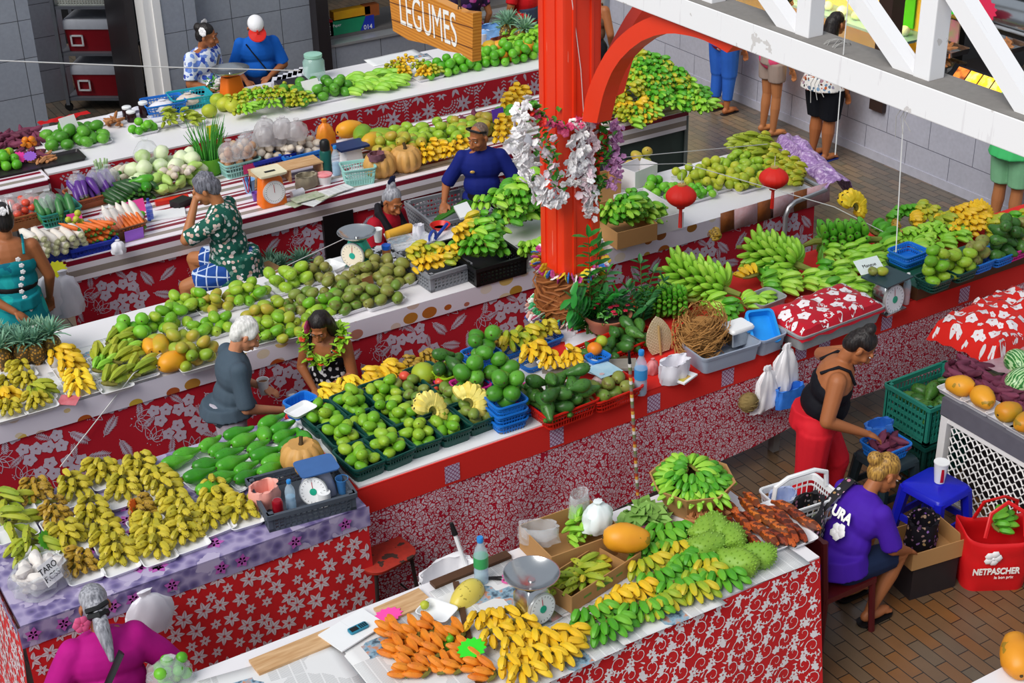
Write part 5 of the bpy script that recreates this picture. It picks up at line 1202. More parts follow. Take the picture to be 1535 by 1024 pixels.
fan('brightF',P(1276,352,ZT)+V((0,0,.24)),.1,-.3,11,RD(190),RD(-45),'bright yellow banana hand standing on top of the dark green bunch',1.15);hand('brown',P(1345,370,ZT)+V((0,0,.05)),-1.4,8,'brown orange hand beside the fat plantains',None,.4)
goods('mandarin',[P(1243,378,ZT)+V((0,0,.2))],'single yellow fruit resting on the green bananas',None,.1,s=.9)
dialscale(P(1325,462,ZT+.005),.12,'silver dial scale with a flat dark plate holding two ripe mangoes',m_steel,h=.235,pl=(.30,.25,mat('plate_dark','#2f4a50',.4)),dr=.108)
for px,lb in ((1308,'dull green mango on the dial scale plate'),(1322,'orange mango on the dial scale plate')): goods('mangoR' if px > 1310 else 'mangoD',[P(px,413,ZT+.27)+V((0,0,.036))],lb,None,.2,s=.8)
card(P(1316,412,ZT+.27)+V((0,.05,0)),.22,.13,'#e8f2ee','white card with green border leaning behind the mangoes on the scale plate','Mangue',-.1,1.0,.04,cat='price sign')
bottle(P(1357,455,ZT+.005),'small bottle of orange drink with white cap beside the wooden box',.25,.03,'#f0702a','#f4f4f4',None,level=.6)
wbx =thing('wooden_box','long dark wooden box stand under the avocado baskets','box stand',P(1372,452,ZT));MB().box((1.0,.16,.06),(2.0,.34,.1)).build('body',m_brown,wbx,smooth=False);MB().box((1.0,.16,.113),(2.0,.36,.008)).build('green_mat',mat('mat_green','#1f5a48',.5),wbx,smooth=False)
zb =ZT+.118
for px,py,m,cn,n,k,pos in ((1398,430,m_bgreen,'dark green',12,'mango','nearest the dial scale'),(1436,415,m_bgreen,'dark green',9,'mango','second from the dial scale'),(1462,402,m_bblue,'blue',9,'mangoD','third from the dial scale'),(1493,392,m_bblue,'blue',9,'avoD','fourth from the dial scale'),(1512,384,m_bpink,'magenta',8,'avoD','before the last blue one'),(1535,374,m_bblue,'blue',9,'mangoD','at the far end of the wooden box')):
    c =P(px,py,zb);basket(c,.235,.2,.085,.05,m,'%s basket of green fruit, %s' % (cn,pos),nb=8);pile(k,c+V((0,0,.015)),.23,.2,.05,n,'green fruit in the %s basket %s' % (cn,pos),'fruit in the basket %s on the wooden box' % pos,1.0)
for i in range(3): basket(P(1362,408,ZT+.05)+V((0,.03,.05*i)),.25,.21,.08,.05,(m_bgreen,m_bblue,m_bpink)[i] if i < 2 else m_bblue,'empty basket in the nested stack behind the dial scale, %s level' % ('bottom','middle','top')[i],nb=8)
pz =[(1345,345,'green'),(1365,338,'green'),(1350,358,'brown'),(1385,335,'mixed'),(1378,350,'yellow'),(1400,342,'mixed'),(1375,372,'lime'),(1395,365,'lime'),(1360,372,'lime'),(1415,355,'plantain'),(1390,382,'lime'),(1410,372,'lime'),(1425,345,'mixed'),(1430,368,'lime'),(1405,390,'lime'),(1382,395,'lime'),(1425,382,'lime'),(1445,375,'lime')]
nm ={'green': 'dark green','brown': 'brown','mixed': 'yellow green','yellow': 'yellow','lime': 'light green','plantain': 'long greenish'}
for i,(px,py,k) in enumerate(pz): hand(k,P(px,py,ZT+.0)+V((0,.1,.05+.02*(i % 2))),R.uniform(-2.6,-.6),9,'hand of %s bananas in the heap behind the basket row' % nm[k],nm[k]+' hands in the heap behind the basket row',.5,True,0,1.0)
for i,(px,py) in enumerate(((1430,352),(1445,342),(1455,355),(1440,362),(1468,345),(1462,368),(1450,372),(1475,358))): hand('yellow',P(px,py,ZT)+V((0,.1,.07+.02*(i % 3))),R.uniform(-2.2,-.9),9,'hand of ripe yellow bananas piled at the far end of the stall','ripe yellow hands at the far end',.6,True,0,1.0)
fan('yellow',P(1482,345,ZT)+V((0,.1,.1)),-.2,-.5,11,RD(140),RD(-10),'curved yellow hand standing at the back of the ripe yellow pile',.95);hand('mixed',P(1495,355,ZT)+V((0,.08,.08)),-1.6,9,'yellow green hand beside the avocado baskets at the far end',None,.5)
# front edge: bottle, bags, magazine, sticks
bottle(P(960,590,ZT+.005),'large half full water bottle with blue cap at the front edge',.33,.045,'#bcdcf2','#2a8fe0','#3f9ae0',level=.6)
bag(P(1010,570,ZT),.26,.16,.16,m_bag,'crumpled white plastic bag beside the magazine',.2,seed=13,knot=False)
mg =thing('magazine','small magazine with a green cover at the stall edge','magazine',P(1024,566,ZT+.03),.35);MB().box((0,0,.006),(.17,.13,.012)).build('pages',m_whp,mg,smooth=False);MB().box((-.02,0,.0125),(.10,.09,.001)).build('cover_picture',mat('cover_green','#b4cc2a',.4,c2='#d98a6a',scale=12),mg,smooth=False)
bag(P(978,560,ZT),.1,.08,.12,mat('net_pink','#c0505a',.5,c2='#e8a0a0',scale=20),'pink net bag of onions behind the water bottle',seed=15);bag(P(902,574,ZT+.1),.13,.1,.07,mat('film_red','#b89090',.3,c2='#e0c8c8',scale=12),'knotted clear bag with red contents on the red basket',seed=17)
cl =MB();a,b =PY(944,545,7.08),PY(956,742,7.02);n =40
sk =thing('walking_stick','long striped stick leaning against the stall with a dark tip','stick',(0,0,0));cs =['#f0ece6','#b8402a','#7a8a5a','#e8b04a','#8a8078']
for i in range(n): MB().tube([a.lerp(b,i/n),a.lerp(b,(i+1)/n)],.012,8).build('band',mat('stick_'+cs[(i*7) % 5],cs[(i*7) % 5],.5),sk)
MB().tube([a.lerp(b,-.09),a],[.008,.012],8).build('tip',m_blk,sk)
def cloth_bag(p,w,h,label,m,seed,name='cloth_bag',top=.25):
    mb =MB();prof =[(.22,1.05),(.3,.98),(.26,.93),(.5,.85),(.72,.7),(.82,.5),(.9,.3),(.98,.12),(.95,.02),(.7,0)]
    mb.lathe(prof[::-1],44,fn=lambda a,i: 1+.3*MN.noise(V((2.2*cos(a)+seed,2.2*sin(a),i*.5)))+.16*sin(6*a+seed+i*.5)+.07*sin(13*a-i));mb.v =[V((v[0]*w/2+.05*v[2]*(1-v[2])*sin(seed),v[1]*w/5,v[2]*h+.16*v[0]*h*(1-v[2])*sin(seed*1.7+1))) for v in mb.v];return tag(mb.build(name,m,None,p),label,'bag')
m_cot =mat('cotton_white','#f2f1f4',.6,var=.03)
cloth_bag(PY(1150,610,7.07)+V((-.02,0,0)),.24,.33,'white cotton cloth hanging from the stall front beside the raffia ball',m_cot,1,'hanging_cloth');cloth_bag(PY(1175,584,7.07),.24,.36,'white cotton cloth hanging from the black cord on the stall front',m_cot,4,'hanging_cloth')
bag(PY(1182,608,7.0),.26,.1,.16,mat('bag_blue','#1f62c8',.3,c2='#4a8fe8'),'blue plastic bag hanging under the white cloths',seed=19,knot=False)
mb =MB();mb.ball((0,0,0),(.075,.06,.075),14,10)
for i in range(70):
    a,b_ =R.random()*6.3,R.uniform(-1.4,1.4);mb.tube([(.078*cos(a+k)*cos(b_),.063*sin(a+k)*cos(b_),.078*sin(b_)) for k in (0,.3,.6)],.003,3)
tag(mb.build('raffia_ball',mat('jute','#9a8452',.9,c2='#6a5a30'),None,PY(1122,603,7.07)),'ball of jute string hanging on the stall front','raffia')
mb =MB();q =PY(1168,520,7.14);mb.tube([PY(1160,478,7.25),q+V((0,-.03,0)),PY(1170,528,7.08),PY(1164,545,7.08)],.006,6);tag(mb.build('cord',m_blk),'black cord hanging down over the scarlet band','cord')
for i,(px,py,a) in enumerate(((1150,445,-.6),(1165,430,-1.2),(1178,445,-.9),(1150,425,-1.4),(1210,440,-.9),(1228,445,-.8),(1245,455,-.7),(1262,455,-.6),(1282,452,-.9),(1232,425,-1.2),(1300,420,-.3),(1068,480,-.6),(1090,485,-1),(1305,405,-.4),(1330,395,-.5))): hand('green' if i % 3 == 0 else 'lime',P(px,py,ZT)+V((0,.03,.05)),a,10,'hand of green bananas filling the gaps between the big bunches','green hands between the big bunches',.5,True,0,1.15)
for i,(px,py) in enumerate(((1490,365),(1505,358),(1520,352),(1535,348),(1515,366),(1535,360))): hand(('mixed','lime','green')[i % 3],P(px,py,ZT)+V((0,.06,.05)),-1.2,10,'green hand behind the last baskets at the frame edge','green hands behind the last baskets',.5,True,0,1.1)

# ================================================================ the mango stall (third row)
def tray3(px,py,w,d,rz=.0): return foam(P(px,py,ZT+.004),w,d,rz,LBL)
c0 =m_ptop
tg =[(206,508,'lime',8,1.35,'dark green','at the left corner behind the papayas'),(250,490,'mango',11,1.0,'green','second from the papayas along the back'),(262,520,'mangoR',7,1.05,'blushed','in the middle behind the orange papaya'),(282,466,'mango',12,.95,'green','at the back beside the shirt sleeve of the sitting man'),
      (318,498,'mango',10,.95,'yellow green','behind the white haired man'),(298,545,'mangoR',11,1.0,'red tinged','next to the orange papaya at the edge'),(325,462,'mangoR',10,.88,'reddish','behind the white haired head'),
      (372,450,'mango',13,.95,'mixed green','along the back after the reddish ones'),(400,478,'mangoR',13,.9,'rosy','in the middle between the two bending people'),(402,506,'mango',12,.95,'yellow green','at the edge between the two bending people'),(434,430,'mango',9,1.1,'bright green','at the back near the pineapple tops'),
      (448,465,'mangoD',12,.92,'green and blushed','behind the flower haired woman'),(487,470,'mango',11,.95,'green','just above the flower haired woman'),(440,500,'mangoR',8,.9,'yellowish','beside the flower in her hair'),
      (470,418,'mangoD',10,.95,'dull brown green','at the back beside the empty white tray'),(505,440,'mangoD',11,.95,'brown green','in the second line below the empty tray'),(520,462,'mangoD',11,.95,'dull green','at the edge right of the flower haired woman'),(545,422,'mangoD',11,.95,'green brown','with a brown card in the middle'),
      (570,452,'mangoD',11,.98,'mottled green','at the front edge before the grey crate'),(562,405,'mangoD',9,.95,'brown','behind, close to the teal scale'),(590,425,'mangoD',11,1.0,'large green','next to the grey banana crate')]
for px,py,k,n,s,d,pos in tg:
    n =round(n*1.1);foam(P(px,py,ZT+.004),.34,.27,R.uniform(-.06,.06),'foam tray of %s mangoes %s' % (d,pos),h=.035)
    pile(k,P(px,py,ZT+.01),.34,.28,0,n,'%s mango on the tray %s' % (d,pos),'mangoes '+pos,s)
tray_b =[(160,545,'plantain','brown green','at the back beside the pineapples'),(178,522,'plantain','long green','at the back edge'),(155,560,'lime','green','second in the left long line'),(180,548,'plantain','long green','second in the right long line'),(172,580,'plantain','green','at the edge left of the papayas'),(210,564,'plantain','olive green','at the edge touching the orange papaya'),(195,535,'lime','light green','in the middle of the long lines')]
for px,py,k,d,pos in tray_b:
    foam(P(px,py,ZT+.004),.24,.22,0,'foam tray of %s bananas %s' % (d,pos))
    handpile(k,P(px,py,ZT+.015),.55+R.uniform(-.2,.2),(5,5),'%s banana hand %s on the mango stall' % (d,pos),d+' bananas '+pos,.3,True,1.05,.06,.02,-.1)
for px,py,k,d,pos in [(97,545,'yellow','golden','at the top of the golden line'),(108,560,'yellow','golden','in the middle of the golden line'),(120,578,'bright','bright yellow','lower in the golden line'),(125,590,'bright','bright yellow','by the red card at the edge'),(30,565,'olive','green','behind at the open end'),(42,583,'olive','greenish','second at the open end'),(58,600,'plantain','yellow green','before the red card'),(60,612,'olive','yellow green','at the edge before the red card'),(12,608,'yellow','yellow','at the very edge of the open end'),(14,625,'olive','yellow','lowest at the open end'),(5,590,'olive','green yellow','partly cut off at the open end')]:
    foam(P(px,py,ZT+.004),.24,.18,0,'white foam tray of %s bananas %s' % (d,pos))
    handpile(k,P(px,py,ZT+.015)+V((0,.03,0)),FR+R.uniform(-.5,.5),(8,7),'%s banana hand %s' % (d,pos),d+' bananas '+pos,.7,True,.95 if k != 'plantain' else .75)
sheet([(70,560),(125,545),(135,590),(95,600)],'newspaper between the banana trays on the mango stall',ZT+.002)
sheet([(95,528),(160,512),(172,530),(110,548)],'newspaper beside the pineapples',ZT+.002);sheet([(140,512),(220,490),(235,515),(150,540)],'newspaper under the long banana hands',ZT+.002)
rc =paper([(-.07,-.05,0),(.07,-.05,0),(.07,.05,0),(-.07,.05,0)],'red card lying between the yellow bananas at the stall edge','card',mat('card_red','#b0283a',.5,c2='#d98a92',scale=18),'card');rc.location =P(103,600,ZT+.03);rc.rotation_euler =(.2,0,-.7)
for px,py,k,a,l in ((242,530,'papayaG',1.2,'green and orange striped papaya behind the large orange papaya'),(262,555,'papaya',.3,'large orange papaya at the edge of the mango stall'),(226,533,'papaya',1.4,'small yellow papaya beside the striped papaya')):
    goods(k,[P(px,py,ZT)+V((0,0,.078))],l,None,.05,s=.8 if px < 230 else 1.1 if px == 262 else 1);list(C.objects)[-1].rotation_euler =(0,0,a)
foam(P(236,548,ZT+.004),.4,.3,0,'white foam tray under the papayas')
for i,(px,py,a,s) in enumerate(((8,560,.2,1.05),(22,545,.1,1),(38,552,.0,1.05),(58,550,.1,1.0),(80,540,-.15,1.1),(68,533,.1,1.0),(48,538,.2,1),(2,540,0,1))):
    pineapple(P(px,py-5,ZT),'upright pineapple in the row at the back of the mango stall by the teal dress',R.random()*6,a*.3,s,'pineapples by the teal dress')
card(P(62,512,ZT+.12),.10,.13,'#f2f0ea','white price card tied on the pineapple tops','ANANAS\n2\n3.00',.1,.3,.032)
# middle : brown card, empty tray, teal scale and the seller's things
card(P(553,428,ZT+.08),.1,.07,'#8a5a34','small brown card among the mangoes','',.2,.3)
foam(P(494,405,ZT+.004),.22,.2,.3,'empty square white tray beside the teal scale',h=.04,m=m_whp)
ts =thing('weighing_scale','teal scale with a steel pan and a cream dial turned aside','scale',P(538,395,ZT),-.95);m_teal =mat('scale_teal','#2fb8a0',.35,var=.04)
MB().loft([(.2,.17,0,.02),(.19,.16,.12,.03),(.13,.11,.21,.03)],k=3).build('body',m_teal,ts);MB().lathe([(.02,.2),(.02,.245)],10).build('column',m_steel,ts);pan(ts,.155,.235);scale_dial(ts,.1,M.Translation((0,-.09,.11)) @ M.Rotation(pi/2-.1,4,'X'),'#f2e6cf','#2fb8a0')
dk =thing('black_crate','black plastic crate standing behind the teal scale','crate',P(512,365,.55)+V((0,.15,-.55)));MB().box((0,0,.42),(.3,.25,.84)).build('body',m_blk,dk,smooth=False)
cup(P(567,362,ZT),'white paper cup beside the yellow wrapped loaf',m_whp,.04,.11)
t =thing('loaf','yellow wrapped long loaf lying on papers in front of the elderly seller','loaf',P(598,347,ZT+.05),.15);MB().tube([(-.13,0,0),(-.12,0,0),(.1,0,0),(.13,0,.0)],[.02,.04,.042,.036],12).build('body',mat('wrap_yellow','#f0b83a',.35,c2='#d99a2a'),t);MB().tube([(.128,0,0),(.134,0,0)],[.036,.033],12).build('cut_end',m_whp,t)
paper([P(585,372,ZT),P(625,365,ZT),P(610,345,ZT),P(575,352,ZT)],'white printed paper under the wrapped loaf','paper',m_news,'paper',.01)
jar =thing('jar','brown jar with a bright blue lid on the patterned cloth','jar',P(580,388,ZT));MB().lathe([(.032,0),(.036,.01),(.036,.08),(.03,.09)],16).build('body',mat('jar_brown','#a86a3a',.3),jar);MB().lathe([(.036,.09),(.038,.095),(.038,.125),(.03,.13)],16).build('lid',mat('lid_blue','#1f6ae0',.35),jar)
t =NT('black_white_cloth',.7);v =t.n('ShaderNodeTexNoise',{'Vector': t.obj(),'Scale': 16.0,'Detail': 3.0}).outputs['Fac'];t.col(t.mix(t.math('GREATER_THAN',v,.52),hexc('#f0f0f2'),hexc('#17171c')));m_bw =t.m
sheet([(555,412),(610,398),(590,362),(548,375)],'black and white patterned cloth under the blue lidded jar',ZT+.002,'cloth','cloth',m_bw,wav=.01)
bag(P(628,358,ZT),.1,.07,.13,m_bag,'small upright white paper bag beside the loaf',seed=21,knot=False)
t =thing('dish','red plastic dish behind the blue handled tool','dish',P(660,342,ZT));MB().lathe([(.06,0),(.085,.035),(.09,.035),(.065,.0)],20).build('bowl',m_bred,t)
t =thing('tape_dispenser','blue handled tool lying between the dish and the clear box','tool',P(652,358,ZT+.02),.5);MB().tube([(0,0,0),(.2,.0,.06)],.014,8).build('handle',mat('tool_blue','#2342a8',.4),t);MB().tube([(.0+.05*cos(a)-.03,.0,.05*sin(a)+.03) for a in [i*pi/6 for i in range(13)]],.014,6).build('ring',mat('tool_blue','#2342a8',.4),t)
bin_([(590,375),(650,362),(640,345),(585,357)],ZT+.004,.07,'clear plastic food box beside the loaf',m_clear,'food_box')
paper([P(690,330,ZT),P(712,325,ZT),P(700,305,ZT),P(680,312,ZT)],'white papers behind the red dish','paper',m_whp,'paper',.02)
# crates of bananas
c,w,d,rz =rect([(640,415),(700,397),(660,360),(598,378)],ZT+.15)
crate(c+V((0,0,ZT+.004)),w,d,.15,rz,m_bgrey,'grey slotted crate of yellow green bananas at the stall edge')
for i,(dx,dy,a) in enumerate(((-.12,.02,-1.2),(-.02,.0,-.9),(.1,.03,-2),(-.08,-.08,-1.5),(.06,-.08,-.6),(.0,.08,-1.4),(.12,-.05,-1.7),(-.14,.1,-1))): hand('mixed' if i % 3 else 'yellow',c+V((dx,dy,ZT+.09+.012*i)),a,9,'hand of yellow green bananas in the grey slotted crate','bananas in the grey slotted crate',.5,True,0,1.1)
c,w,d,rz =rect([(703,410),(775,390),(745,345),(668,365)],ZT+.14)
crate(c+V((0,0,ZT+.004)),w,d,.16,rz,m_blk,'black slotted crate heaped with green bananas')
hand('yellow',c+V((-.12,.12,ZT+.28)),-1.0,13,'yellow hand on top of the black crate',None,.9,True,0,1.15);hand('mixed',c+V((-.03,.14,ZT+.29)),-.6,12,'yellowish hand beside the yellow one on the black crate',None,.8,True,0,1.15)
for i in range(11): hand('lime' if i % 3 == 0 else 'green',c+V((R.uniform(-.16,.2),R.uniform(-.12,.14),ZT+.12+.017*i)),R.uniform(-2.2,-.6),10,'hand of green bananas in the black slotted crate','green bananas in the black slotted crate',.5,True,0,1.2)
c2 =P(790,340,ZT)
for i in range(20): hand('lime' if i % 2 else 'green',c2+V((R.uniform(-.3,.22),R.uniform(-.22,.22),.05+.017*i)),R.uniform(-2.4,-.5),11,'hand of light green bananas heaped against the pillar','light green bananas heaped against the pillar',.5,True,0,1.3)
cb =carton(P(800,390,ZT+.003),.26,.2,.13,.05,m_cardw,'white carton with a printed side under the green bananas at the pillar')
for i in range(4): hand('lime',P(795,375,ZT+.12+.02*i),R.uniform(-2,-.8),9,'light green hand in the white carton at the pillar','light green hands in the white carton',.5,True,0,1.1)
card(P(752,345,ZT+.12)+V((0,.02,0)),.1,.1,'#0e0e10','small black price card stuck in the black crate','',.1,.2)
# right end : boxes, limes, bananas, lilac cloth
c,w,d,rz =rect([(912,358),(1012,330),(985,290),(880,312)],ZT+.12)
carton(c+V((-w*.22,0,ZT+.003)),w*.58,d,.15,rz,m_card,'brown cardboard box of green bananas right of the pillar');carton(c+V((w*.31,.06,ZT+.003)),w*.46,d,.15,rz,m_cardw,'white cardboard box of green bananas under the red lantern')
for i in range(18): hand('green' if i % 3 else 'lime',c+V((R.uniform(-.3,.18),R.uniform(-.16,.08),ZT+.08+.01*i)),R.uniform(-2.3,-.8),10,'hand of green bananas heaped in the boxes right of the pillar','green bananas in the boxes right of the pillar',.5,True,0,1.15)
carton(P(955,278,ZT+.003),.3,.22,.2,.2,m_cardw,'empty white carton standing open behind the boxed bananas');carton(P(905,295,ZT+.003),.24,.2,.2,.0,m_card,'brown carton behind the garlands');carton(P(888,375,ZT+.003),.14,.12,.1,.05,m_cardw,'small white and brown carton at the foot of the pillar')
for px,py,k,n,s,d,pos,w,dd in ((985,290,'lime',9,1.15,'dark green','behind the first lantern',.3,.25),(1030,295,'lime',26,.85,'small dark green','around the first lantern',.45,.34),(1050,268,'citrus',22,1.0,'yellow green','behind the two lanterns',.5,.3),(1085,275,'citrus',26,1.0,'pale green','between the two lanterns',.5,.36),(1110,250,'mango',20,.9,'green','at the back near the striped newspaper',.5,.3),(1130,262,'mango',16,.9,'green','left of the second lantern',.36,.3),(1118,280,'citrus',14,.95,'green yellow','at the edge under the second lantern',.34,.26),(955,262,'mangoR',5,1.1,'dark green and rosy','beside the open white carton',.24,.2)):
    foam(P(px,py,ZT+.003),w,dd,0,'paper lined tray of %s fruit %s' % (d,pos),h=.03);pile(k,P(px,py,ZT+.02),w,dd,0,n,'%s round fruit %s' % (d,pos),d+' fruit '+pos,s)
for i,(px,py) in enumerate(((1125,238),(1142,232),(1160,238),(1150,248),(1172,248),(1165,262),(1185,258),(1182,272),(1200,266),(1210,276),(1195,280),(1178,284),(1205,288),(1138,246),(1155,228))): hand('plantain' if i < 4 else 'mixed',P(px,py,ZT)+V((0,.06,.05)),2.8+R.uniform(-.3,.3),8,'hand of green yellow bananas between the lantern and the lilac cloth','bananas by the lilac cloth',.3,True,0,1.1)
sheet([(1060,268),(1150,240),(1130,222),(1045,250)],'white and blue paper lining at the back of the lime stall end',ZT+.002,'paper','paper',m_bag)
t =NT('lilac_cloth',.6);v =t.n('ShaderNodeTexNoise',{'Vector': t.obj(),'Scale': 13.0,'Detail': 4.0,'Distortion': 2.5}).outputs['Fac'];t.col(t.ramp(v,(.3,'#7d5a94'),(.5,'#a680b8'),(.62,'#c9aed4'),(.7,'#e2d2e6')));t.bump(t.noise(7,3),.4,.03)
e0,e1,e2,e3 =[P(x,y,ZT) for x,y in ((1255,282),(1225,290),(1145,220),(1180,212))]
def lil(u,v):
    p =e1.lerp(e2,v).lerp(e0.lerp(e3,v),min(u*1.5,1));k =max(0,u-.62)/.38
    return V((p.x+.1+.2*k+.02*MN.noise(V((u*5,v*7,0))),p.y+.05*MN.noise(V((u*4,v*5,3))),ZT+.06*sin(pi*min(u*1.3,1))+.05*MN.noise(V((u*6,v*6,1)))-.34*k*k*(.7+.3*MN.noise(V((v*5,2,0))))+.02))
mb =MB();mb.grid(lil,26,26);o =tag(mb.build('bundled_cloth',t.m),'crumpled lilac printed cloth draped over the end of the lime stall','cloth');o.modifiers.new('s','SOLIDIFY').thickness =.004
# red paper lanterns
def lantern(px,py,x,label):
    c =PY(px,py,x);t =thing('paper_lantern',label,'lantern',c);prof =[(.03,-.095)]+[(.03+.098*sin(pi*i/12)**.7,-.09+.18*i/12) for i in range(1,12)]+[(.03,.095)]
    MB().lathe(prof,48,fn=lambda a,i: 1-.035*abs(cos(a*8))**4).build('shade',mat('lantern_red','#f0281a',.55,var=.04),t)
    MB().lathe([(.034,.09),(.034,.105),(.02,.107)],16).build('cap',mat('gold','#e0b45a',.4,metal=.3),t);MB().lathe([(.034,-.105),(.034,-.09)],16).build('base_ring',m_bred,t)
    mb =MB()
    for i in range(9): a =i*.7;mb.tube([(.01*cos(a),.01*sin(a),-.1),(.013*cos(a),.013*sin(a),-.28)],.004,4)
    mb.build('tassel',mat('lantern_red','#f0281a',.55),t);MB().tube([(0,0,.1),(0,0,.2)],.003,5).build('hanger',m_str,t)
lantern(1021,294,9.0,'red paper lantern with a tassel hanging over the small dark limes');lantern(1160,267,9.05,'red paper lantern with a tassel hanging over the bananas by the lilac cloth')
for i,px in enumerate((1080,1135,1190)):
    a,b,c_,d_ =PY(px,318-.29*(px-1080)+2,9.22),PY(px+24,311-.29*(px-1080)+2,9.22),PY(px+24,342-.29*(px-1080),9.22),PY(px,350-.29*(px-1080),9.22)
    mb =MB();mb.poly([a,b,c_,d_]);o =tag(mb.build('paper_strip',mat('flyer_brown','#6b3a1c',.5,c2='#a8602a',scale=30)),'brown printed flyer on the stall edge, %s from the boxes' % ORDW(i),'flyer');o.modifiers.new('s','SOLIDIFY').thickness =.002
    sh =V((.16,0,-.0));mb =MB();mb.poly([q+V((.15,-.002,0)) for q in (a,b+V((.08,0,0)),c_+V((.08,0,0)),d_)]);o =tag(mb.build('paper_strip',mat('flyer_pale','#d9c2cc',.5,c2='#c98a86',scale=26)),'pale printed flyer on the stall edge, %s from the boxes' % ORDW(i),'flyer');o.modifiers.new('s','SOLIDIFY').thickness =.002
# ground behind : pineapples, stool, grey crate with spring onions, bags
for i,(px,py) in enumerate(((400,425),(420,410),(445,405),(460,398),(478,400),(415,395))): pineapple(P(px,py,.6)+V((0,.25,-.25)),'pineapple stored on the low shelf behind the mango stall',R.random()*6,.2,1.1,'pineapples behind the mango stall')
sh =thing('low_bench','low bench behind the mango stall holding pineapples','bench',(4.0,10.75,0));MB().box((.35,.2,.3),(1.3,.42,.04)).build('top',m_brown,sh,smooth=False)
for sx in (-.2,.9): MB().box((sx,.2,.14),(.05,.38,.28)).build('leg',m_brown,sh,smooth=False)
c,w,d,rz =rect([(650,335),(745,312),(690,282),(608,300)],.95)
crate(c+V((0,0,.72)),w,d,.22,rz,m_bgrey,'grey crate of spring onions behind the elderly seller')
cs =thing('crate_stand','stack of dark crates under the spring onion crate','crate',(c.x,c.y,0),rz);MB().box((0,0,.355),(w*.96,d*.96,.71)).build('body',m_bslate,cs,smooth=False)
for k in range(3):
    mb =MB()
    for i in range(9): x =R.uniform(-.02,.02);mb.tube([(-.22,x,.0),(.0,x*1.4,.02+R.random()*.02),(.25,x*2.2+R.uniform(-.03,.03),.05)],[.008,.007,.003],5)
    ob =tag(mb.build('spring_onion',m_leafg,None,c+V((-.0+.05*k,.04*k-.03,.86)),rz+.3),'bundle of spring onions in the grey crate','spring onions','spring onion bundles in the grey crate')
bag(P(535,320,.7)+V((0,.3,-.3)),.3,.25,.35,mat('bag_bluewhite','#e6ecf4'),'blue and white bag under the striped counter behind the teal scale',seed=23);wc =thing('plastic_chair','white plastic chair back behind the elderly seller','chair',P(560,340,.7)+V((0,.35,-.7)));MB().loft([(.4,.05,.0,.02),(.42,.05,.78,.02)],k=2).build('backrest',m_whp,wc)

# ================================================================ pillar garlands and bark wrap
m_bark =fruit_mat('bark_wrap',['#8a4a24','#a8642e','#6b3418'],.7)
wr =thing('bark_wrap','brown bark and vine basketwork wrapped round the foot of the pillar','basketwork',(BX,PYc,0));mb =MB()
mb.lathe([(.235,.98),(.25,1.1),(.245,1.25),(.25,1.4)],20,fn=lambda a,i: 1+.05*sin(5*a+i));mb.build('bark',m_bark,wr)
mb =MB()
for i in range(60):
    a =R.random()*6.28;z =1.0+R.random()*.36;da =R.uniform(.4,1.6);dz =R.uniform(-.15,.22);mb.tube([((.262+.02*sin(6*s))*cos(a+da*s),(.262+.02*sin(6*s))*sin(a+da*s),min(z+dz*s,1.42)) for s in (0,.3,.6,1)],R.uniform(.004,.013),5)
mb.build('vine',fruit_mat('vine',['#a86a34','#8a4a20','#c08a50'],.7),wr)
BLM ={}
def blossom_mesh(m,r,n=5):
    mb =MB()
    for j in range(n): a =2*pi*j/n;mb.ball((r*.55*cos(a),r*.55*sin(a),.002),(r*.55,r*.55,r*.18),6,4,rot=None)
    mb.ball((0,0,.006),(r*.2,r*.2,r*.2),5,3);return mb
def garland(label,pts,m,r=.03,n=60,spread=.035,name='flower_garland',leaves=None):
    """blossoms strung along a hanging line"""
    pts =[V(p) for p in pts];mb =MB();Ls =[0]
    for a,b in zip(pts,pts[1:]): Ls.append(Ls[-1]+(b-a).length)
    def at(s):
        s *= Ls[-1];i =0
        while i < len(Ls)-2 and Ls[i+1] < s: i += 1
        return pts[i].lerp(pts[i+1],(s-Ls[i])/max(Ls[i+1]-Ls[i],1e-6))
    for i in range(n):
        p =at((i+.5)/n)+V((R.gauss(0,1),R.gauss(0,1),R.gauss(0,.6)))*spread*.5;q =Euler((R.uniform(-1.2,1.2)+pi/2,R.uniform(-1,1),R.random()*6)).to_matrix().to_4x4()
        src =blossom_mesh(None,r*R.uniform(.8,1.15));mb.add(src.v,src.f,0,M.Translation(p) @ q)
    t =tag(mb.build(name,m),label,'garland')
    if leaves: 
        k =leaves;leafset(k,lambda i: (at(R.random())+V((R.gauss(0,1),R.gauss(0,1),R.gauss(0,1)))*spread*.6,rv()),.06,.6).build('leaf',MATS['plant_leaf'],t,fix=False)
    return t
m_fw =mat('petal_white','#f6f3f4',.5,var=.02);m_fp_ =fruit_mat('petal_pink',['#e06a9a','#d94a7a','#f0a8c4'],.5);m_fl =fruit_mat('petal_lilac',['#c080b8','#d8a0cc','#b06aa6'],.5);m_fr =mat('petal_red','#e0261f',.5,var=.08)
fy =PYc-.20;fx =BX-.20
def G(*px,y=fy): return [PY(a,b,y) for a,b in px]
garland('long white garland hanging on the far side of the pillar',G((786,150),(782,190),(783,225),(792,250),(800,275),(812,296)),m_fw,.032,110,.07)
garland('white blossom swag looping low across the pillar front',G((812,296),(824,306),(840,300),(850,280),(856,255),(862,232)),m_fw,.03,80,.055)
garland('white garland hanging down the middle of the pillar',G((872,182),(866,205),(870,228),(874,250),(880,285),(886,325)),m_fw,.032,120,.065)
garland('white and pale pink garland beside the red arch foot',G((884,184),(888,215),(880,250),(878,300)),fruit_mat('petal_blush',['#f6eef0','#f2d8e0','#f8f4f4'],.5),.03,70,.05)
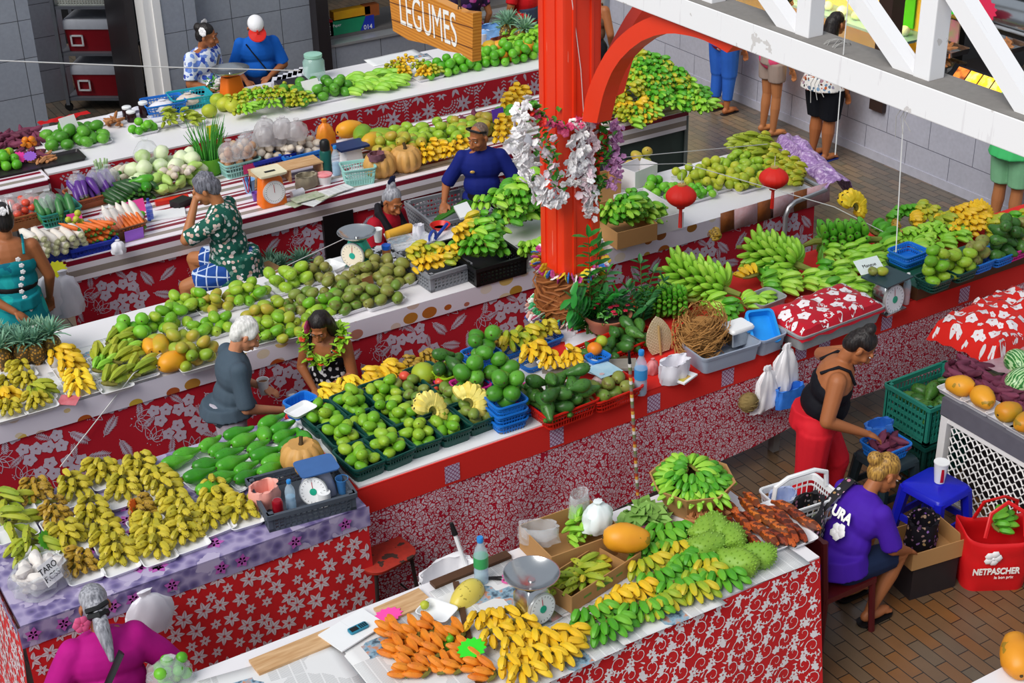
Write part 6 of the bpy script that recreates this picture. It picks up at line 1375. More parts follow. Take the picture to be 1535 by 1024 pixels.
garland('pink lilac garland hanging on the arch side of the pillar',G((922,185),(925,205),(918,230),(922,255),(914,280)),m_fl,.022,120,.06)
garland('green leafy garland between the white and lilac ones',G((902,185),(906,215),(898,245),(896,285),(893,310)),m_fr,.022,20,.05,leaves=120)
garland('red and pink rose garland across the top of the pillar flowers',G((800,165),(815,180),(835,188),(855,190),(872,178),(900,182)),m_fp_,.03,45,.05,leaves=30)
garland('red blossom spray with leaves on the far side of the pillar',G((795,162),(802,178),(808,185)),m_fr,.04,12,.04,leaves=70)
garland('dark leaf garland with pale pink orchids down the pillar front',G((812,200),(820,225),(828,245),(828,270),(832,290)),fruit_mat('petal_orchid',['#f2d0e0','#f8e8f0','#e8b8d0'],.5),.03,26,.06,leaves=60)
def lei(label,z,rad,cols,n,r=.03,tilt=.04,wob=.0):
    t =thing('shell_lei',label,'lei',(BX,PYc,0))
    for k,c in enumerate(cols):
        mb =MB()
        for i in range(n):
            if i % len(cols) != k: continue
            a =2*pi*i/n+R.uniform(-.03,.03)
            src =blossom_mesh(None,r*R.uniform(.8,1.2));mb.add(src.v,src.f,0,M.Translation((rad*cos(a),rad*sin(a),z+tilt*sin(a)+R.uniform(-1,1)*wob)) @ Euler((R.uniform(.5,2),0,a)).to_matrix().to_4x4())
        mb.build('strand',mat('lei_'+c,c,.45,var=.05),t)
lei('upper lei of blue, pink, yellow and white flowers round the pillar',1.43,.265,['#e8d83a','#3f8ae8','#d85aa8','#f4f4f0','#c03a8a','#e8c02a'],66,.036,.02,.03)
lei('lower lei of green and white shells round the pillar foot',1.06,.285,['#3fae6a','#f2f0ea','#4fbf7a'],48,.03,.02,.01)
lei('lowest lei of white, pink and blue shells lying at the pillar foot',1.02,.32,['#f4f2ee','#d8507a','#f0ece6','#2f7ae0','#e8b0a0'],62,.034,.0,.02)
# ================================================================ vegetable counter (second row)
def lumpbag(px,py,k,n,w,label,glabel,s=.9,h=.16,m=None,z=ZT,up=None):
    c =P(px,py,z);pile(k,c,w,w*.8,0,n,glabel,glabel+' group',s);bag(c,w*1.22,w*1.0,h,m or m_clear,label,R.random()*3,'clear_bag','bag',R.random()*20)
bag_c =None
def vegs(k,px,py,n,w,d,rz,label,z=ZT,lay=1,ang=0,jit=.15,s=1.0,pitch=0):
    c =P(px,py,z);r =.03
    for i in range(n):
        u =(i % max(1,n//lay)+.5)/max(1,n//lay)-.5;l =i//max(1,n//lay);q =M.Rotation(rz,3,'Z') @ V((u*w,R.uniform(-.5,.5)*d,0))
        veg(k,RT(c+q+V((0,0,.035+.05*l)),rz+ang+R.uniform(-jit,jit),0,pitch+R.uniform(-.08,.08),s*R.uniform(.9,1.08)),label,label+' group')
c =P(35,335,ZT);basket(c,.42,.3,.13,.05,mat('basket_wood','#a8683a',.6),'brown basket of bagged tomatoes beside the teal dress',nb=12,solid=.6);pile('tomato',c+V((0,0,.05)),.38,.26,0,30,'red tomato in the bagged heap beside the teal dress','bagged tomatoes',1.15);bag(c+V((-.08,0,.09)),.24,.22,.19,m_clear,'clear bag over the tomatoes',0,'clear_bag','bag',31);bag(c+V((.1,.02,.09)),.22,.2,.18,m_clear,'second clear bag over the tomatoes',0,'clear_bag','bag',33)
c =P(88,330,ZT);basket(c,.36,.3,.13,.05,m_bteal,'teal lattice basket of bagged cucumbers',nb=12);vegs('cucumber',84,322,12,.3,.1,.05,'green cucumber standing in the teal basket',ZT+.08,2,pi/2,.2,1.0,-.7);bag(c+V((-.06,0,.1)),.2,.2,.2,m_clear,'clear bag over the cucumbers',0,'clear_bag','bag',35)
card(P(106,330,ZT)+V((0,-.16,0)),.13,.12,'#ff4fa8','pink price card in front of the teal cucumber basket','',0,.1)
c =P(143,300,ZT);basket(c,.46,.34,.1,.1,mat('basket_rust','#b0603a',.6),'rust coloured basket of bagged eggplants',nb=12,solid=.6);vegs('eggplant',140,288,20,.4,.14,.1,'purple eggplant in the rust coloured basket',ZT+.08,2,pi/2,.3,1.05,-.6)
for i,dx in enumerate((-.12,.05,.16)): bag(c+V((dx,.04,.09)),.2,.2,.2,m_clear,'clear bag around eggplants, %s from the cucumbers' % ORDW(i),0,'clear_bag','bag',40+i)
vegs('zucchini',190,300,16,.38,.1,.1,'dark green zucchini in the heap beside the eggplants',ZT,2,pi/2+.5,.2,1.0,-.3);vegs('zucchini',205,290,10,.3,.1,.1,'dark green zucchini at the back of the heap',ZT+.06,2,pi/2+.5,.2,1.0,-.3)
goods('avo',[P(213,278,ZT+.12)+V((0,0,.05)),P(220,285,ZT+.08)+V((0,0,.05))],'large glossy green gourd over the zucchini','glossy green gourds over the zucchini',.1,s=.9)
card(P(206,320,ZT),.17,.12,'#ff4fa8','pink price card with a green lime before the zucchini','',.1,.3);goods('lime',[P(210,322,ZT)+V((0,-.06,.03))],'small lime resting before the pink card by the zucchini',None,s=.7)
vegs('squash',190,268,14,.42,.12,.1,'pale white squash at the back beside the eggplants',ZT+.02,2,.4,.3,1.0)
lk =thing('leek_bundle','bundle of leeks with green tops standing behind the eggplants','leeks',P(158,286,ZT));mb =MB()
for i in range(9): a =i*.7;mb.tube([(.02*cos(a),.02*sin(a),0),(.03*cos(a),.03*sin(a),.14),(.06*cos(a),.05*sin(a),.3)],[.016,.015,.008],6)
mb.build('stem',fruit_mat('leek',['#d8e8c0','#5a9a34','#4a8a2c'],.5),lk)
pile('cabbage',P(248,272,ZT),.75,.4,.1,20,'pale cabbage in the heap behind the seated man','pale cabbages behind the seated man',1.0);pile('choko',P(268,285,ZT),.5,.24,.1,16,'pale green chayote in front of the cabbages','chayotes before the cabbages',1.2);pile('potato',P(268,262,ZT+.14),.3,.2,.1,10,'bagged pale root behind the cabbages','bagged roots behind the cabbages',.9)
bag(P(222,245,ZT+.14),.24,.24,.25,m_clear,'clear knotted bag over a white cabbage',0,'clear_bag','bag',44)
vegs('daikon',82,375,20,.46,.05,.02,'white daikon radish in the heap at the counter edge',ZT+.07,3,pi/2+.25,.15,1.05,-.15);crate(P(82,382,ZT),.42,.3,.09,.02,m_bnavy,'navy blue crate of white daikon at the counter edge')
vegs('carrot',134,362,22,.36,.06,.02,'orange carrot in the heap beside the daikon',ZT+.07,3,pi/2+.7,.2,1.0,-.2);crate(P(136,372,ZT),.4,.28,.09,.02,m_bnavy,'navy blue crate of orange carrots at the counter edge')
pile('citrus',P(113,340,ZT+.08),.16,.1,0,5,'small yellow green fruit behind the carrots','small fruit behind the carrots',.7)
c =P(182,352,ZT);basket(c,.38,.3,.12,.1,mat('basket_brown','#8a5a3c',.6),'brown basket of bagged carrots and white radish',nb=12,solid=.7)
for i in range(5): veg('daikon',RT(c+V((-.08+.06*i,.03,.17)),pi/2+.35+R.uniform(-.1,.1),0,-.9,1.0),'white radish standing in the brown basket','white radishes in the brown basket')
for i in range(10): veg('carrot',RT(c+V((-.15+.035*i,-.05,.13)),pi/2+.3+R.uniform(-.3,.3),0,-.7,1.0),'bagged carrot in the brown basket','carrots in the brown basket')
bag(c+V((-.08,-.02,.09)),.22,.2,.2,m_clear,'clear bag around the carrots in the brown basket',0,'clear_bag','bag',46);card(c+V((.06,-.17,0)),.17,.1,'#a86ae0','violet price card hanging on the brown carrot basket','',.1,-.1)
star(P(82,392,ZT+.0)+V((0,0,.02)),.085,'#f0f02a','fluorescent yellow price tag at the counter edge below the daikon',RT(P(82,402,ZT-.02)+V((0,-.03,0)),.05,1.2));bag(P(172,372,ZT)+V((0,-.12,0)),.13,.1,.12,m_bag,'small white bag beside the violet card',seed=47)
for px,l,sd in ((78,'white plastic bag hanging under the daikon at the counter',49),(102,'white plastic bag hanging under the carrots at the counter',51)): bag(PY(px,470,11.5)+V((0,-.06,0)),.26,.12,.42,m_bag,l,seed=sd)
# spring onion bucket, onion basket, garlic crates
bk =thing('bucket','green bucket of spring onions beside the seated man','bucket',P(318,262,ZT)+V((0,.05,0)));MB().lathe([(.1,0),(.13,.17),(.135,.17),(.12,.02)],22).build('body',mat('bucket_green','#6ab82a',.4),bk)
mb =MB()
for i in range(70): a =R.random()*6.28;rr =.1*sqrt(R.random());l =R.uniform(.3,.5);mb.tube([(rr*cos(a),rr*sin(a),.05),(rr*cos(a)*1.4,rr*sin(a)*1.3,.05+l*.6),(rr*cos(a)*2.1+R.uniform(-.03,.03),rr*sin(a)*1.6,.05+l)],[.007,.006,.002],4)
tag(mb.build('spring_onion_bunch',fruit_mat('onion_leaf',['#3f9a3a','#2f7a3a','#5ab83a'],.5),None,bk.location.copy()),'tall bunch of spring onions standing in the green bucket','spring onions');card(bk.location+V((.1,.06,.3)),.11,.13,'#f0e02a','yellow price card among the spring onions','',0,.2)
c =P(358,258,ZT);basket(c,.36,.28,.14,.05,m_baqua,'pale aqua basket of bagged onions',nb=11);pile('onion',c+V((0,0,.09)),.34,.26,0,34,'golden onion bagged in the pale aqua basket','bagged onions',1.05);MB().box((.05,-.146,.07),(.13,.004,.09)).build('pink_panel',mat('panel_pink','#d9407a',.5),None,c,.05,smooth=False);tag(list(C.objects)[-1],'pink card on the front of the pale aqua onion basket','card')
for i,(px,py) in enumerate(((345,240),(365,235),(372,225))): bag(P(px,py,ZT+.18),.2,.18,.2,m_clear,'clear bag of onions, %s from the spring onions' % ORDW(i),0,'clear_bag','bag',52+i)
for px,m,cn,pos in ((402,m_bnavy,'navy blue','beside the onions'),(448,m_bblue,'bright blue','before the red sweets')):
    c =P(px,246 if px < 420 else 240,ZT);crate(c,.42,.34,.12,.05,m,'%s crate of bagged garlic and potatoes %s' % (cn,pos));pile('potato',c+V((0,.02,.06)),.4,.32,0,26,'bagged pale potato in the %s crate' % cn,'bagged potatoes, %s crate' % cn,1.1)
    for i in range(5): bag(c+V((R.uniform(-.15,.15),R.uniform(-.08,.12),.15+.03*i)),.2,.19,.2,glass('clear_grey','#d8d4d6',.12,.42) if 'clear_grey' not in MATS else MATS['clear_grey'],'knotted clear bag of potatoes and garlic in the %s crate' % cn,0,'clear_bag','bag',60+i+px,True);list(C.objects)[-1]['group'] ='knotted bags in the %s crate' % cn
# orange dial scale, desk clutter
os_ =thing('weighing_scale','orange scale with a large white dial on the striped counter','scale',P(408,305,ZT),.0);m_or =mat('scale_orange','#f0741c',.35,var=.04)
MB().loft([(.24,.16,0,.02),(.24,.155,.05,.03),(.2,.13,.24,.03),(.15,.1,.27,.02)],k=3).build('body',m_or,os_);MB().loft([(.24,.22,.29,.02),(.26,.24,.3,.02),(.26,.24,.315,.02),(.24,.22,.312,.02)],k=2).build('tray_plate',mat('plate_cream','#efe6c4',.4),os_);MB().box((0,0,.28),(.08,.06,.03)).build('column',m_steel,os_);MB().box((0,-.02,.316),(.1,.03,.002)).build('marking',m_ink,os_,smooth=False)
scale_dial(os_,.098,M.Translation((0,-.078,.135)) @ M.Rotation(pi/2-.12,4,'X'),'#f4f4f2',None,rimc='#e8e8e8',ticks=30)
cup(P(375,288,ZT),'pale blue cup of pens beside the orange scale',mat('cup_paleblue','#8ab8e8',.4),.055,.12,'pen_cup')
for i in range(5): o =MB().tube([(0,0,0),(R.uniform(-.03,.03),R.uniform(-.02,.02),.15)],.005,6).build('pen',mat('pen_%d' % (i % 3),['#c0202a','#20304a','#2a5ac0'][i % 3],.4),None,P(375,288,ZT+.04)+V((R.uniform(-.025,.025),R.uniform(-.02,.02),0)));tag(o,'pen standing in the pale blue cup','pen','pens in the pale blue cup')
cup(P(384,300,ZT),'small violet pot before the pen cup',mat('pot_violet','#8a5ac0',.4),.035,.07,'pot')
wb_ =thing('wooden_shelf','small wooden shelf box under the garlic crates','shelf',P(430,268,ZT));mb =MB()
for x in (-.32,0,.32): mb.box((x,0,.06),(.015,.2,.12))
mb.box((0,0,.125),(.66,.22,.012));mb.build('frame',m_plank,wb_,smooth=False)
tag(MB().tube([(0,0,0),(.12,.02,0)],[.03,.035],14).build('paper_cup',m_bag,None,P(437,292,ZT+.034)),'white paper cup lying on its side by the orange scale','cup')
for i,(px,py,a) in enumerate(((452,302,.3),(475,300,.5),(490,292,.35),(505,285,.2),(460,296,.1))):
    o =paper([(-.14,-.07,0),(.14,-.07,0),(.14,.07,0),(-.14,.07,0)],'leaflet in the paper stack on the striped counter','leaflet',m_news if i % 2 else mat('leaf_mix','#d8d0c8',.5,c2='#7a9a5a',scale=22),'leaflet',.006);o.location =P(px,py,ZT+.002+.006*i);o.rotation_euler =(0,0,a);o['group'] ='leaflets on the striped counter'
t =thing('dessert_tub','white tub with a red printed lid on the striped counter','tub',P(487,275,ZT));MB().lathe([(.055,0),(.07,.08)],20).build('body',m_whp,t);MB().lathe([(.072,.08),(.074,.095),(.06,.1),(1e-6,.1)],20).build('lid',mat('lid_red','#e8404a',.4,c2='#f4c0c4',scale=25),t)
bag(P(460,280,ZT),.22,.16,.12,mat('clutter_tan','#b0a48a',.6,c2='#7a7464',scale=14),'crumpled brown paper bag beside the white tub',seed=71,knot=False);basket(P(538,272,ZT),.3,.24,.16,-.25,m_baqua,'pale aqua basket of coins and bags beside the pumpkins',nb=10);bag(P(535,268,ZT+.03),.18,.15,.13,m_clear,'crumpled clear bag in the aqua basket',seed=73)
bottle(P(505,262,ZT),'clear water bottle behind the white tub',.28,.04);t =thing('thermos','dark green thermos with a black lid behind the white tub','thermos',P(490,258,ZT));MB().lathe([(.05,0),(.055,.02),(.055,.2),(.045,.22)],18).build('body',mat('thermos_green','#0f5a52',.35),t);MB().lathe([(.045,.22),(.048,.23),(.046,.3),(.03,.32)],16).build('lid',m_blk,t)
bag(P(490,232,ZT),.2,.14,.36,mat('packet_orange','#e8501a',.35,c2='#f0b030',scale=9),'tall orange and yellow sweets packet standing behind the thermos',seed=75,name='sweets_packet',cat='packet'); 
sw =thing('cash_scale','small white scale with a dark blue flat plate beside the water bottle','scale',P(527,240,ZT));MB().loft([(.2,.16,0,.02),(.17,.13,.12,.02)],k=3).build('body',m_whp,sw);MB().box((0,0,.15),(.3,.22,.02)).build('plate',mat('plate_navy','#1f3468',.4),sw,smooth=False)
pumpkin(P(571,262,ZT),'tan ribbed pumpkin beside the aqua basket',1.2,.3);pumpkin(P(609,254,ZT),'tan ribbed pumpkin closest to the yellow bananas',1.2,1.1);bag(P(565,240,ZT+.18),.16,.14,.07,mat('dried_purple','#8a5a6a',.7,c2='#5a3a44',scale=20),'dried purple bundle on top of the first pumpkin',seed=77,knot=False,name='dried_bundle',cat='bundle')
for px,py,k,a,l in ((525,205,'papaya',.1,'yellow papaya at the end of the big mango heap'),(545,212,'papayaG',1,'green papaya behind the yellow one'),(573,215,'papayaG',-.7,'long green papaya above the first pumpkin'),(560,222,'papayaG',.5,'dark green papaya beside the long one')):
    goods(k,[P(px,py,ZT+.05)+V((0,0,.08))],l,None,.05,s=1.25);list(C.objects)[-1].rotation_euler =(0,0,a)
pile('mango',P(640,218,ZT),1.05,.62,.05,66,'green mango in the big heap on the striped counter','mangoes in the big heap',1.15);pile('mangoR',P(600,228,ZT+.1),.5,.35,.05,16,'rosy green mango over the near end of the big heap','rosy mangoes over the big heap',1.1);pile('mangoR',P(705,202,ZT),.5,.5,.05,20,'green red mango at the far end of the big heap','mangoes at the far end of the big heap',1.15)
pile('lime',P(765,190,ZT),.42,.34,.05,16,'bright green lime beside the white garland','limes beside the white garland',1.4);pile('tuber',P(712,182,ZT+.05),.3,.2,.1,10,'purple sweet potato behind the big mango heap','sweet potatoes behind the mango heap');card(P(748,182,ZT+.12),.14,.13,'#6a3ac0','violet price card in front of the limes','',.1,.2)
for i,(px,py) in enumerate(((635,240),(650,232),(665,238),(690,228),(645,246),(678,240))): hand('yellow',P(px,py,ZT+.02)+V((0,.02,.03)),FR+R.uniform(-.5,.5),8,'yellow hand along the striped edge beside the pumpkins','yellow hands beside the pumpkins',.5,False,0,1.1)
for i,(px,py) in enumerate(((760,212),(752,200),(755,220),(768,160),(775,152),(760,168))): hand('yellow',P(px,py,ZT+.04)+V((0,.02,.05)),FR+R.uniform(-.5,.5),8,'ripe yellow hand beside the white garland','ripe yellow hands by the white garland',.5,False,0,1.2)
bag(P(775,225,ZT),.3,.22,.2,m_bag,'white plastic bag under the white garland',seed=79);bag(P(785,250,ZT),.2,.16,.12,m_clear,'clear crumpled bag beside the navy shirt',seed=80)
def bananaheap(cx,cy,n,w,d,keys,label,group,hmax=.3,s=1.0,z=ZT):
    c =P(cx,cy,z)
    for i in range(n):
        x,y =R.uniform(-1,1),R.uniform(-1,1);h =hmax*max(0,1-max(abs(x),abs(y))**1.6)*R.uniform(.75,1)
        k =keys(x,y) if callable(keys) else R.choice(keys);hand(k,c+V((x*w/2,y*d/2,.04+h)),FR+R.uniform(-.9,.9)+(-.5 if x > .6 else 0),R.choice((8,9,10)),label % nm.get(k,k),group % nm.get(k,k),.6,False,0,s)
bananaheap(958,160,175,1.05,1.1,lambda x,y: R.choice(('yellow','mixed','mixed')) if x < -.25 and R.random() < .7 else R.choice(('green','lime','green','mixed')),'hand of %s bananas in the great heap behind the arch','%s hands in the great heap',.42,1.15)
# stool and papers by the seated man
o =paper([(-.15,-.1,0),(.15,-.1,0),(.15,.1,0),(-.15,.1,0)],'white notepad lying before the seated man','notepad',m_whp,'notepad',.012);o.location =P(252,322,ZT+.002);o.rotation_euler =(0,0,-.3)
o =tag(MB().box((0,0,.03),(.16,.12,.06)).build('cash_box',m_blk,None,P(272,308,ZT),.4,smooth=False),'black cash box beside the notepad','box');o =tag(MB().box((0,0,.02),(.3,.06,.04)).build('red_folder',m_bred,None,P(258,303,ZT),-.1,smooth=False),'red folder behind the notepad','folder');bottle(P(226,330,ZT),'small blue bottle standing before the pink price card',.2,.03,'#2a5ae0','#20409a',None,body='#3a6ae8')
# ================================================================ back stall (first row)
def ft(px,py,k,n,w,d,lab,pos,s=1.0): foam(P(px,py,ZT+.002),w,d,0,'white tray of %s %s' % (lab,pos));pile(k,P(px,py,ZT+.01),w,d,0,n,'%s %s' % (lab,pos),lab+' '+pos,s)
ft(112,212,'avoR',20,.62,.48,'green avocado','at the near corner of the back stall',1.15);ft(140,214,'avoR',6,.34,.26,'green avocado','on the second small tray of the back stall',1.15);card(P(108,198,ZT+.12),.18,.16,'#f4f4f2','white price card standing among the avocados on the back stall','',.3,.4)
ft(215,198,'lime',7,.28,.22,'bright lime','in the middle of the white back stall',1.15)
for px,py in ((252,186),(246,178),(274,178),(287,185)): foam(P(px,py,ZT+.002),.3,.22,0,'white tray under yellow green fruit, %s from the jars' % ORDW([252,246,274,287].index(px)));hand('plantain',P(px,py,ZT+.03),FR+R.uniform(-1,1),6,'small yellow green hand on the white back stall trays','small hands on the back stall trays',.4,False,0,.8)
for px,py,l in ((315,176,'large green custard fruit on the back stall tray'),(337,166,'pale green fruit before the orange scale'),(350,168,'pale green fruit next to the long green bananas'),(328,160,'green fruit beside the white flowers')): goods('cabbage',[P(px,py,ZT)+V((0,0,.07))],l,None,s=1.2);list(C.objects)[-1].data =R.choice(K['citrus'][0]);list(C.objects)[-1].scale =(2.0,2.0,1.7);list(C.objects)[-1].name ='custard_fruit';list(C.objects)[-1]['category'] ='fruit'
for px,py in ((172,186),(165,190),(178,190)): goods('ginger',[P(px+R.uniform(-5,5),py+R.uniform(-3,3),ZT)+V((0,0,.02+.02*j)) for j in range(4)],'pale root in the small heap on the back stall','pale roots on the back stall',s=1.4)
mb =MB();mb.grid(lambda u,v: P(150+60*u,178-16*u+14*v-8*v*u,ZT)+V((0,0,.02+.03*MN.noise(V((u*5,v*5,2))))),14,8);tag(mb.build('plastic_sheet',m_bag),'crumpled white plastic sheet at the back of the back stall','sheet')
mb =MB();mb.grid(lambda u,v: P(62+75*u,192-18*u+5*v,ZT)+V((0,.12*v,.03*v+.03+.02*MN.noise(V((u*8,v*4,5))))),20,4);tag(mb.build('folded_cloth',m_cbright),'rolled red cloth along the back edge of the back stall','cloth')
for i,(px,py,h) in enumerate(((192,178,.13),(198,182,.11),(217,175,.16))):
    t =thing('jam_jar','dark jam jar with a white lid, %s from the doorway side' % ORDW(i),'jar',P(px,py,ZT));MB().lathe([(.045,0),(.05,.01),(.05,h*.75),(.043,h*.85)],16).build('body',mat('jam_dark','#2a1214',.2),t);MB().lathe([(.046,h*.85),(.048,h*.88),(.048,h),(.04,h+.005)],16).build('lid',m_whp,t)
for px,py,m,l in ((247,168,m_bblue,'blue basket of white packets on the back stall'),(286,158,mat('basket_cyan','#2ab4c4',.4),'cyan basket of wrapped food on the back stall')): basket(P(px,py,ZT),.42,.32,.13,-.1,m,l,nb=11);bag(P(px-3,py-3,ZT+.05),.26,.2,.11,m_bag if px < 260 else mat('wrap_peach','#e8d8cc',.5),'white packet in the %s basket on the back stall' % ('blue' if px < 260 else 'cyan'),seed=px)
o2 =thing('weighing_scale','orange scale with a wide steel pan in front of the two sellers','scale',P(350,152,ZT),.2);MB().loft([(.26,.2,0,.02),(.24,.18,.08,.03),(.18,.14,.28,.03)],k=3).build('body',m_or,o2);MB().lathe([(.02,.27),(.02,.32)],10).build('column',m_steel,o2);pan(o2,.2,.3,depth=.06)
mb =leafset(60,lambda i: (V((R.uniform(-.1,.1),R.uniform(-.08,.08),.05+R.random()*.14)),rv()),.07,.4);fl =tag(mb.build('flower_bunch',MATS['plant_leaf'],None,P(326,145,ZT),fix=False),'bunch of white flowers and leaves beside the orange pan scale','flowers');mb =MB()
for i in range(16): src =blossom_mesh(None,.035);mb.add(src.v,src.f,0,M.Translation((R.uniform(-.12,.12),R.uniform(-.1,.06),.1+R.random()*.1)) @ Euler((R.uniform(.3,1.5),0,R.random()*6)).to_matrix().to_4x4())
mb.build('blossom',m_fw,fl)
bananaheap(400,162,34,.75,.5,('mixed','lime','mixed'),'small %s hand in the heap beside the orange pan scale','%s hands beside the orange pan scale',.1,.9)
ft(472,146,'avoR',34,.8,.5,'green avocado','behind the tray heap card',1.1);card(P(470,140,ZT+.1),.2,.15,'#f4f4f0','white price card standing on the avocado heap','',.1,.5)
for i in range(6): o =tag(MB().box((0,0,.03),(.1,.22,.06)).build('wrapped_packet',m_bag,None,P(415+8*i,128-3*i,ZT),-.5,smooth=True),'white wrapped packet in the row before the cap wearing seller','packet','white packets before the cap wearing seller')
t =thing('glass_jar','pale green glass jar in front of the window wall','jar',P(472,118,ZT));MB().lathe([(.1,0),(.12,.03),(.12,.2),(.09,.24)],18).build('body',glass('jar_glass','#bfe8dc',.1,.5),t);MB().lathe([(.09,.24),(.1,.25),(.1,.28),(.02,.29)],18).build('lid',mat('lid_mint','#a8dcc8',.4),t)
dkb =tag(MB().box((0,0,.06),(.34,.24,.12)).build('dark_tray',m_frame,None,P(440,138,ZT),-.1,smooth=False),'dark tray under the white packets','tray')
for i in range(120):
    px,py =505+R.random()*90,112+R.random()*26;py += (px-550)*-.15+4
    if i < 60: o =link('green_bean_bundle',R.choice(BK['lime']['me']),mx=RT(P(px,py,ZT)+V((0,0,.02+.05*R.random())),-.9+R.uniform(-.3,.3),0,0,1.5));tag(o,'long pale green pod in the heap behind the hanging sign','pod','pale green pods behind the hanging sign')
for px,py,k,pos in ((590,108,'mixed','first'),(612,112,'yellow','second'),(632,106,'mixed','third'),(608,100,'yellow','fourth'),(640,116,'yellow','fifth'),(655,110,'mixed','sixth')): foam(P(px,py,ZT+.002),.34,.26,0,'tray of small bananas under the sign, %s from the pods' % pos);[hand('yellow' if k == 'yellow' else 'mixed',P(px,py,ZT+.03)+V((R.uniform(-.08,.08),R.uniform(-.05,.08),.02)),FR+R.uniform(-.6,.6),8,'small banana hand on the %s tray from the pods under the sign' % pos,'banana hands on the %s tray under the sign' % pos,.5,False,0,.85) for _ in range(2)]
sheet([(560,100),(640,84),(620,74),(545,90)],'white sheets of paper at the back edge under the sign',ZT+.004,'paper','paper',m_whp);sheet([(590,98),(650,88),(640,80),(580,92)],'newspaper at the back edge under the sign',ZT+.006)
pile('lime',P(690,104,ZT),1.0,.4,.0,40,'bright green lime in the long heap under the sign end','limes under the sign end',1.3);pile('lime',P(765,92,ZT),.7,.35,0,34,'bright green lime in front of the papayas by the pillar','limes by the papayas',1.35)
for px,py,k,a,l in ((712,88,'papayaG',1.5,'tall green papaya next to the sign edge'),(733,84,'papayaG',1.4,'second tall green papaya next to the sign edge'),(752,84,'papaya',.3,'yellow papaya in front of the pineapples'),(792,84,'papaya',.8,'large orange papaya touching the pillar side')): goods(k,[P(px,py,ZT)+V((0,0,.1))],l,None,.05,s=1.25);list(C.objects)[-1].rotation_euler =(0,.3,a)
pile('mandarin',P(772,90,ZT),.45,.25,0,9,'orange yellow fruit in front of the pillar papayas','orange fruit by the pillar papayas',1.5)
for i,(px,py,tl) in enumerate(((765,60,.3),(775,66,.5),(785,62,1.1),(758,66,.2))): pineapple(P(px,py,ZT),'pineapple heaped at the far end of the back stall',R.random()*6,tl,1.35,'pineapples at the far end of the back stall')
bananaheap(800,70,10,.5,.4,('lime',),'%s hand beside the pineapples by the pillar','%s hands beside the pineapples',.08,1.2);bag(P(738,62,ZT),.4,.3,.18,mat('bag_skyblue','#6aa8f0',.35,c2='#9cc8f8'),'sky blue plastic bag behind the tall papayas',seed=91,knot=False);bag(P(720,66,ZT),.3,.2,.14,m_bag,'white plastic bag behind the tall papayas',seed=93,knot=False);bag(P(752,72,ZT),.3,.16,.12,mat('dried_red','#9a4a2a',.7,c2='#6a2a1a',scale=18),'reddish brown bundle in front of the pineapples',seed=95,knot=False,name='dried_bundle',cat='bundle')
# sweet potato counter at the far left
pile('tuber',P(22,215,ZT),.55,.5,0,44,'purple sweet potato heaped on the small striped counter','sweet potatoes on the small counter',1.15);pile('tuber',P(40,240,ZT),.36,.26,0,14,'reddish sweet potato in front by the pink tag','sweet potatoes by the pink tag',1.1);pile('lime',P(8,250,ZT),.3,.34,0,14,'green lime in the tray at the frame edge','limes at the frame edge',1.2)
pile('mandarin',P(43,222,ZT),.2,.15,0,6,'yellow fruit beside the sweet potatoes','yellow fruit beside the sweet potatoes');pile('ginger',P(62,240,ZT),.22,.26,0,24,'ginger piece beside the reddish sweet potatoes','ginger pieces on the small counter',1.4);star(P(28,232,ZT+.1),.07,'#ff3fa8','pink price tag among the sweet potatoes',mx=RT(P(28,236,ZT+.08),.1,1.0));star(P(45,230,ZT+.1),.06,'#a86ae0','violet price tag among the sweet potatoes',mx=RT(P(45,234,ZT+.08),.1,1.0));card(P(8,238,ZT+.06),.12,.09,'#e8e02a','yellow price card among the limes at the frame edge','',.1,.3)
foam(P(55,248,ZT+.002),.9,.3,0,'long dark tray under the sweet potatoes',m=m_frame)
# ================================================================ grey trolley with red coolers behind the doorway
tr_ =thing('trolley','grey wheeled shelf trolley standing inside the dark doorway','trolley',(5.05,18.15,0),-.62);m_tr =mat('trolley_grey','#7d8088',.4,metal=.3)
for x in (-.42,.42):
    for y in (-.28,.28): MB().box((x,y,.95),(.045,.045,1.75)).build('post',m_tr,tr_,smooth=False);mb =MB();mb.lathe([(.05,-.015),(.055,0),(.05,.015)],14,mx=M.Translation((x,y,.055)) @ M.Rotation(pi/2,4,'X'));mb.build('wheel',m_blk,tr_)
for z in (.15,.72,1.3): MB().box((0,0,z),(.86,.58,.035)).build('shelf',m_tr,tr_,smooth=False)
def cooler(z,l):
    t =thing('cooler',l,'cooler',V((5.05,18.15,z)),-.62);MB().loft([(.66,.42,0,.03),(.7,.46,.28,.03)],k=3).build('body',mat('cooler_red','#9c1422',.4),t);MB().loft([(.72,.48,.28,.03),(.72,.48,.37,.04),(.68,.44,.4,.04)],k=3).build('lid',mat('cooler_white','#c9ccd6',.4),t)
    mb =MB()
    for a in ((-.07,.14,.02,.14),(.07,.14,.02,.14),(0,.2,.16,.02),(0,.08,.16,.02)): mb.box((a[0]-.2,-.238,a[1]),(a[2],.012,a[3]))
    mb.build('handle',m_whp,t,smooth=False)
cooler(.17,'red cooler with a white lid on the lowest trolley shelf');cooler(.74,'red cooler with a white lid on the middle trolley shelf');cooler(1.46,'red cooler on top above the white bread crate')
crate(V((5.05,18.15,1.32)),.8,.52,.13,-.62,mat('crate_white','#d8dcd2',.5),'white slatted crate on the top trolley shelf')

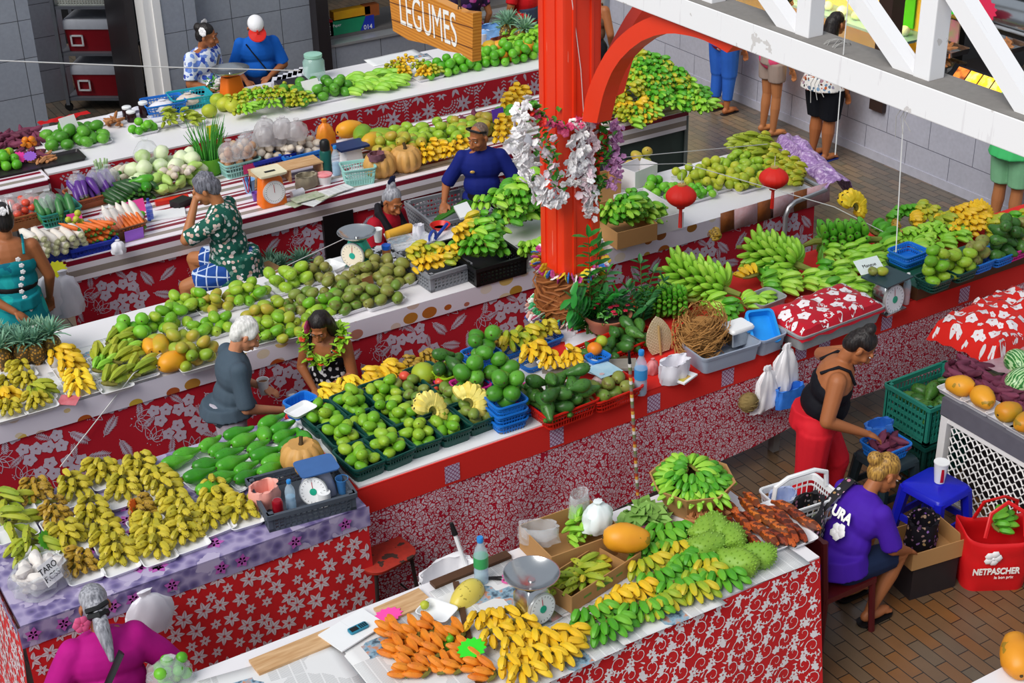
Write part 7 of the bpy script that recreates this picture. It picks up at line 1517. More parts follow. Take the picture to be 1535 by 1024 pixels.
# ================================================================ people
TOB =bpy.data.objects.new('tmp',bpy.data.meshes.new('tmp'));TMP.collection.objects.link(TOB);TOB.modifiers.new('r','REMESH').mode ='VOXEL';TOB.modifiers.new('s','SMOOTH').factor =.5
def blob(prims,vox,name,m,smooth=4,noise=0,ns=6,cut=None):
    """one continuous skin grown over tapered limbs and rounded masses"""
    mb =MB()
    for p in prims:
        if p[0] == 'c':
            a,b,r0,r1 =V(p[1]),V(p[2]),p[3],p[4];flat =len(p) > 5
            n =4;mb.tube([a.lerp(b,i/n) for i in range(n+1)],[r0+(r1-r0)*i/n for i in range(n+1)],12)
            if not flat: mb.ball(a,r0*.98,12,8);mb.ball(b,r1*.98,12,8)
        else: mb.ball(p[1],p[2],16,10,rot=p[3] if len(p) > 3 else None)
    o =TOB;o.data =mb.mesh('tmp',m);o.modifiers['r'].voxel_size =vox;o.modifiers['s'].iterations =smooth
    TMP.view_layers[0].update();dg =TMP.view_layers[0].depsgraph;me =bpy.data.meshes.new_from_object(o.evaluated_get(dg));me.name =name
    if noise:
        me.vertices.foreach_set('co',[x for v in me.vertices for x in v.co+v.normal*noise*MN.noise(V((v.co.x*ns,v.co.y*ns,v.co.z*ns*.45)))])
    me.polygons.foreach_set('use_smooth',[True]*len(me.polygons));me.materials.clear();me.materials.append(m);return me
def skin(n,c): 
    if n in MATS: return MATS[n]
    t =NT(n,.5,.35);a =hexc(c);t.col(t.mix(t.math('MULTIPLY',t.noise(11,3),.5),a,(a[0]*.8,a[1]*.66,a[2]*.62,1)));return t.m
def hairm(n,c1,c2):
    if n in MATS: return MATS[n]
    t =NT(n,.45,.4);f =t.noise(9,3,t.n('ShaderNodeMapping',{'Vector': t.obj(),'Scale': (9,9,1.5)}).outputs[0]);t.col(t.ramp(f,(.3,c1),(.7,c2)));t.bump(f,.6,.01);return t.m
S1 =skin('skin_brown','#a8683f');S2 =skin('skin_tan','#b87a4e');S3 =skin('skin_fair','#cf8f6a')
H1 =hairm('hair_black','#0d0b0c','#2a2220');H2 =hairm('hair_grey','#6a6a72','#b8b8c0');H3 =hairm('hair_white','#cfcdc8','#f6f4f0');H4 =hairm('hair_blond','#5a3a1a','#d0a04a');H5 =hairm('hair_salt','#44444c','#8a8a96')
def floral(name,base,cols,scale,th=.33):
    t =NT(name,.75,.2);v =t.n('ShaderNodeTexVoronoi',{'Vector': t.obj(),'Scale': scale});nz =t.noise(scale*1.6,3);c =t.ramp(t.n('ShaderNodeSeparateColor',{0: v.outputs['Color']}).outputs[0],*[(i/max(1,len(cols)-1),x) for i,x in enumerate(cols)])
    t.col(t.mix(t.math('LESS_THAN',t.math('ADD',v.outputs['Distance'],t.math('MULTIPLY',t.math('SUBTRACT',nz,.5),.7)),th),hexc(base),c));return t.m
def person(label,loc,face,top,sleeve,bottom,hair,sk=S1,h=1.62,lean=.05,head=(0,0),aL=None,aR=None,sit=0,legs=None,fat=1.0,skirt=None,blen=1.0,tlen=0,legs_on=True,vox=.0075,pants_r=1.0,strapless=False,shoes=None):
    t =thing('person',label,'person',loc,atan2(-face[0],face[1]));s =h/1.65;hz =(sit or .90*s)
    hp =V((0,0,hz));cl,sl =cos(lean),sin(lean)
    B =lambda x,y,z: hp+V((x,y*cl+z*sl,z*cl-y*sl))*1.0
    f =fat;q =lambda *a: tuple(x*s for x in a)
    ch,wa,nk =B(0,0,.34*s),B(0,.01,.15*s),B(0,-.01,.50*s);hd_ =B(0,.03,.60*s)
    RB =M.Rotation(-lean,3,'X')
    SH ={k: B(.168*k*s*(.85+.15*f),-.01,.42*s) for k in (-1,1)}
    arms ={-1: aL or ((-.26,-.02,.15),(-.24,.10,-.08)),1: aR or ((.26,-.02,.15),(.24,.10,-.08))}
    A ={k: (SH[k],hp+V(a[0])*s,hp+V(a[1])*s) for k,a in arms.items()}
    torso =lambda o: [('e',ch,q(.172*f+o,.108*f+o,.175),RB),('e',wa,q(.145*f+o,.105*f*f+o,.15),RB),('e',hp+V((0,-.01,0)),q(.165*f+o,.12*f+o,.13)),('c',SH[-1],SH[1],.052*s+o,.052*s+o),('c',SH[-1],B(0,-.01,.475*s),.04*s+o*.6,.05*s+o*.6),('c',SH[1],B(0,-.01,.475*s),.04*s+o*.6,.05*s+o*.6)]
    sp =torso(0)+[('c',B(0,-.01,.44*s),B(0,.01,.58*s),.052*s,.048*s)]
    for k in (-1,1):
        a,e,w =A[k];sp += [('c',a,e,.052*s*f,.041*s*f),('c',e,w,.04*s*f,.027*s)]
        d =(w-e).normalized();sd =d.cross(V((0,0,1)));sd =sd.normalized() if sd.length > .1 else V((1,0,0));up =sd.cross(d)
        pc =w+d*.045*s;qm =M((sd,d,up)).transposed();sp.append(('e',pc,q(.038,.05,.018),qm))
        for i,(u,L) in enumerate(((-.030,.062),(-.010,.075),(.011,.07),(.031,.055))):
            b0 =w+d*.085*s+sd*u*s;b1 =b0+(d*.9-up*.35).normalized()*L*.55*s;sp += [('c',b0-d*.03*s,b1,.0095*s,.009*s),('c',b1,b1+(d*.6-up*.8).normalized()*L*.45*s,.009*s,.008*s)]
        tb =w+d*.03*s-sd*k*.03*s;sp += [('c',tb,tb+(d*.7-sd*k*.7).normalized()*.035*s,.012*s,.0105*s),('c',tb+(d*.7-sd*k*.7).normalized()*.035*s,tb+(d*.95-sd*k*.5-up*.2).normalized()*.065*s,.0105*s,.009*s)]
    lg ={}
    for k in (-1,1):
        j =hp+V((.088*k*s*f,0,-.03))
        if legs: kn,an =V(legs[0 if k < 0 else 1][0]),V(legs[0 if k < 0 else 1][1])
        elif sit: kn,an =hp+V((.12*k,.42*s,.0)),V((.12*k,.40*s,.08))
        else: kn,an =V((.095*k*s,.015,.48*s)),V((.10*k*s,-.01,.075))
        lg[k] =(j,kn,an)
        if legs_on:
            sp += [('c',j,kn,.085*s*f,.055*s*f),('c',kn,kn.lerp(an,.35),.052*s*f,.056*s*f),('c',kn.lerp(an,.35),an,.056*s*f,.034*s),('e',an+V((0,.06,-.035)),q(.042,.125,.035)),('e',an+V((0,-.02,-.03)),q(.035,.045,.04))]
            for i in range(5): sp.append(('c',an+V(((-.028+.014*i),.13,-.045)),an+V(((-.03+.015*i),.185-.012*abs(i-(1 if k < 0 else 3)),-.055)),.011,.0095))
    # head
    RH =RB @ M.Rotation(head[1],3,'Z') @ M.Rotation(-head[0],3,'X');hs =s*1.1;hc =hd_+RH @ V((0,.02,.05))*s
    hl =lambda x,y,z: hc+RH @ V((x,y,z))*hs
    sp += [('e',hl(0,-.012,.03),q(.074,.094,.088),RH),('e',hl(0,.03,-.03),q(.06,.066,.08),RH),('e',hl(0,.045,-.082),q(.04,.042,.032),RH),('c',hl(0,-.02,-.06),hd_+RB @ V((0,-.03,-.08))*s,.05*s,.052*s),
           ('c',hl(0,.095,.0),hl(0,.112,-.038),.009*s,.016*s),('c',hl(-.016,.1,-.042),hl(.016,.1,-.042),.011*s,.011*s),('c',hl(-.04,.078,.022),hl(.04,.078,.022),.014*s,.014*s),('e',hl(0,.088,-.072),q(.027,.014,.012),RH)]
    for k in (-1,1): sp += [('e',hl(.076*k,-.012,-.012),q(.011,.02,.032),RH),('e',hl(.04*k,.062,-.03),q(.022,.025,.022),RH)]
    link('body',blob(sp,vox,'body',sk,3),t)
    mb =MB();me_ =MB();ml =MB()
    for k in (-1,1): mb.ball(hl(.031*k,.081,.004),q(.010,.006,.0048),8,6,rot=RH);me_.ball(hl(.031*k,.0855,.003),q(.005,.003,.0045),8,6,rot=RH);me_.tube([hl(.05*k,.078,.032),hl(.032*k,.09,.041),hl(.014*k,.095,.038)],.0035*s,5)
    mb.build('eye_white',m_whp,t);me_.build('eyes_and_brows',MATS['hair_black'],t);ml.ball(hl(0,.097,-.069),q(.022,.006,.0045),8,6,rot=RH);ml.ball(hl(0,.096,-.078),q(.019,.006,.005),8,6,rot=RH);ml.build('lips',mat('lip','#8a4236',.5),t)
    # clothes
    def sl_(k,fr,r):
        a,e,w =A[k]
        if fr <= 1: return [('c',a,a.lerp(e,fr),.056*s*f+r,.055*s*f+r,1),('e',a,(.056*s*f+r,)*3)]
        return [('c',a,e,.06*s*f+r,.052*s*f+r),('c',e,e.lerp(w,fr-1),.052*s*f+r,.04*s+r,1)]
    if top:
        g =torso(.014)
        if strapless: g =[('e',ch-RB @ V((0,0,.05))*s,q(.168*f+.012,.112*f+.012,.13),RB),g[1]]+([] if bottom else [('c',hp+V((0,0,.06)),hp+V((0,0,-.05)),.16*s*f,.165*s*f,1)])
        else:
            for k in (-1,1): g += sl_(k,sleeve,.008) if sleeve else []
        if tlen: g.append(('c',hp+V((0,-.005,.1*s)),hp+V((0,-.005,.02-tlen)),.165*s*f+.01,.20*s*f+.01,1))
        link('top',blob(g,.011,'top',top,4,.008,9),t)
        if strapless:
            mb =MB()
            for k in (-1,1): mb.tube([B(.10*k*s,.10*f*s,.40*s),B(.115*k*s,.05,.49*s),B(.115*k*s,-.03,.495*s),B(.10*k*s,-.10*f*s,.40*s)],.011,6)
            mb.build('strap',top,t)
    if bottom:
        g =[('e',hp+V((0,-.01,.0)),q(.165*f+(.004 if tlen else .012),.12*f+(.004 if tlen else .012),.12)),('c',hp+V((0,0,.1*s)),hp+V((0,0,-.04)),.14*s*f,.15*s*f,1)]
        for k in (-1,1):
            j,kn,an =lg[k];L1 =min(blen,1);g += [('c',j,j.lerp(kn,L1),.098*s*f*pants_r,(.07+.03*(1-L1))*s*f*pants_r+.008,1),('e',j,(.097*s*f,)*3)]
            if blen > 1: g += [('e',kn,(.07*s*f*pants_r,)*3),('c',kn,kn.lerp(an,blen-1),.068*s*f*pants_r,.052*s*pants_r+.008,1)]
        link('bottom',blob(g,.011,'bottom',bottom,4,.006,8),t)
    if skirt:
        m_,ln,r1 =skirt;mb =MB();k =40;prof =[(.135*s*f,.12*s),(.165*s*f,.0),(.18*s*f,-.12*s),(r1*.9,-ln*.7),(r1,-ln),(r1-.01,-ln)]
        mb.lathe([(a,hz+b) for a,b in prof],k,fn=lambda a,i: 1+(.02*i*.4)*sin(9*a+i)+.0,sy=.85);mb.build('skirt',m_,t)
    # hair
    kind,hm =hair[0],hair[1]
    cap =[('e',hl(0,-.025,.05),q(.083,.096,.084),RH),('e',hl(0,-.06,.0),q(.076,.064,.09),RH)]
    if kind == 'short': link('hair',blob(cap+[('e',hl(k*.06,.0,.03),q(.025,.05,.05),RH) for k in (-1,1)],.008,'hair',hm,2,.012,30),t)
    elif kind == 'shaved': link('hair',blob([('e',hl(0,-.022,.036),q(.077,.092,.085),RH)],.008,'hair',hm,2),t)
    elif kind == 'cap':
        link('hair',blob([('e',hl(0,-.05,.0),q(.078,.07,.075),RH)],.009,'hair',H1,2),t)
        c_ =link('cap',blob([('e',hl(0,-.012,.068),q(.09,.105,.078),RH)],.009,'cap',hm,3),t);mb =MB();mb.lathe([(1e-6,.01),(.085,.0),(.088,-.006),(1e-6,.004)],20);mb.v =[hl(v[0],v[1]*1.05+.09,v[2]*1.2+.045-.1*max(0,v[1])) for v in mb.v];mb.build('brim',hair[2],c_)
        MB().box(hl(0,.094,.075),(.02*s,.012*s,.035*s)).build('emblem',hair[2],c_)
    else:
        ex =[]
        if kind == 'bun': ex =[('e',hl(*hair[2]),q(.05,.045,.05),RH)]
        if kind == 'pony': ex =[('c',hl(0,-.115,.0),hl(0,-.15,-.1),.035*s,.05*s),('c',hl(0,-.15,-.1),hl(.01,-.14,-.28),.05*s,.016*s)]
        if kind == 'long': ex =[('c',hl(0,-.07,.02),hl(0,-.09,-.15),.085*s,.1*s),('c',hl(-.03,-.09,-.15),hl(-.02,-.1,-.15-hair[2]),.09*s,.05*s),('c',hl(.03,-.09,-.15),hl(.03,-.1,-.15-hair[2]),.09*s,.05*s)]
        if kind == 'bob': ex =[('c',hl(k*.06,-.03,.03),hl(k*.075,-.03,-.14),.045*s,.05*s) for k in (-1,1)]+[('c',hl(0,-.07,0),hl(0,-.08,-.15),.08*s,.085*s)]
        link('hair',blob(cap+ex,.009,'hair',hm,2,.006,26),t)
    if shoes:
        for k in (-1,1): MB().loft([(.095,.27,0,.045),(.1,.275,.018,.045)],k=4,mx=M.Translation(lg[k][2]+V((0,.055,-.085)))).build('flip_flop',shoes,t)
    t_ =dict(t=t,hl=hl,B=B,A=A,hp=hp,s=s,RH=RH);return t_
def hflower(p,at,m,r,n=6,name='hair_flower'):
    mb =MB()
    for c_ in at:
        src =blossom_mesh(None,r,n);mb.add(src.v,src.f,0,M.Translation(p['hl'](*c_)) @ (c_[0] > 0 and M.Rotation(pi/2,4,'Y') or M.Rotation(pi/2.3,4,'X')))
    mb.build(name,m,p['t'])
def strap(p,pts,m,r=.016,name='bag_strap'): MB().tube([p['B'](*q) for q in pts],r,6,flat=.4).build(name,m,p['t'])
plain =lambda n,c,c2=None: mat(n,c,.75,.2,.12,9,c2=c2)
# sellers behind the back stall
p =person('woman in a blue and white print top with a white flower in her hair',(5.30,15.28,0),(.45,-.85),floral('top_bluewhite','#dfe6f4',['#3a5ac0','#2a3a9a','#7a9ae0','#5a78d0'],17,.5),.85,plain('trousers_navy','#1c2448'),('bun',H1,(.0,-.1,.06)),S1,1.66,.12,(.15,.45),((-.24,.02,.14),(-.14,.24,.06)),((.25,.06,.16),(.14,.30,.1)),fat=1.32,blen=1.9)
hflower(p,[(-.07,-.06,.08)],m_fw,.055,7);hflower(p,[(.085,-.03,.06)],m_fw,.05,7);strap(p,[(-.1,.15,.44),(-.02,.17,.3),(.18,.14,.02)],m_blk)
p =person('man in a bright blue polo and a white cap with a red brim',(6.0,15.35,0),(-.35,-.9),plain('polo_blue','#1668d0'),.95,plain('trousers_navy','#1c2448'),('cap',m_cot,m_bred),S1,1.66,.16,(.55,.1),((-.27,.06,.16),(-.1,.28,.1)),((.27,.04,.15),(.16,.24,.06)),fat=1.2,blen=1.9)
strap(p,[(.12,.10,.47),(.0,.165,.3),(-.17,.15,.02)],m_blk)
# behind the pillar
person('bare backed woman in a brown top standing behind the pillar',(9.75,14.3,0),(.8,.6),plain('top_brown','#7a5a48'),0,plain('trousers_dark','#20242c'),('bun',H1,(0,-.1,.06)),S1,1.62,.1,(.2,.3),fat=1.15,strapless=True,blen=1.9)
person('person in a red shirt standing beyond the pineapples',(9.72,15.7,0),(-.2,.9),plain('shirt_red','#d0161e'),.9,plain('shorts_slate','#3a4660'),('short',H1),S1,1.7,0,fat=1.15,blen=1.0)
person('person in a purple and pink print dress standing beyond the sign',(8.95,15.75,0),(.1,.9),floral('dress_purple','#2a1a3a',['#e03a8a','#5a3a8a','#c05a9a'],12,.4),.6,None,('long',H1,.1),S2,1.62,0,skirt=(floral('dress_purple2','#2a1a3a',['#e03a8a','#5a3a8a','#c05a9a'],12,.4),.42,.25))
# navy polo seller
p =person('man in a navy polo with sunglasses pushed up on his shaved head',(6.32,11.0,0),(-.45,-.85),plain('polo_navy','#16247a'),.95,plain('trousers_black','#16161c'),('shaved',hairm('hair_stubble','#5a4438','#8a7466')),S1,1.62,.06,(.25,-.75),((-.33,.02,.14),(-.20,.14,-.10)),((.33,.0,.15),(.36,.2,.06)),fat=1.1,blen=1.9)
mb =MB();mb.tube([p['hl'](.078,-.02,.05),p['hl'](.07,.05,.09),p['hl'](0,.078,.112),p['hl'](-.07,.05,.09),p['hl'](-.078,-.02,.05)],.006,6,flat=2);mb.build('sunglasses',m_blk,p['t']);mb =MB();mb.ball(p['B'](.09,.142,.33),(.022,.006,.014));mb.build('emblem',mat('gold','#e0b45a',.4),p['t'])
# elderly seller
p =person('elderly woman in a red cardigan and dark scarf with a grey bun',(5.26,10.9,0),(.35,-.9),plain('cardigan_red','#b0142a'),1.8,plain('skirt_dark','#20202c'),('bun',H2,(0,-.07,.12)),S1,1.5,.12,(.3,-.25),((-.24,.06,.2),(-.12,.26,.2)),((.24,.06,.2),(.10,.28,.2)),sit=.60,fat=1.15,blen=1.5)
mb =MB()
for k in (-1,1): mb.tube([p['B'](.02*k,-.1,.49),p['B'](.1*k,-.02,.47),p['B'](.09*k,.11,.34),p['B'](.06*k,.15,.14)],[.03,.04,.04,.03],8)
mb.build('scarf',plain('scarf_dark','#1f1c22'),p['t']);hflower(p,[(.0,-.08,.17)],mat('ribbon_navy','#1a2250',.6),.05,5,'hair_ribbon')
# man on the stool
fs =floral('shirt_floral','#1c5a4c',['#f0e8ea','#c9a08a','#e8ecea','#2a7a62','#f4f0f0','#d8b4a8'],24,.42)
ck =NT('check_blue',.75,.2);sp_ =ck.n('ShaderNodeSeparateXYZ',{0: ck.obj()});ln_ =lambda i: ck.math('LESS_THAN',ck.math('FRACT',ck.math('MULTIPLY',sp_.outputs[i],11.0)),.12);ck.col(ck.mix(ck.math('MAXIMUM',ln_(0),ck.math('MAXIMUM',ln_(1),ln_(2))),hexc('#1f4a9a'),hexc('#c9d8f0')))
SL =V((3.92,11.05,0))
p =person('grey haired man in a green floral shirt resting his forehead in his hand',SL,(-.8,.6),fs,.95,ck.m,('short',H5),S2,1.74,.16,(.35,0),((-.22,.30,.28),(-.05,.24,.55)),((.30,.18,.2),(.26,.42,.12)),sit=.86,legs=(((-.14,.40,.68),(-.16,.33,.2)),((.2,.42,.78),(.2,.30,.32))),fat=1.15,blen=.75,tlen=.16,pants_r=1.15)
st =thing('wooden_stool','square wooden stool under the man in the floral shirt','stool',SL+V((.16,-.12,0)),.2);MB().box((0,0,.715),(.44,.36,.05)).build('seat',mat('stool_wood','#a8804a',.6,c2='#7a5a34',scale=6),st,smooth=False)
for x in (-.18,.18):
    for y in (-.14,.14): MB().box((x,y,.345),(.045,.045,.69)).build('leg',m_brown,st,smooth=False)
# teal dress
ft_ =floral('dress_teal','#128a94',['#0f5a7a','#1fb8b0','#0c6a80','#18a0a0'],7,.5)
p =person('woman in a teal dress with black sash and white flower crown, from behind',(2.16,11.25,0),(.15,1),ft_,0,None,('bun',H1,(0,-.08,.09)),S1,1.70,.0,(0,.2),((-.26,-.06,.12),(-.05,-.2,-.02)),None,fat=1.12,strapless=True,skirt=(ft_,.52,.27),legs_on=True)
hflower(p,[(.06*cos(a),-.06+.07*sin(a),.1) for a in [i*.63 for i in range(10)]],m_fw,.035,5);mb =MB();mb.lathe([(.172,1.03),(.18,1.05),(.172,1.07)],24,sy=.8);mb.build('sash',m_blk,p['t']);mb =MB()
for i in range(14): src =blossom_mesh(None,.02);mb.add(src.v,src.f,0,M.Translation((.05+.02*sin(i),-.155-.005*(i > 9),1.32-.055*i)) @ M.Rotation(pi/2,4,'X'))
mb.build('flower_print',m_fw,p['t'])
# customers and seller by the avocados
p =person('white haired man in a slate polo shirt holding out a hand over the avocados',(2.95,8.80,0),(.95,-.1),plain('polo_slate','#4c5c6a'),.98,plain('trousers_lilac','#c4bcc9'),('short',H3),S3,1.53,.2,(.45,-.1),((-.25,.1,.16),(-.1,.3,.08)),((.24,.08,.12),(.16,.40,-.02)),fat=1.1,blen=1.95,tlen=.01)
cup(p['t'].matrix_basis @ (p['hp']+V((-.08,.36,.08))) if False else PY(396,590,8.85),'white paper cup of coffee held by the white haired man',m_whp,.042,.11,inner=mat('coffee','#8a5a34',.3));bag(PY(440,615,8.7)+V((0,0,-.03)),.16,.1,.16,m_clear,'clear plastic bag held by the white haired man',seed=101)
dr =floral('dress_bw','#14141a',['#e8e8ec','#d8d8de','#f4f4f4'],24,.36)
p =person('woman with a green leaf lei and a pink flower in her long black hair',(3.79,8.90,0),(-.75,-.65),dr,0,None,('bob',H1),S1,1.39,.12,(.5,.1),((-.24,.08,.14),(-.08,.30,.10)),((.25,.06,.14),(.02,.32,.10)),fat=1.15,strapless=True,skirt=(dr,.6,.28))
hflower(p,[(.085,.03,.03)],m_fp_,.05,6);B =p['B'];lp =[B(.15*cos(a),.02+.12*sin(a),.42-.17*max(0,sin(a))**1.5) for a in [i*2*pi/40 for i in range(40)]]
leafset(150,lambda i: (lp[i % 40]+V((R.uniform(-.02,.02),R.uniform(-.02,.02),R.uniform(-.02,.03))),rv()+V((0,.3,-.2))),.07,.5).build('leaf_lei',fruit_mat('lei_leaf',['#4a9a1c','#7ac42a','#a8d83a','#2f7a1c'],.4),p['t'],fix=False);mb =MB()
for i in range(9): src =blossom_mesh(None,.026);mb.add(src.v,src.f,0,M.Translation(lp[(i*9+2) % 40]+V((0,.03,.02))) @ Euler((R.uniform(0,1.5),0,R.random()*6)).to_matrix().to_4x4())
mb.build('lei_blossom',mat('lei_orange','#e8502a',.5),p['t'])
# pink dress, front left
dp =plain('dress_magenta','#c4148a','#a00f74')
p =person('woman in a magenta dress with a long grey ponytail, seen from behind',(1.31,6.36,0),(.1,1),dp,1.15,None,('pony',H2),S1,1.46,.12,(.35,0),((-.36,.02,.14),(-.32,.22,.04)),((.38,.02,.14),(.36,.2,.02)),fat=1.38,skirt=(dp,.8,.36))
mb =MB();mb.tube([p['hl'](-.06,-.125,-.0),p['hl'](0,-.148,.005),p['hl'](.06,-.125,.02)],.014,6);mb.build('hair_clip',m_blk,p['t']);mb =MB();mb.tube([p['hl'](-.045,-.11,-.035),p['hl'](0,-.16,-.03),p['hl'](.045,-.11,-.035)],.022,6);mb.build('hair_tie',m_blk,p['t']);hflower(p,[(-.09,-.06,-.07)],m_fp_,.045,6);strap(p,[(.06,-.19,.40),(-.1,-.2,.15),(-.24,-.16,-.08)],m_blk,.03)
bag(P(258,1022,1.0),.24,.18,.16,m_clear,'clear bag of green fruit at the near end of the newspaper',seed=103);pile('lime',P(258,1022,1.0),.2,.15,0,12,'green fruit in the clear bag at the near end of the newspaper','fruit in the near clear bag',.8)
# black tank top and red trousers
p =person('woman in a black tank top and red trousers bending over the blue basket',(6.24,6.42,0),(.75,-.65),plain('tank_black','#12121a'),0,plain('trousers_red','#d9202e'),('bun',H1,(0,-.06,.12)),S1,1.60,.30,(.5,.05),((-.40,.02,.30),(-.30,.22,.42)),((.27,.06,.14),(.16,.34,.0)),legs=(((-.11,.17,.48),(-.11,.12,.08)),((.12,-.02,.48),(.12,-.14,.08))),fat=1.25,strapless=True,blen=1.95,pants_r=1.08)
# purple shirt on the chair
pl =(5.64,5.52,0);vp =plain('shirt_violet','#4a1fa8')
p =person('woman in a violet shirt bending over a carton on a dark red chair',pl,(.85,.0),vp,.95,plain('shorts_denim','#1c2a4a'),('bun',H4,(0,-.135,.045)),S1,1.58,.5,(.2,-.2),((-.22,.28,.16),(-.1,.5,-.02)),((.24,.26,.12),(.14,.52,-.06)),sit=.50,legs=(((-.13,.40,.46),(-.12,.26,.09)),((.13,.42,.46),(.14,.2,.09))),fat=1.15,blen=.85,tlen=.05,shoes=m_blk)
bm =M.Translation(p['B'](0.03,-.165,.26)) @ M.Rotation(-.62-pi/2,4,'X')
for j,(a,b_) in enumerate((('URA',.05),)): text(a,p['t'],.09,face_mx(p['B'](.02,-.172,.30),(1,0,0),p['B'](0,-.17,.4)-p['B'](0,-.17,.2)),m_wht,bold=.004,sx=.9)
mb =MB();src =blossom_mesh(None,.055,5);mb.add(src.v,src.f,0,face_mx(p['B'](.05,-.172,.20),(1,0,0),(0,.6,.8)));mb.build('flower_print',m_fw,p['t'])
ht =NT('bag_dots',.8);v =ht.n('ShaderNodeTexVoronoi',{'Vector': ht.obj(),'Scale': 26.0,'Randomness': .35});ht.col(ht.mix(ht.math('LESS_THAN',v.outputs['Distance'],.33),hexc('#17151a'),ht.ramp(ht.n('ShaderNodeSeparateColor',{0: v.outputs['Color']}).outputs[0],(0,'#c05a7a'),(.35,'#b8b8c0'),(.6,'#b07a4a'),(.8,'#7a9a6a'),(1,'#d8a0b8'))))
bg_ =bag(p['t'].location+V((-.20,.10,.52)),.46,.2,.38,ht.m,'dark shoulder bag with coloured dots hanging on the back of the violet shirt',.5,'shoulder_bag','bag',107,False)
strap(p,[(-.13,.06,.46),(-.12,-.06,.49),(-.1,-.16,.38),(-.16,-.2,.12)],ht.m,.035)
chs =thing('chair','dark red wooden chair under the woman in the violet shirt','chair',(5.59,5.52,0),-pi/2);mdr =mat('chair_darkred','#5a1418',.4);MB().box((0,0,.40),(.42,.42,.04)).build('seat',mdr,chs,smooth=False)
for x,y,z in ((-.19,.19,.40),(.19,.19,.40),(-.19,-.2,.86),(.19,-.2,.86)): MB().tube([(x,y-(.05 if z > .5 else 0),z),(x,y,.40),(x*1.1,y*1.12,0)],.022,6).build('leg',mdr,chs)
MB().box((0,-.23,.76),(.38,.03,.16)).build('backrest',mdr,chs,smooth=False)
# shoppers at the shop counters
p =person('person in rolled blue jeans and a red flowered top at the shop parapet',(11.12,13.5,0),(.9,.1),floral('top_redflower','#b01c24',['#f0e0e0','#e8c0c0'],14,.35),.9,plain('jeans_blue','#2f66c8'),('short',H1),S1,1.62,.1,fat=1.1,blen=1.75,pants_r=1.15,shoes=m_frame)
p =person('woman in a pink shirt and beige shorts at the lit display',(11.1,12.6,0),(.9,-.1),plain('shirt_pink','#e8507a'),.9,plain('shorts_beige','#a8948a'),('short',H1),S2,1.66,.08,fat=1.02,blen=.55,pants_r=1.1)
p =person('long haired woman in an orange print top and black shorts at the lit display',(11.06,11.68,0),(.95,.05),floral('top_orange','#e0dcd8',['#d86a24','#1c1c22','#7a9ab8','#c0501c'],22,.42),.9,plain('shorts_black','#14161e'),('long',H1,.28),S1,1.62,.1,fat=1.34,blen=.95,tlen=.06,pants_r=1.12,shoes=mat('flipflop_blue','#2a3a8a',.5))
person('person in a green shirt and pale green shorts at the end counter',(11.15,9.12,0),(.9,.1),plain('shirt_green','#4fd07a'),.9,plain('shorts_mint','#8fcfa0'),('short',H1),S2,1.7,.08,fat=1.1,blen=.9,tlen=.1,pants_r=1.15,shoes=m_frame)

# ================================================================ right hand stand, stools, bags
XS,YS,ZS =7.19,6.18,.85
rt =thing('display_stand','grey topped stand with a white wire lattice front at the frame edge','stand',(XS,YS,0));MB().box((.65,-.9,ZS-.07),(1.3,1.8,.14)).build('top',mat('stand_grey','#6c6a74',.5),rt,smooth=False)
mb =MB()
for y in (-.04,-1.76): mb.box((.03,y,.36),(.06,.06,.71))
mb.box((.03,-.9,.69),(.05,1.7,.04));mb.box((.03,-.9,.06),(.05,1.7,.04));mb.build('frame',m_white,rt,smooth=False);mb =MB();L =.10
for i in range(26):
    for j in range(8):
        y,z =-.1-i*.063,.1+j*.075;mb.tube([(.02,y,z),(.015,y-.03,z+.037),(.02,y-.06,z)],.0065,4);mb.tube([(.02,y,z+.012),(.015,y-.03,z-.025),(.02,y-.06,z+.012)],.0065,4)
mb.build('lattice',m_white,rt);MB().box((.3,-.9,.36),(.02,1.7,.7)).build('back_panel',m_frame,rt,smooth=False)
for i,(px,py) in enumerate(((1437,592),(1472,610),(1510,631),(1538,648))):
    foam(P(px,py,ZS+.003),.26,.2,-1.57,'white foam tray with an orange fruit, %s from the green crates' % ORDW(i),h=.035);goods('papaya',[P(px,py,ZS+.02)+V((0,0,.075))],'ripe orange round fruit on the %s tray from the green crates' % ORDW(i),None,.1,s=1.02);list(C.objects)[-1].scale =(.85,1.05,1.0)
pile('tuber',P(1478,582,ZS),.26,.6,0,34,'purple sweet potato between the trays and the watermelons','sweet potatoes on the lattice stand',1.05);pile('tuber',P(1448,560,ZS),.3,.24,0,14,'purple sweet potato at the corner by the red flowered cover','sweet potatoes at the stand corner',1.05);pile('tuber',P(1520,602,ZS),.22,.3,0,16,'purple sweet potato beside the striped watermelons','sweet potatoes beside the watermelons',1.05)
for px,py,l in ((1528,590,'small striped watermelon in front'),(1524,562,'small striped watermelon behind')): goods('melon',[P(px,py,ZS)+V((0,0,.1))],l+' on the lattice stand',None,.2,s=.85)
c =P(1500,545,ZS);mb =MB();mb.grid(lambda u,v: V((c.x-.2+.75*u,c.y-.55+.6*v,ZS+.03+.05*sin(pi*v)+.03*MN.noise(V((u*9,v*5,3))))),22,12);tag(mb.build('plastic_sheet',mat('sheet_pink','#c9a8b0',.4,c2='#a8808c',scale=20)),'wrinkled pinkish plastic sheet behind the watermelons','sheet')
cover('cover_cloth','scarlet cloth with white flowers covering the back of the lattice stand',V((c.x+.42,c.y+.36,0)),1.0,.62,.16,.1,'whitehib',[m_cband,m_print3],.12,5,.03,ZS+.02)
for z,l in ((.0,'lower dark green crate beside the lattice stand'),(.33,'upper green crate of dark squash beside the lattice stand')): crate(V((7.5,6.50,z+.06)),.6,.44,.31,.0,m_bteal if z else m_bgreen,l)
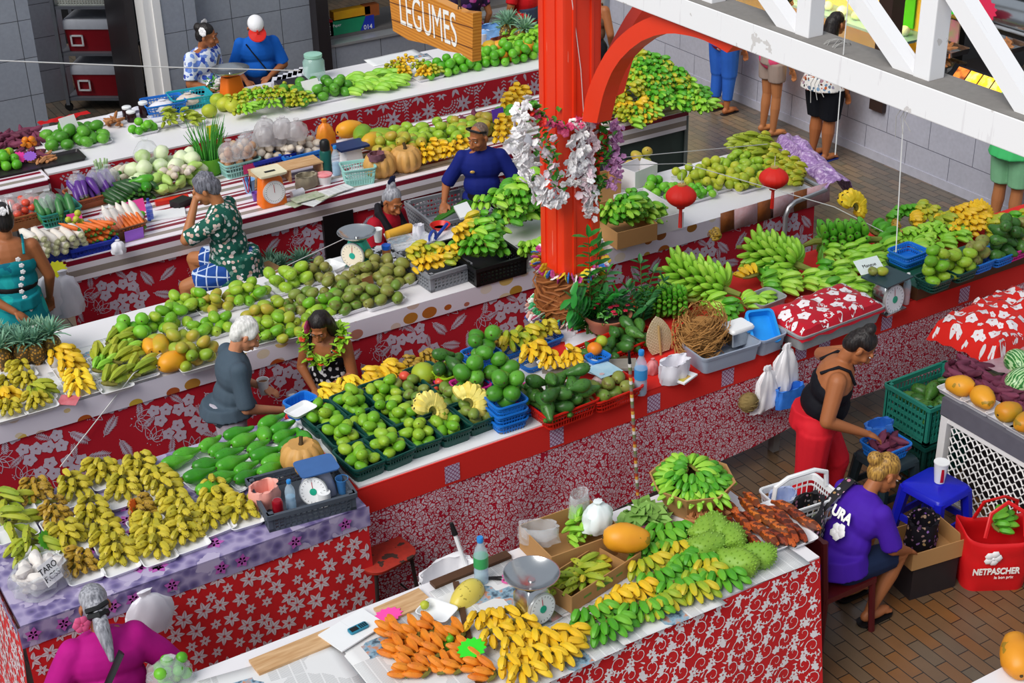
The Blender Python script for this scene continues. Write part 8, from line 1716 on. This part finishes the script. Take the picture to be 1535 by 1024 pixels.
pile('pear',V((7.5,6.50,.52)),.54,.4,0,14,'dark green squash in the upper green crate','squash in the upper green crate',1.15)
def pstool(loc,rz,m,label,h=.47,w=.36):
    t =thing('plastic_stool',label,'stool',loc,rz);mb =MB();mb.loft([(w+.02,w+.02,h-.05,.04),(w,w,h-.01,.04),(w-.02,w-.02,h,.04),(.01,.01,h+.001,.004)],k=3,c0=False);mb.build('seat',m,t)
    for x in (-1,1):
        for y in (-1,1): MB().tube([(x*(w/2-.03),y*(w/2-.03),h-.03),(x*(w/2+.02),y*(w/2+.02),0)],[.042,.032],6).build('leg',m,t)
    for s in (-1,1): MB().box((0,s*(w/2),h*.45),(w,.015,.05)).build('rail',m,t,smooth=False);MB().box((s*(w/2),0,h*.45),(.015,w,.05)).build('rail',m,t,smooth=False)
    return t
pstool((6.80,5.80,0),.1,mat('stool_blue','#1a22c8',.3),'bright blue plastic stool with a paper cup on it',.48,.34);pstool((6.80,6.27,0),.0,mat('stool_dark','#22333a',.4),'dark plastic stool under the blue basket of sweet potatoes',.47,.32)
k_ =P(1408,722,.485);t =thing('paper_cup','white paper cup with a red and black print on the blue stool','cup',k_);MB().lathe([(.034,0),(.05,.15),(.053,.152),(.053,.16),(1e-6,.158)],22).build('body',m_whp,t)
for a,c_,nm_ in ((-2.3,'#d01a20','red_print'),(-1.2,'#17171a','black_print')): mb =MB();mb.grid(lambda u,v: V(((.0345+.0158*(.08+.75*v))*cos(a+.75*u*(1-.5*v)),(.0345+.0158*(.08+.75*v))*sin(a+.75*u*(1-.5*v)),.15*(.08+.75*v))),6,3);mb.build(nm_,mat('cup_'+nm_,c_,.4),t)
c =V((6.78,6.27,.475));basket(c,.28,.24,.1,.0,m_bblue,'blue basket of purple sweet potatoes on the dark stool',nb=9);pile('tuber',c+V((0,0,.03)),.26,.2,0,16,'purple sweet potato in the blue basket on the dark stool','sweet potatoes in the blue stool basket',1.0);bag(c+V((.02,.1,.1)),.24,.14,.1,mat('bag_blue','#1f62c8'),'blue plastic bag tucked behind the sweet potatoes',seed=111,knot=False)
# red carrier bag
rb =thing('carrier_bag','red carrier bag with a white flower print and green bananas inside','bag',(6.83,5.28,0),-.5);rb.scale =(1.15,1.15,1.2);t_ =mat('bag_red','#d8161c',.45,var=.06,scale=6)
def wall_(u,v):
    a =2*pi*u;ex =.5;sx =abs(cos(a))**ex*(1 if cos(a) > 0 else -1);sy =abs(sin(a))**ex*(1 if sin(a) > 0 else -1);k =.78+.3*v-.12*v*v;return V((.23*k*sx+.01*MN.noise(V((u*9,v*3,0))),.13*(k+.1)*sy+.012*MN.noise(V((u*9,v*4,7))),.36*v+.03*v*cos(2*a)))
mb =MB();mb.grid(wall_,48,12);mb.poly([wall_(i/48,0) for i in range(48)]);o =mb.build('bag_body',t_,rb);o.modifiers.new('s','SOLIDIFY').thickness =.004
for y in (-.1,.1): MB().tube([(-.1,y,.35),(-.07,y*.6,.48),(.03,y*.3,.53),(.12,y*.6,.48),(.13,y,.35)],.013,6,flat=.5).build('handle',t_,rb)
fm_ =face_mx((-.06,-.151,.25),(1,0,0),(0,-.12,1));mb =MB();src =blossom_mesh(None,.05,5);mb.add(src.v,src.f,0,fm_);mb.build('flower_print',m_fw,rb)
text('NETPASCHER',rb,.062,face_mx((-.03,-.152,.16),(1,0,0),(0,-.12,1)),m_wht,bold=.002,sx=.72);text('le bon prix',rb,.028,face_mx((.02,-.147,.115),(1,0,0),(0,-.12,1)),m_wht,sx=.9)
for i in range(3): hand('green',V((6.82+.04*i,5.28+.02*i,.40)),.4*i-.6,6,'green bananas inside the red carrier bag','green bananas inside the red carrier bag',.4,True,0,1.0)
# carton held by the woman in violet
cb =carton(V((6.42,5.50,.26)),.42,.3,.13,-.15,m_card,'shallow cardboard carton in front of the woman in violet');tag(MB().box((0,0,.12),(.36,.26,.24)).build('crate',m_frame,None,(6.42,5.50,0),-.15,smooth=False),'dark crate under the shallow cardboard carton','crate')
bag(V((6.42,5.54,.30)),.26,.2,.2,floral('bag_darkprint','#17141c',['#6a3a8a','#c0a06a','#8a5ac0'],26,.3),'dark patterned handbag lying in the shallow carton',.3,'handbag','bag',113,False)
# table corner with a papaya at the bottom of the frame
tb =table('market_stall','corner of a white topped table with a yellow papaya at the bottom edge',4.9,6.6,3.2,3.87,m_ptop);goods('papaya',[P(1522,1000,ZT)+V((0,0,.08))],'large yellow papaya on the white table corner',None,.1,s=1.35);list(C.objects)[-1].rotation_euler =(0,-.2,.9)
# ================================================================ shops behind the parapet
def area(name,loc,sx,sy,e,col=(1,.82,.45),rot=(0,0,0)):
    l =bpy.data.lights.new(name,'AREA');l.shape ='RECTANGLE';l.size =sx;l.size_y =sy;l.energy =e;l.color =col;o =bpy.data.objects.new(name,l);C.objects.link(o);o.location =loc;o.rotation_euler =rot;return o
m_yel =mat('pastry_yellow','#e8a818',.5,c2='#f8d83a',scale=14);m_cream =mat('case_yellow','#ecc64c',.5)
dc =thing('display_case','lit glass food case with cream shelves along the shop parapet','display case',(11.6,11.5,.766));MB().box((.4,2.1,.02),(.8,4.2,.04)).build('deck',m_cream,dc,smooth=False);MB().box((.62,2.1,.42),(.4,4.2,.03)).build('shelf',mat('shelf_aqua','#7fa8a4',.4),dc,smooth=False);MB().box((.84,2.1,.5),(.04,4.2,1.0)).build('back',m_cream,dc,smooth=False)
MB().box((.5,2.1,1.02),(.7,4.2,.04)).build('roof',m_alu,dc,smooth=False);MB().box((.03,2.1,.5),(.008,4.2,.95)).build('pane',glass('case_glass','#eef4f2',.03,.1),dc,smooth=False)
lt =NT('lamp_warm',.5,Emission_Strength=6.0);lt.b.inputs['Emission Color'].default_value =(1,.85,.5,1);MB().box((.3,2.1,.99),(.05,4.0,.02)).build('lamp',lt.m,dc,smooth=False);area('case_lamp',(11.9,13.6,1.72),.1,4,42,(1,.78,.3))
for i in range(30):
    y =11.65+.135*i;o =MB();o.loft([(.26,.11,0,.02),(.27,.115,.04,.02),(.2,.09,.07,.02)],k=2);x =tag(o.build('wrapped_sandwich',m_yel,None,(11.85,y,.808),R.uniform(-.15,.15)),'yellow wrapped snack lined up on the lit case deck','snack','yellow snacks in the lit case')
for i in range(16): goods('cabbage',[V((12.2,11.7+.25*i,1.20+.05))],'salad bowl on the aqua shelf of the lit case','salads in the lit case',.2,s=.9);x =list(C.objects)[-1];x.name ='salad_bowl';x['category'] ='salad'
tag(MB().lathe([(.035,0),(.045,.12),(.046,.12)],16).build('orange_cup',mat('cup_orange','#f0701c',.4),None,PX(1124,66,11.62)),'orange cup on the parapet sill under the arch end','cup')
# end counter : black warmer, bread, trays, signs
ec =thing('shop_counter','dark shop counter behind the maroon board','counter',(11.62,8.4,.8));MB().box((.6,1.35,.1),(1.2,2.7,.2)).build('top',m_frame,ec,smooth=False)
wm =thing('food_warmer','black food warmer with five lit menu pictures','warmer',PX(1462,142,11.68)+V((0,0,.0)),0);MB().box((.16,0,-.02),(.32,.98,.12)).build('body',mat('warmer_black','#17181d',.3),wm,smooth=False);MB().box((.0,0,.11),(.03,.98,.22),mx=M.Translation((.06,0,.0)) @ M.Rotation(.75,4,'Y')).build('panel',mat('warmer_black','#17181d'),wm,smooth=False)
for i,c_ in enumerate(('#d9772a','#f0b81c','#f4c01e','#f0b41c','#e08a2a')):
    e =NT('menu_light_%d' % i,.5,Emission_Strength=1.0);cc_ =e.ramp(e.noise(14,3),(.4,c_),(.62,'#fbe27a' if 0 < i < 4 else '#7a3a14'));e.col(cc_);e.t.links.new(cc_,e.b.inputs['Emission Color']);MB().box((-.018,.34-.17*i,.115),(.006,.15,.16),mx=M.Translation((.06,0,0)) @ M.Rotation(.75,4,'Y')).build('menu_picture',e.m,wm,smooth=False)
m_bun =mat('bread_golden','#c9822e',.5,c2='#f0cf8a',scale=12)
for i in range(16): x =tag(MB().tube([(-.07,0,0),(-.05,0,.01),(.05,0,.01),(.07,0,0)],[.02,.045,.045,.02],10).build('bread_roll',m_bun,None,V((11.95+.1*(i % 2),9.35+.085*(i//2)+.02*(i % 2),1.05+.04*(i % 3))),.3),'golden bread roll heaped behind the black warmer','bread','bread rolls behind the warmer')
for i,(px,py,l) in enumerate(((1412,76,'steel tray of fried pieces beside the truss upright'),(1408,98,'dark steel tray below the tray of fried pieces'),(1500,70,'steel tray of food behind the bread rolls'))): foam(PX(px,py,11.9),.34,.5,0,l,h=.06,m=m_steel,name='steel_tray');pile('ginger',PX(px,py,11.9)+V((0,0,.03)),.26,.4,0,12,'fried piece in the %s' % l.split(' beside')[0].split(' below')[0].split(' behind')[0],'fried pieces %d' % i,1.6)
def wsign(px,py,x,w,h,m,l,name='sign',n=0): o =MB().box((0,0,0),(.02,w,h)).build(name,m,None,PX(px,py,x),smooth=False);return tag(o,l,'sign')
wsign(1424,47,12.1,.26,.26,mat('sign_pink','#e8289a',.5,c2='#4ab84a',scale=9),'pink picture sign behind the trays at the end counter','picture_sign');wsign(1358,6,12.4,.3,.5,mat('sign_green','#4ac020',.6),'bright green notice on the shop wall beside the dark post','notice');wsign(1395,10,12.9,1.1,1.0,m_blk,'black board behind the truss upright','board')
star(None,.17,'#2ae020','fluorescent green star tag hanging in the end shop',RT(PX(1440,8,12.0),-pi/2,pi/2));star(None,.15,'#e8305a','fluorescent red star tag hanging in the end shop',RT(PX(1476,14,12.0),-pi/2,pi/2))
hd2 =thing('grill_hood','silver rolled grill hood above the bread in the end shop','hood',PX(1515,25,12.3));MB().tube([(0,.8,0),(0,-1.2,0)],.2,20).build('hood',m_steel,hd2);MB().tube([(-.22,.8,-.06),(-.22,-1.2,-.06)],.018,8).build('handle',m_alu,hd2)
MB().tube([(0,-.2,.15),(0,-.2,1.4)],.03,8).build('hanger',m_alu,hd2)
# toothpaste coloured cartons on the window counter at the back
for px,py,w,h,m,l in ((491,43,.12,.22,mat('pack_red','#b81624',.4),'red upright packet on the window counter'),(525,38,.62,.2,mat('pack_green','#1f9a6a',.4),'green and blue carton on the window counter'),(525,18,.5,.1,mat('pack_yellow','#f0c01c',.4,c2='#d98a1c',scale=9),'yellow packet lying above the green carton'),(555,14,.2,.14,mat('pack_brown','#a85a2a',.4),'brown packet at the end of the window counter')):
    o =thing('packet',l,'packet',PY(px,py+h*60,16.72));MB().box((0,0,h/2),(w,.12,h)).build('carton',m,o,smooth=False)
    if w > .6: MB().prism([(.1,0),(.311,0),(.311,.2),(.2,.2)],.004,mx=M.Translation((0,-.0605,0)) @ M.Rotation(pi/2,4,'X')).build('blue_corner',mat('pack_blue','#2038b8',.4),o,smooth=False);text('014',o,.08,face_mx((.22,-.066,.06),(1,0,0),(0,0,1)),m_wht);text('Paper',o,.05,face_mx((-.2,-.063,.15),(1,0,0),(0,0,1)),m_wht)
    elif h > .2: text('ULTRA',o,.07,face_mx((0,-.0615,.11),(0,0,1),(-1,0,0)),m_wht,sx=.7)

# ---------------------------------------------------------------- past three hundred of a kind: the farthest become one heap
def limit(name,label,cat,most=300):
    obs =sorted((o for o in C.objects if o.parent is None and o.name.split('.')[0] == name and o.get('label')),key=lambda o: (o.matrix_basis.translation-cam.location).length)
    if len(obs) <= most: return
    cam_far =obs[most:];mb =MB();ms =[];dead =[]
    for o in cam_far:
        for q,mx in [(o,o.matrix_basis)]+[(c,o.matrix_basis @ c.matrix_basis) for c in o.children]:
            dead.append(q)
            if q.data is None: continue
            n =len(mb.v);mb.v += [mx @ v.co for v in q.data.vertices];ix =[]
            for m_ in q.data.materials:
                if m_ not in ms: ms.append(m_)
                ix.append(ms.index(m_))
            for p in q.data.polygons: mb.f.append(tuple(i+n for i in p.vertices));mb.mi.append(ix[p.material_index])
    bpy.data.batch_remove(dead);tag(mb.build(name+'_heap',ms,fix=False),label,cat,kind='stuff')
limit('mango','mangoes heaped on the far striped counter and the far end of the mango stall','mangoes')
limit('banana_hand','bananas heaped behind the arch and on the far stalls','bananas')
# ---------------------------------------------------------------- light
w =bpy.data.worlds.new('world');bpy.context.scene.world =w;w.use_nodes =True
bg =w.node_tree.nodes['Background'];bg.inputs[0].default_value =(.80,.88,1.0,1);bg.inputs[1].default_value =.48
sun =bpy.data.objects.new('sun',bpy.data.lights.new('sun','SUN'));C.objects.link(sun)
sun.data.energy =2.6;sun.data.angle =RD(40);sun.data.color =(1,.97,.92)
sun.rotation_euler =V((1,.3,-1.05)).to_track_quat('-Z','Y').to_euler()
vs =bpy.context.scene.view_settings;vs.view_transform ='Standard';vs.look ='None';vs.gamma =1;vs.use_curve_mapping =False;vs.exposure =0.12
bpy.data.scenes.remove(TMP)
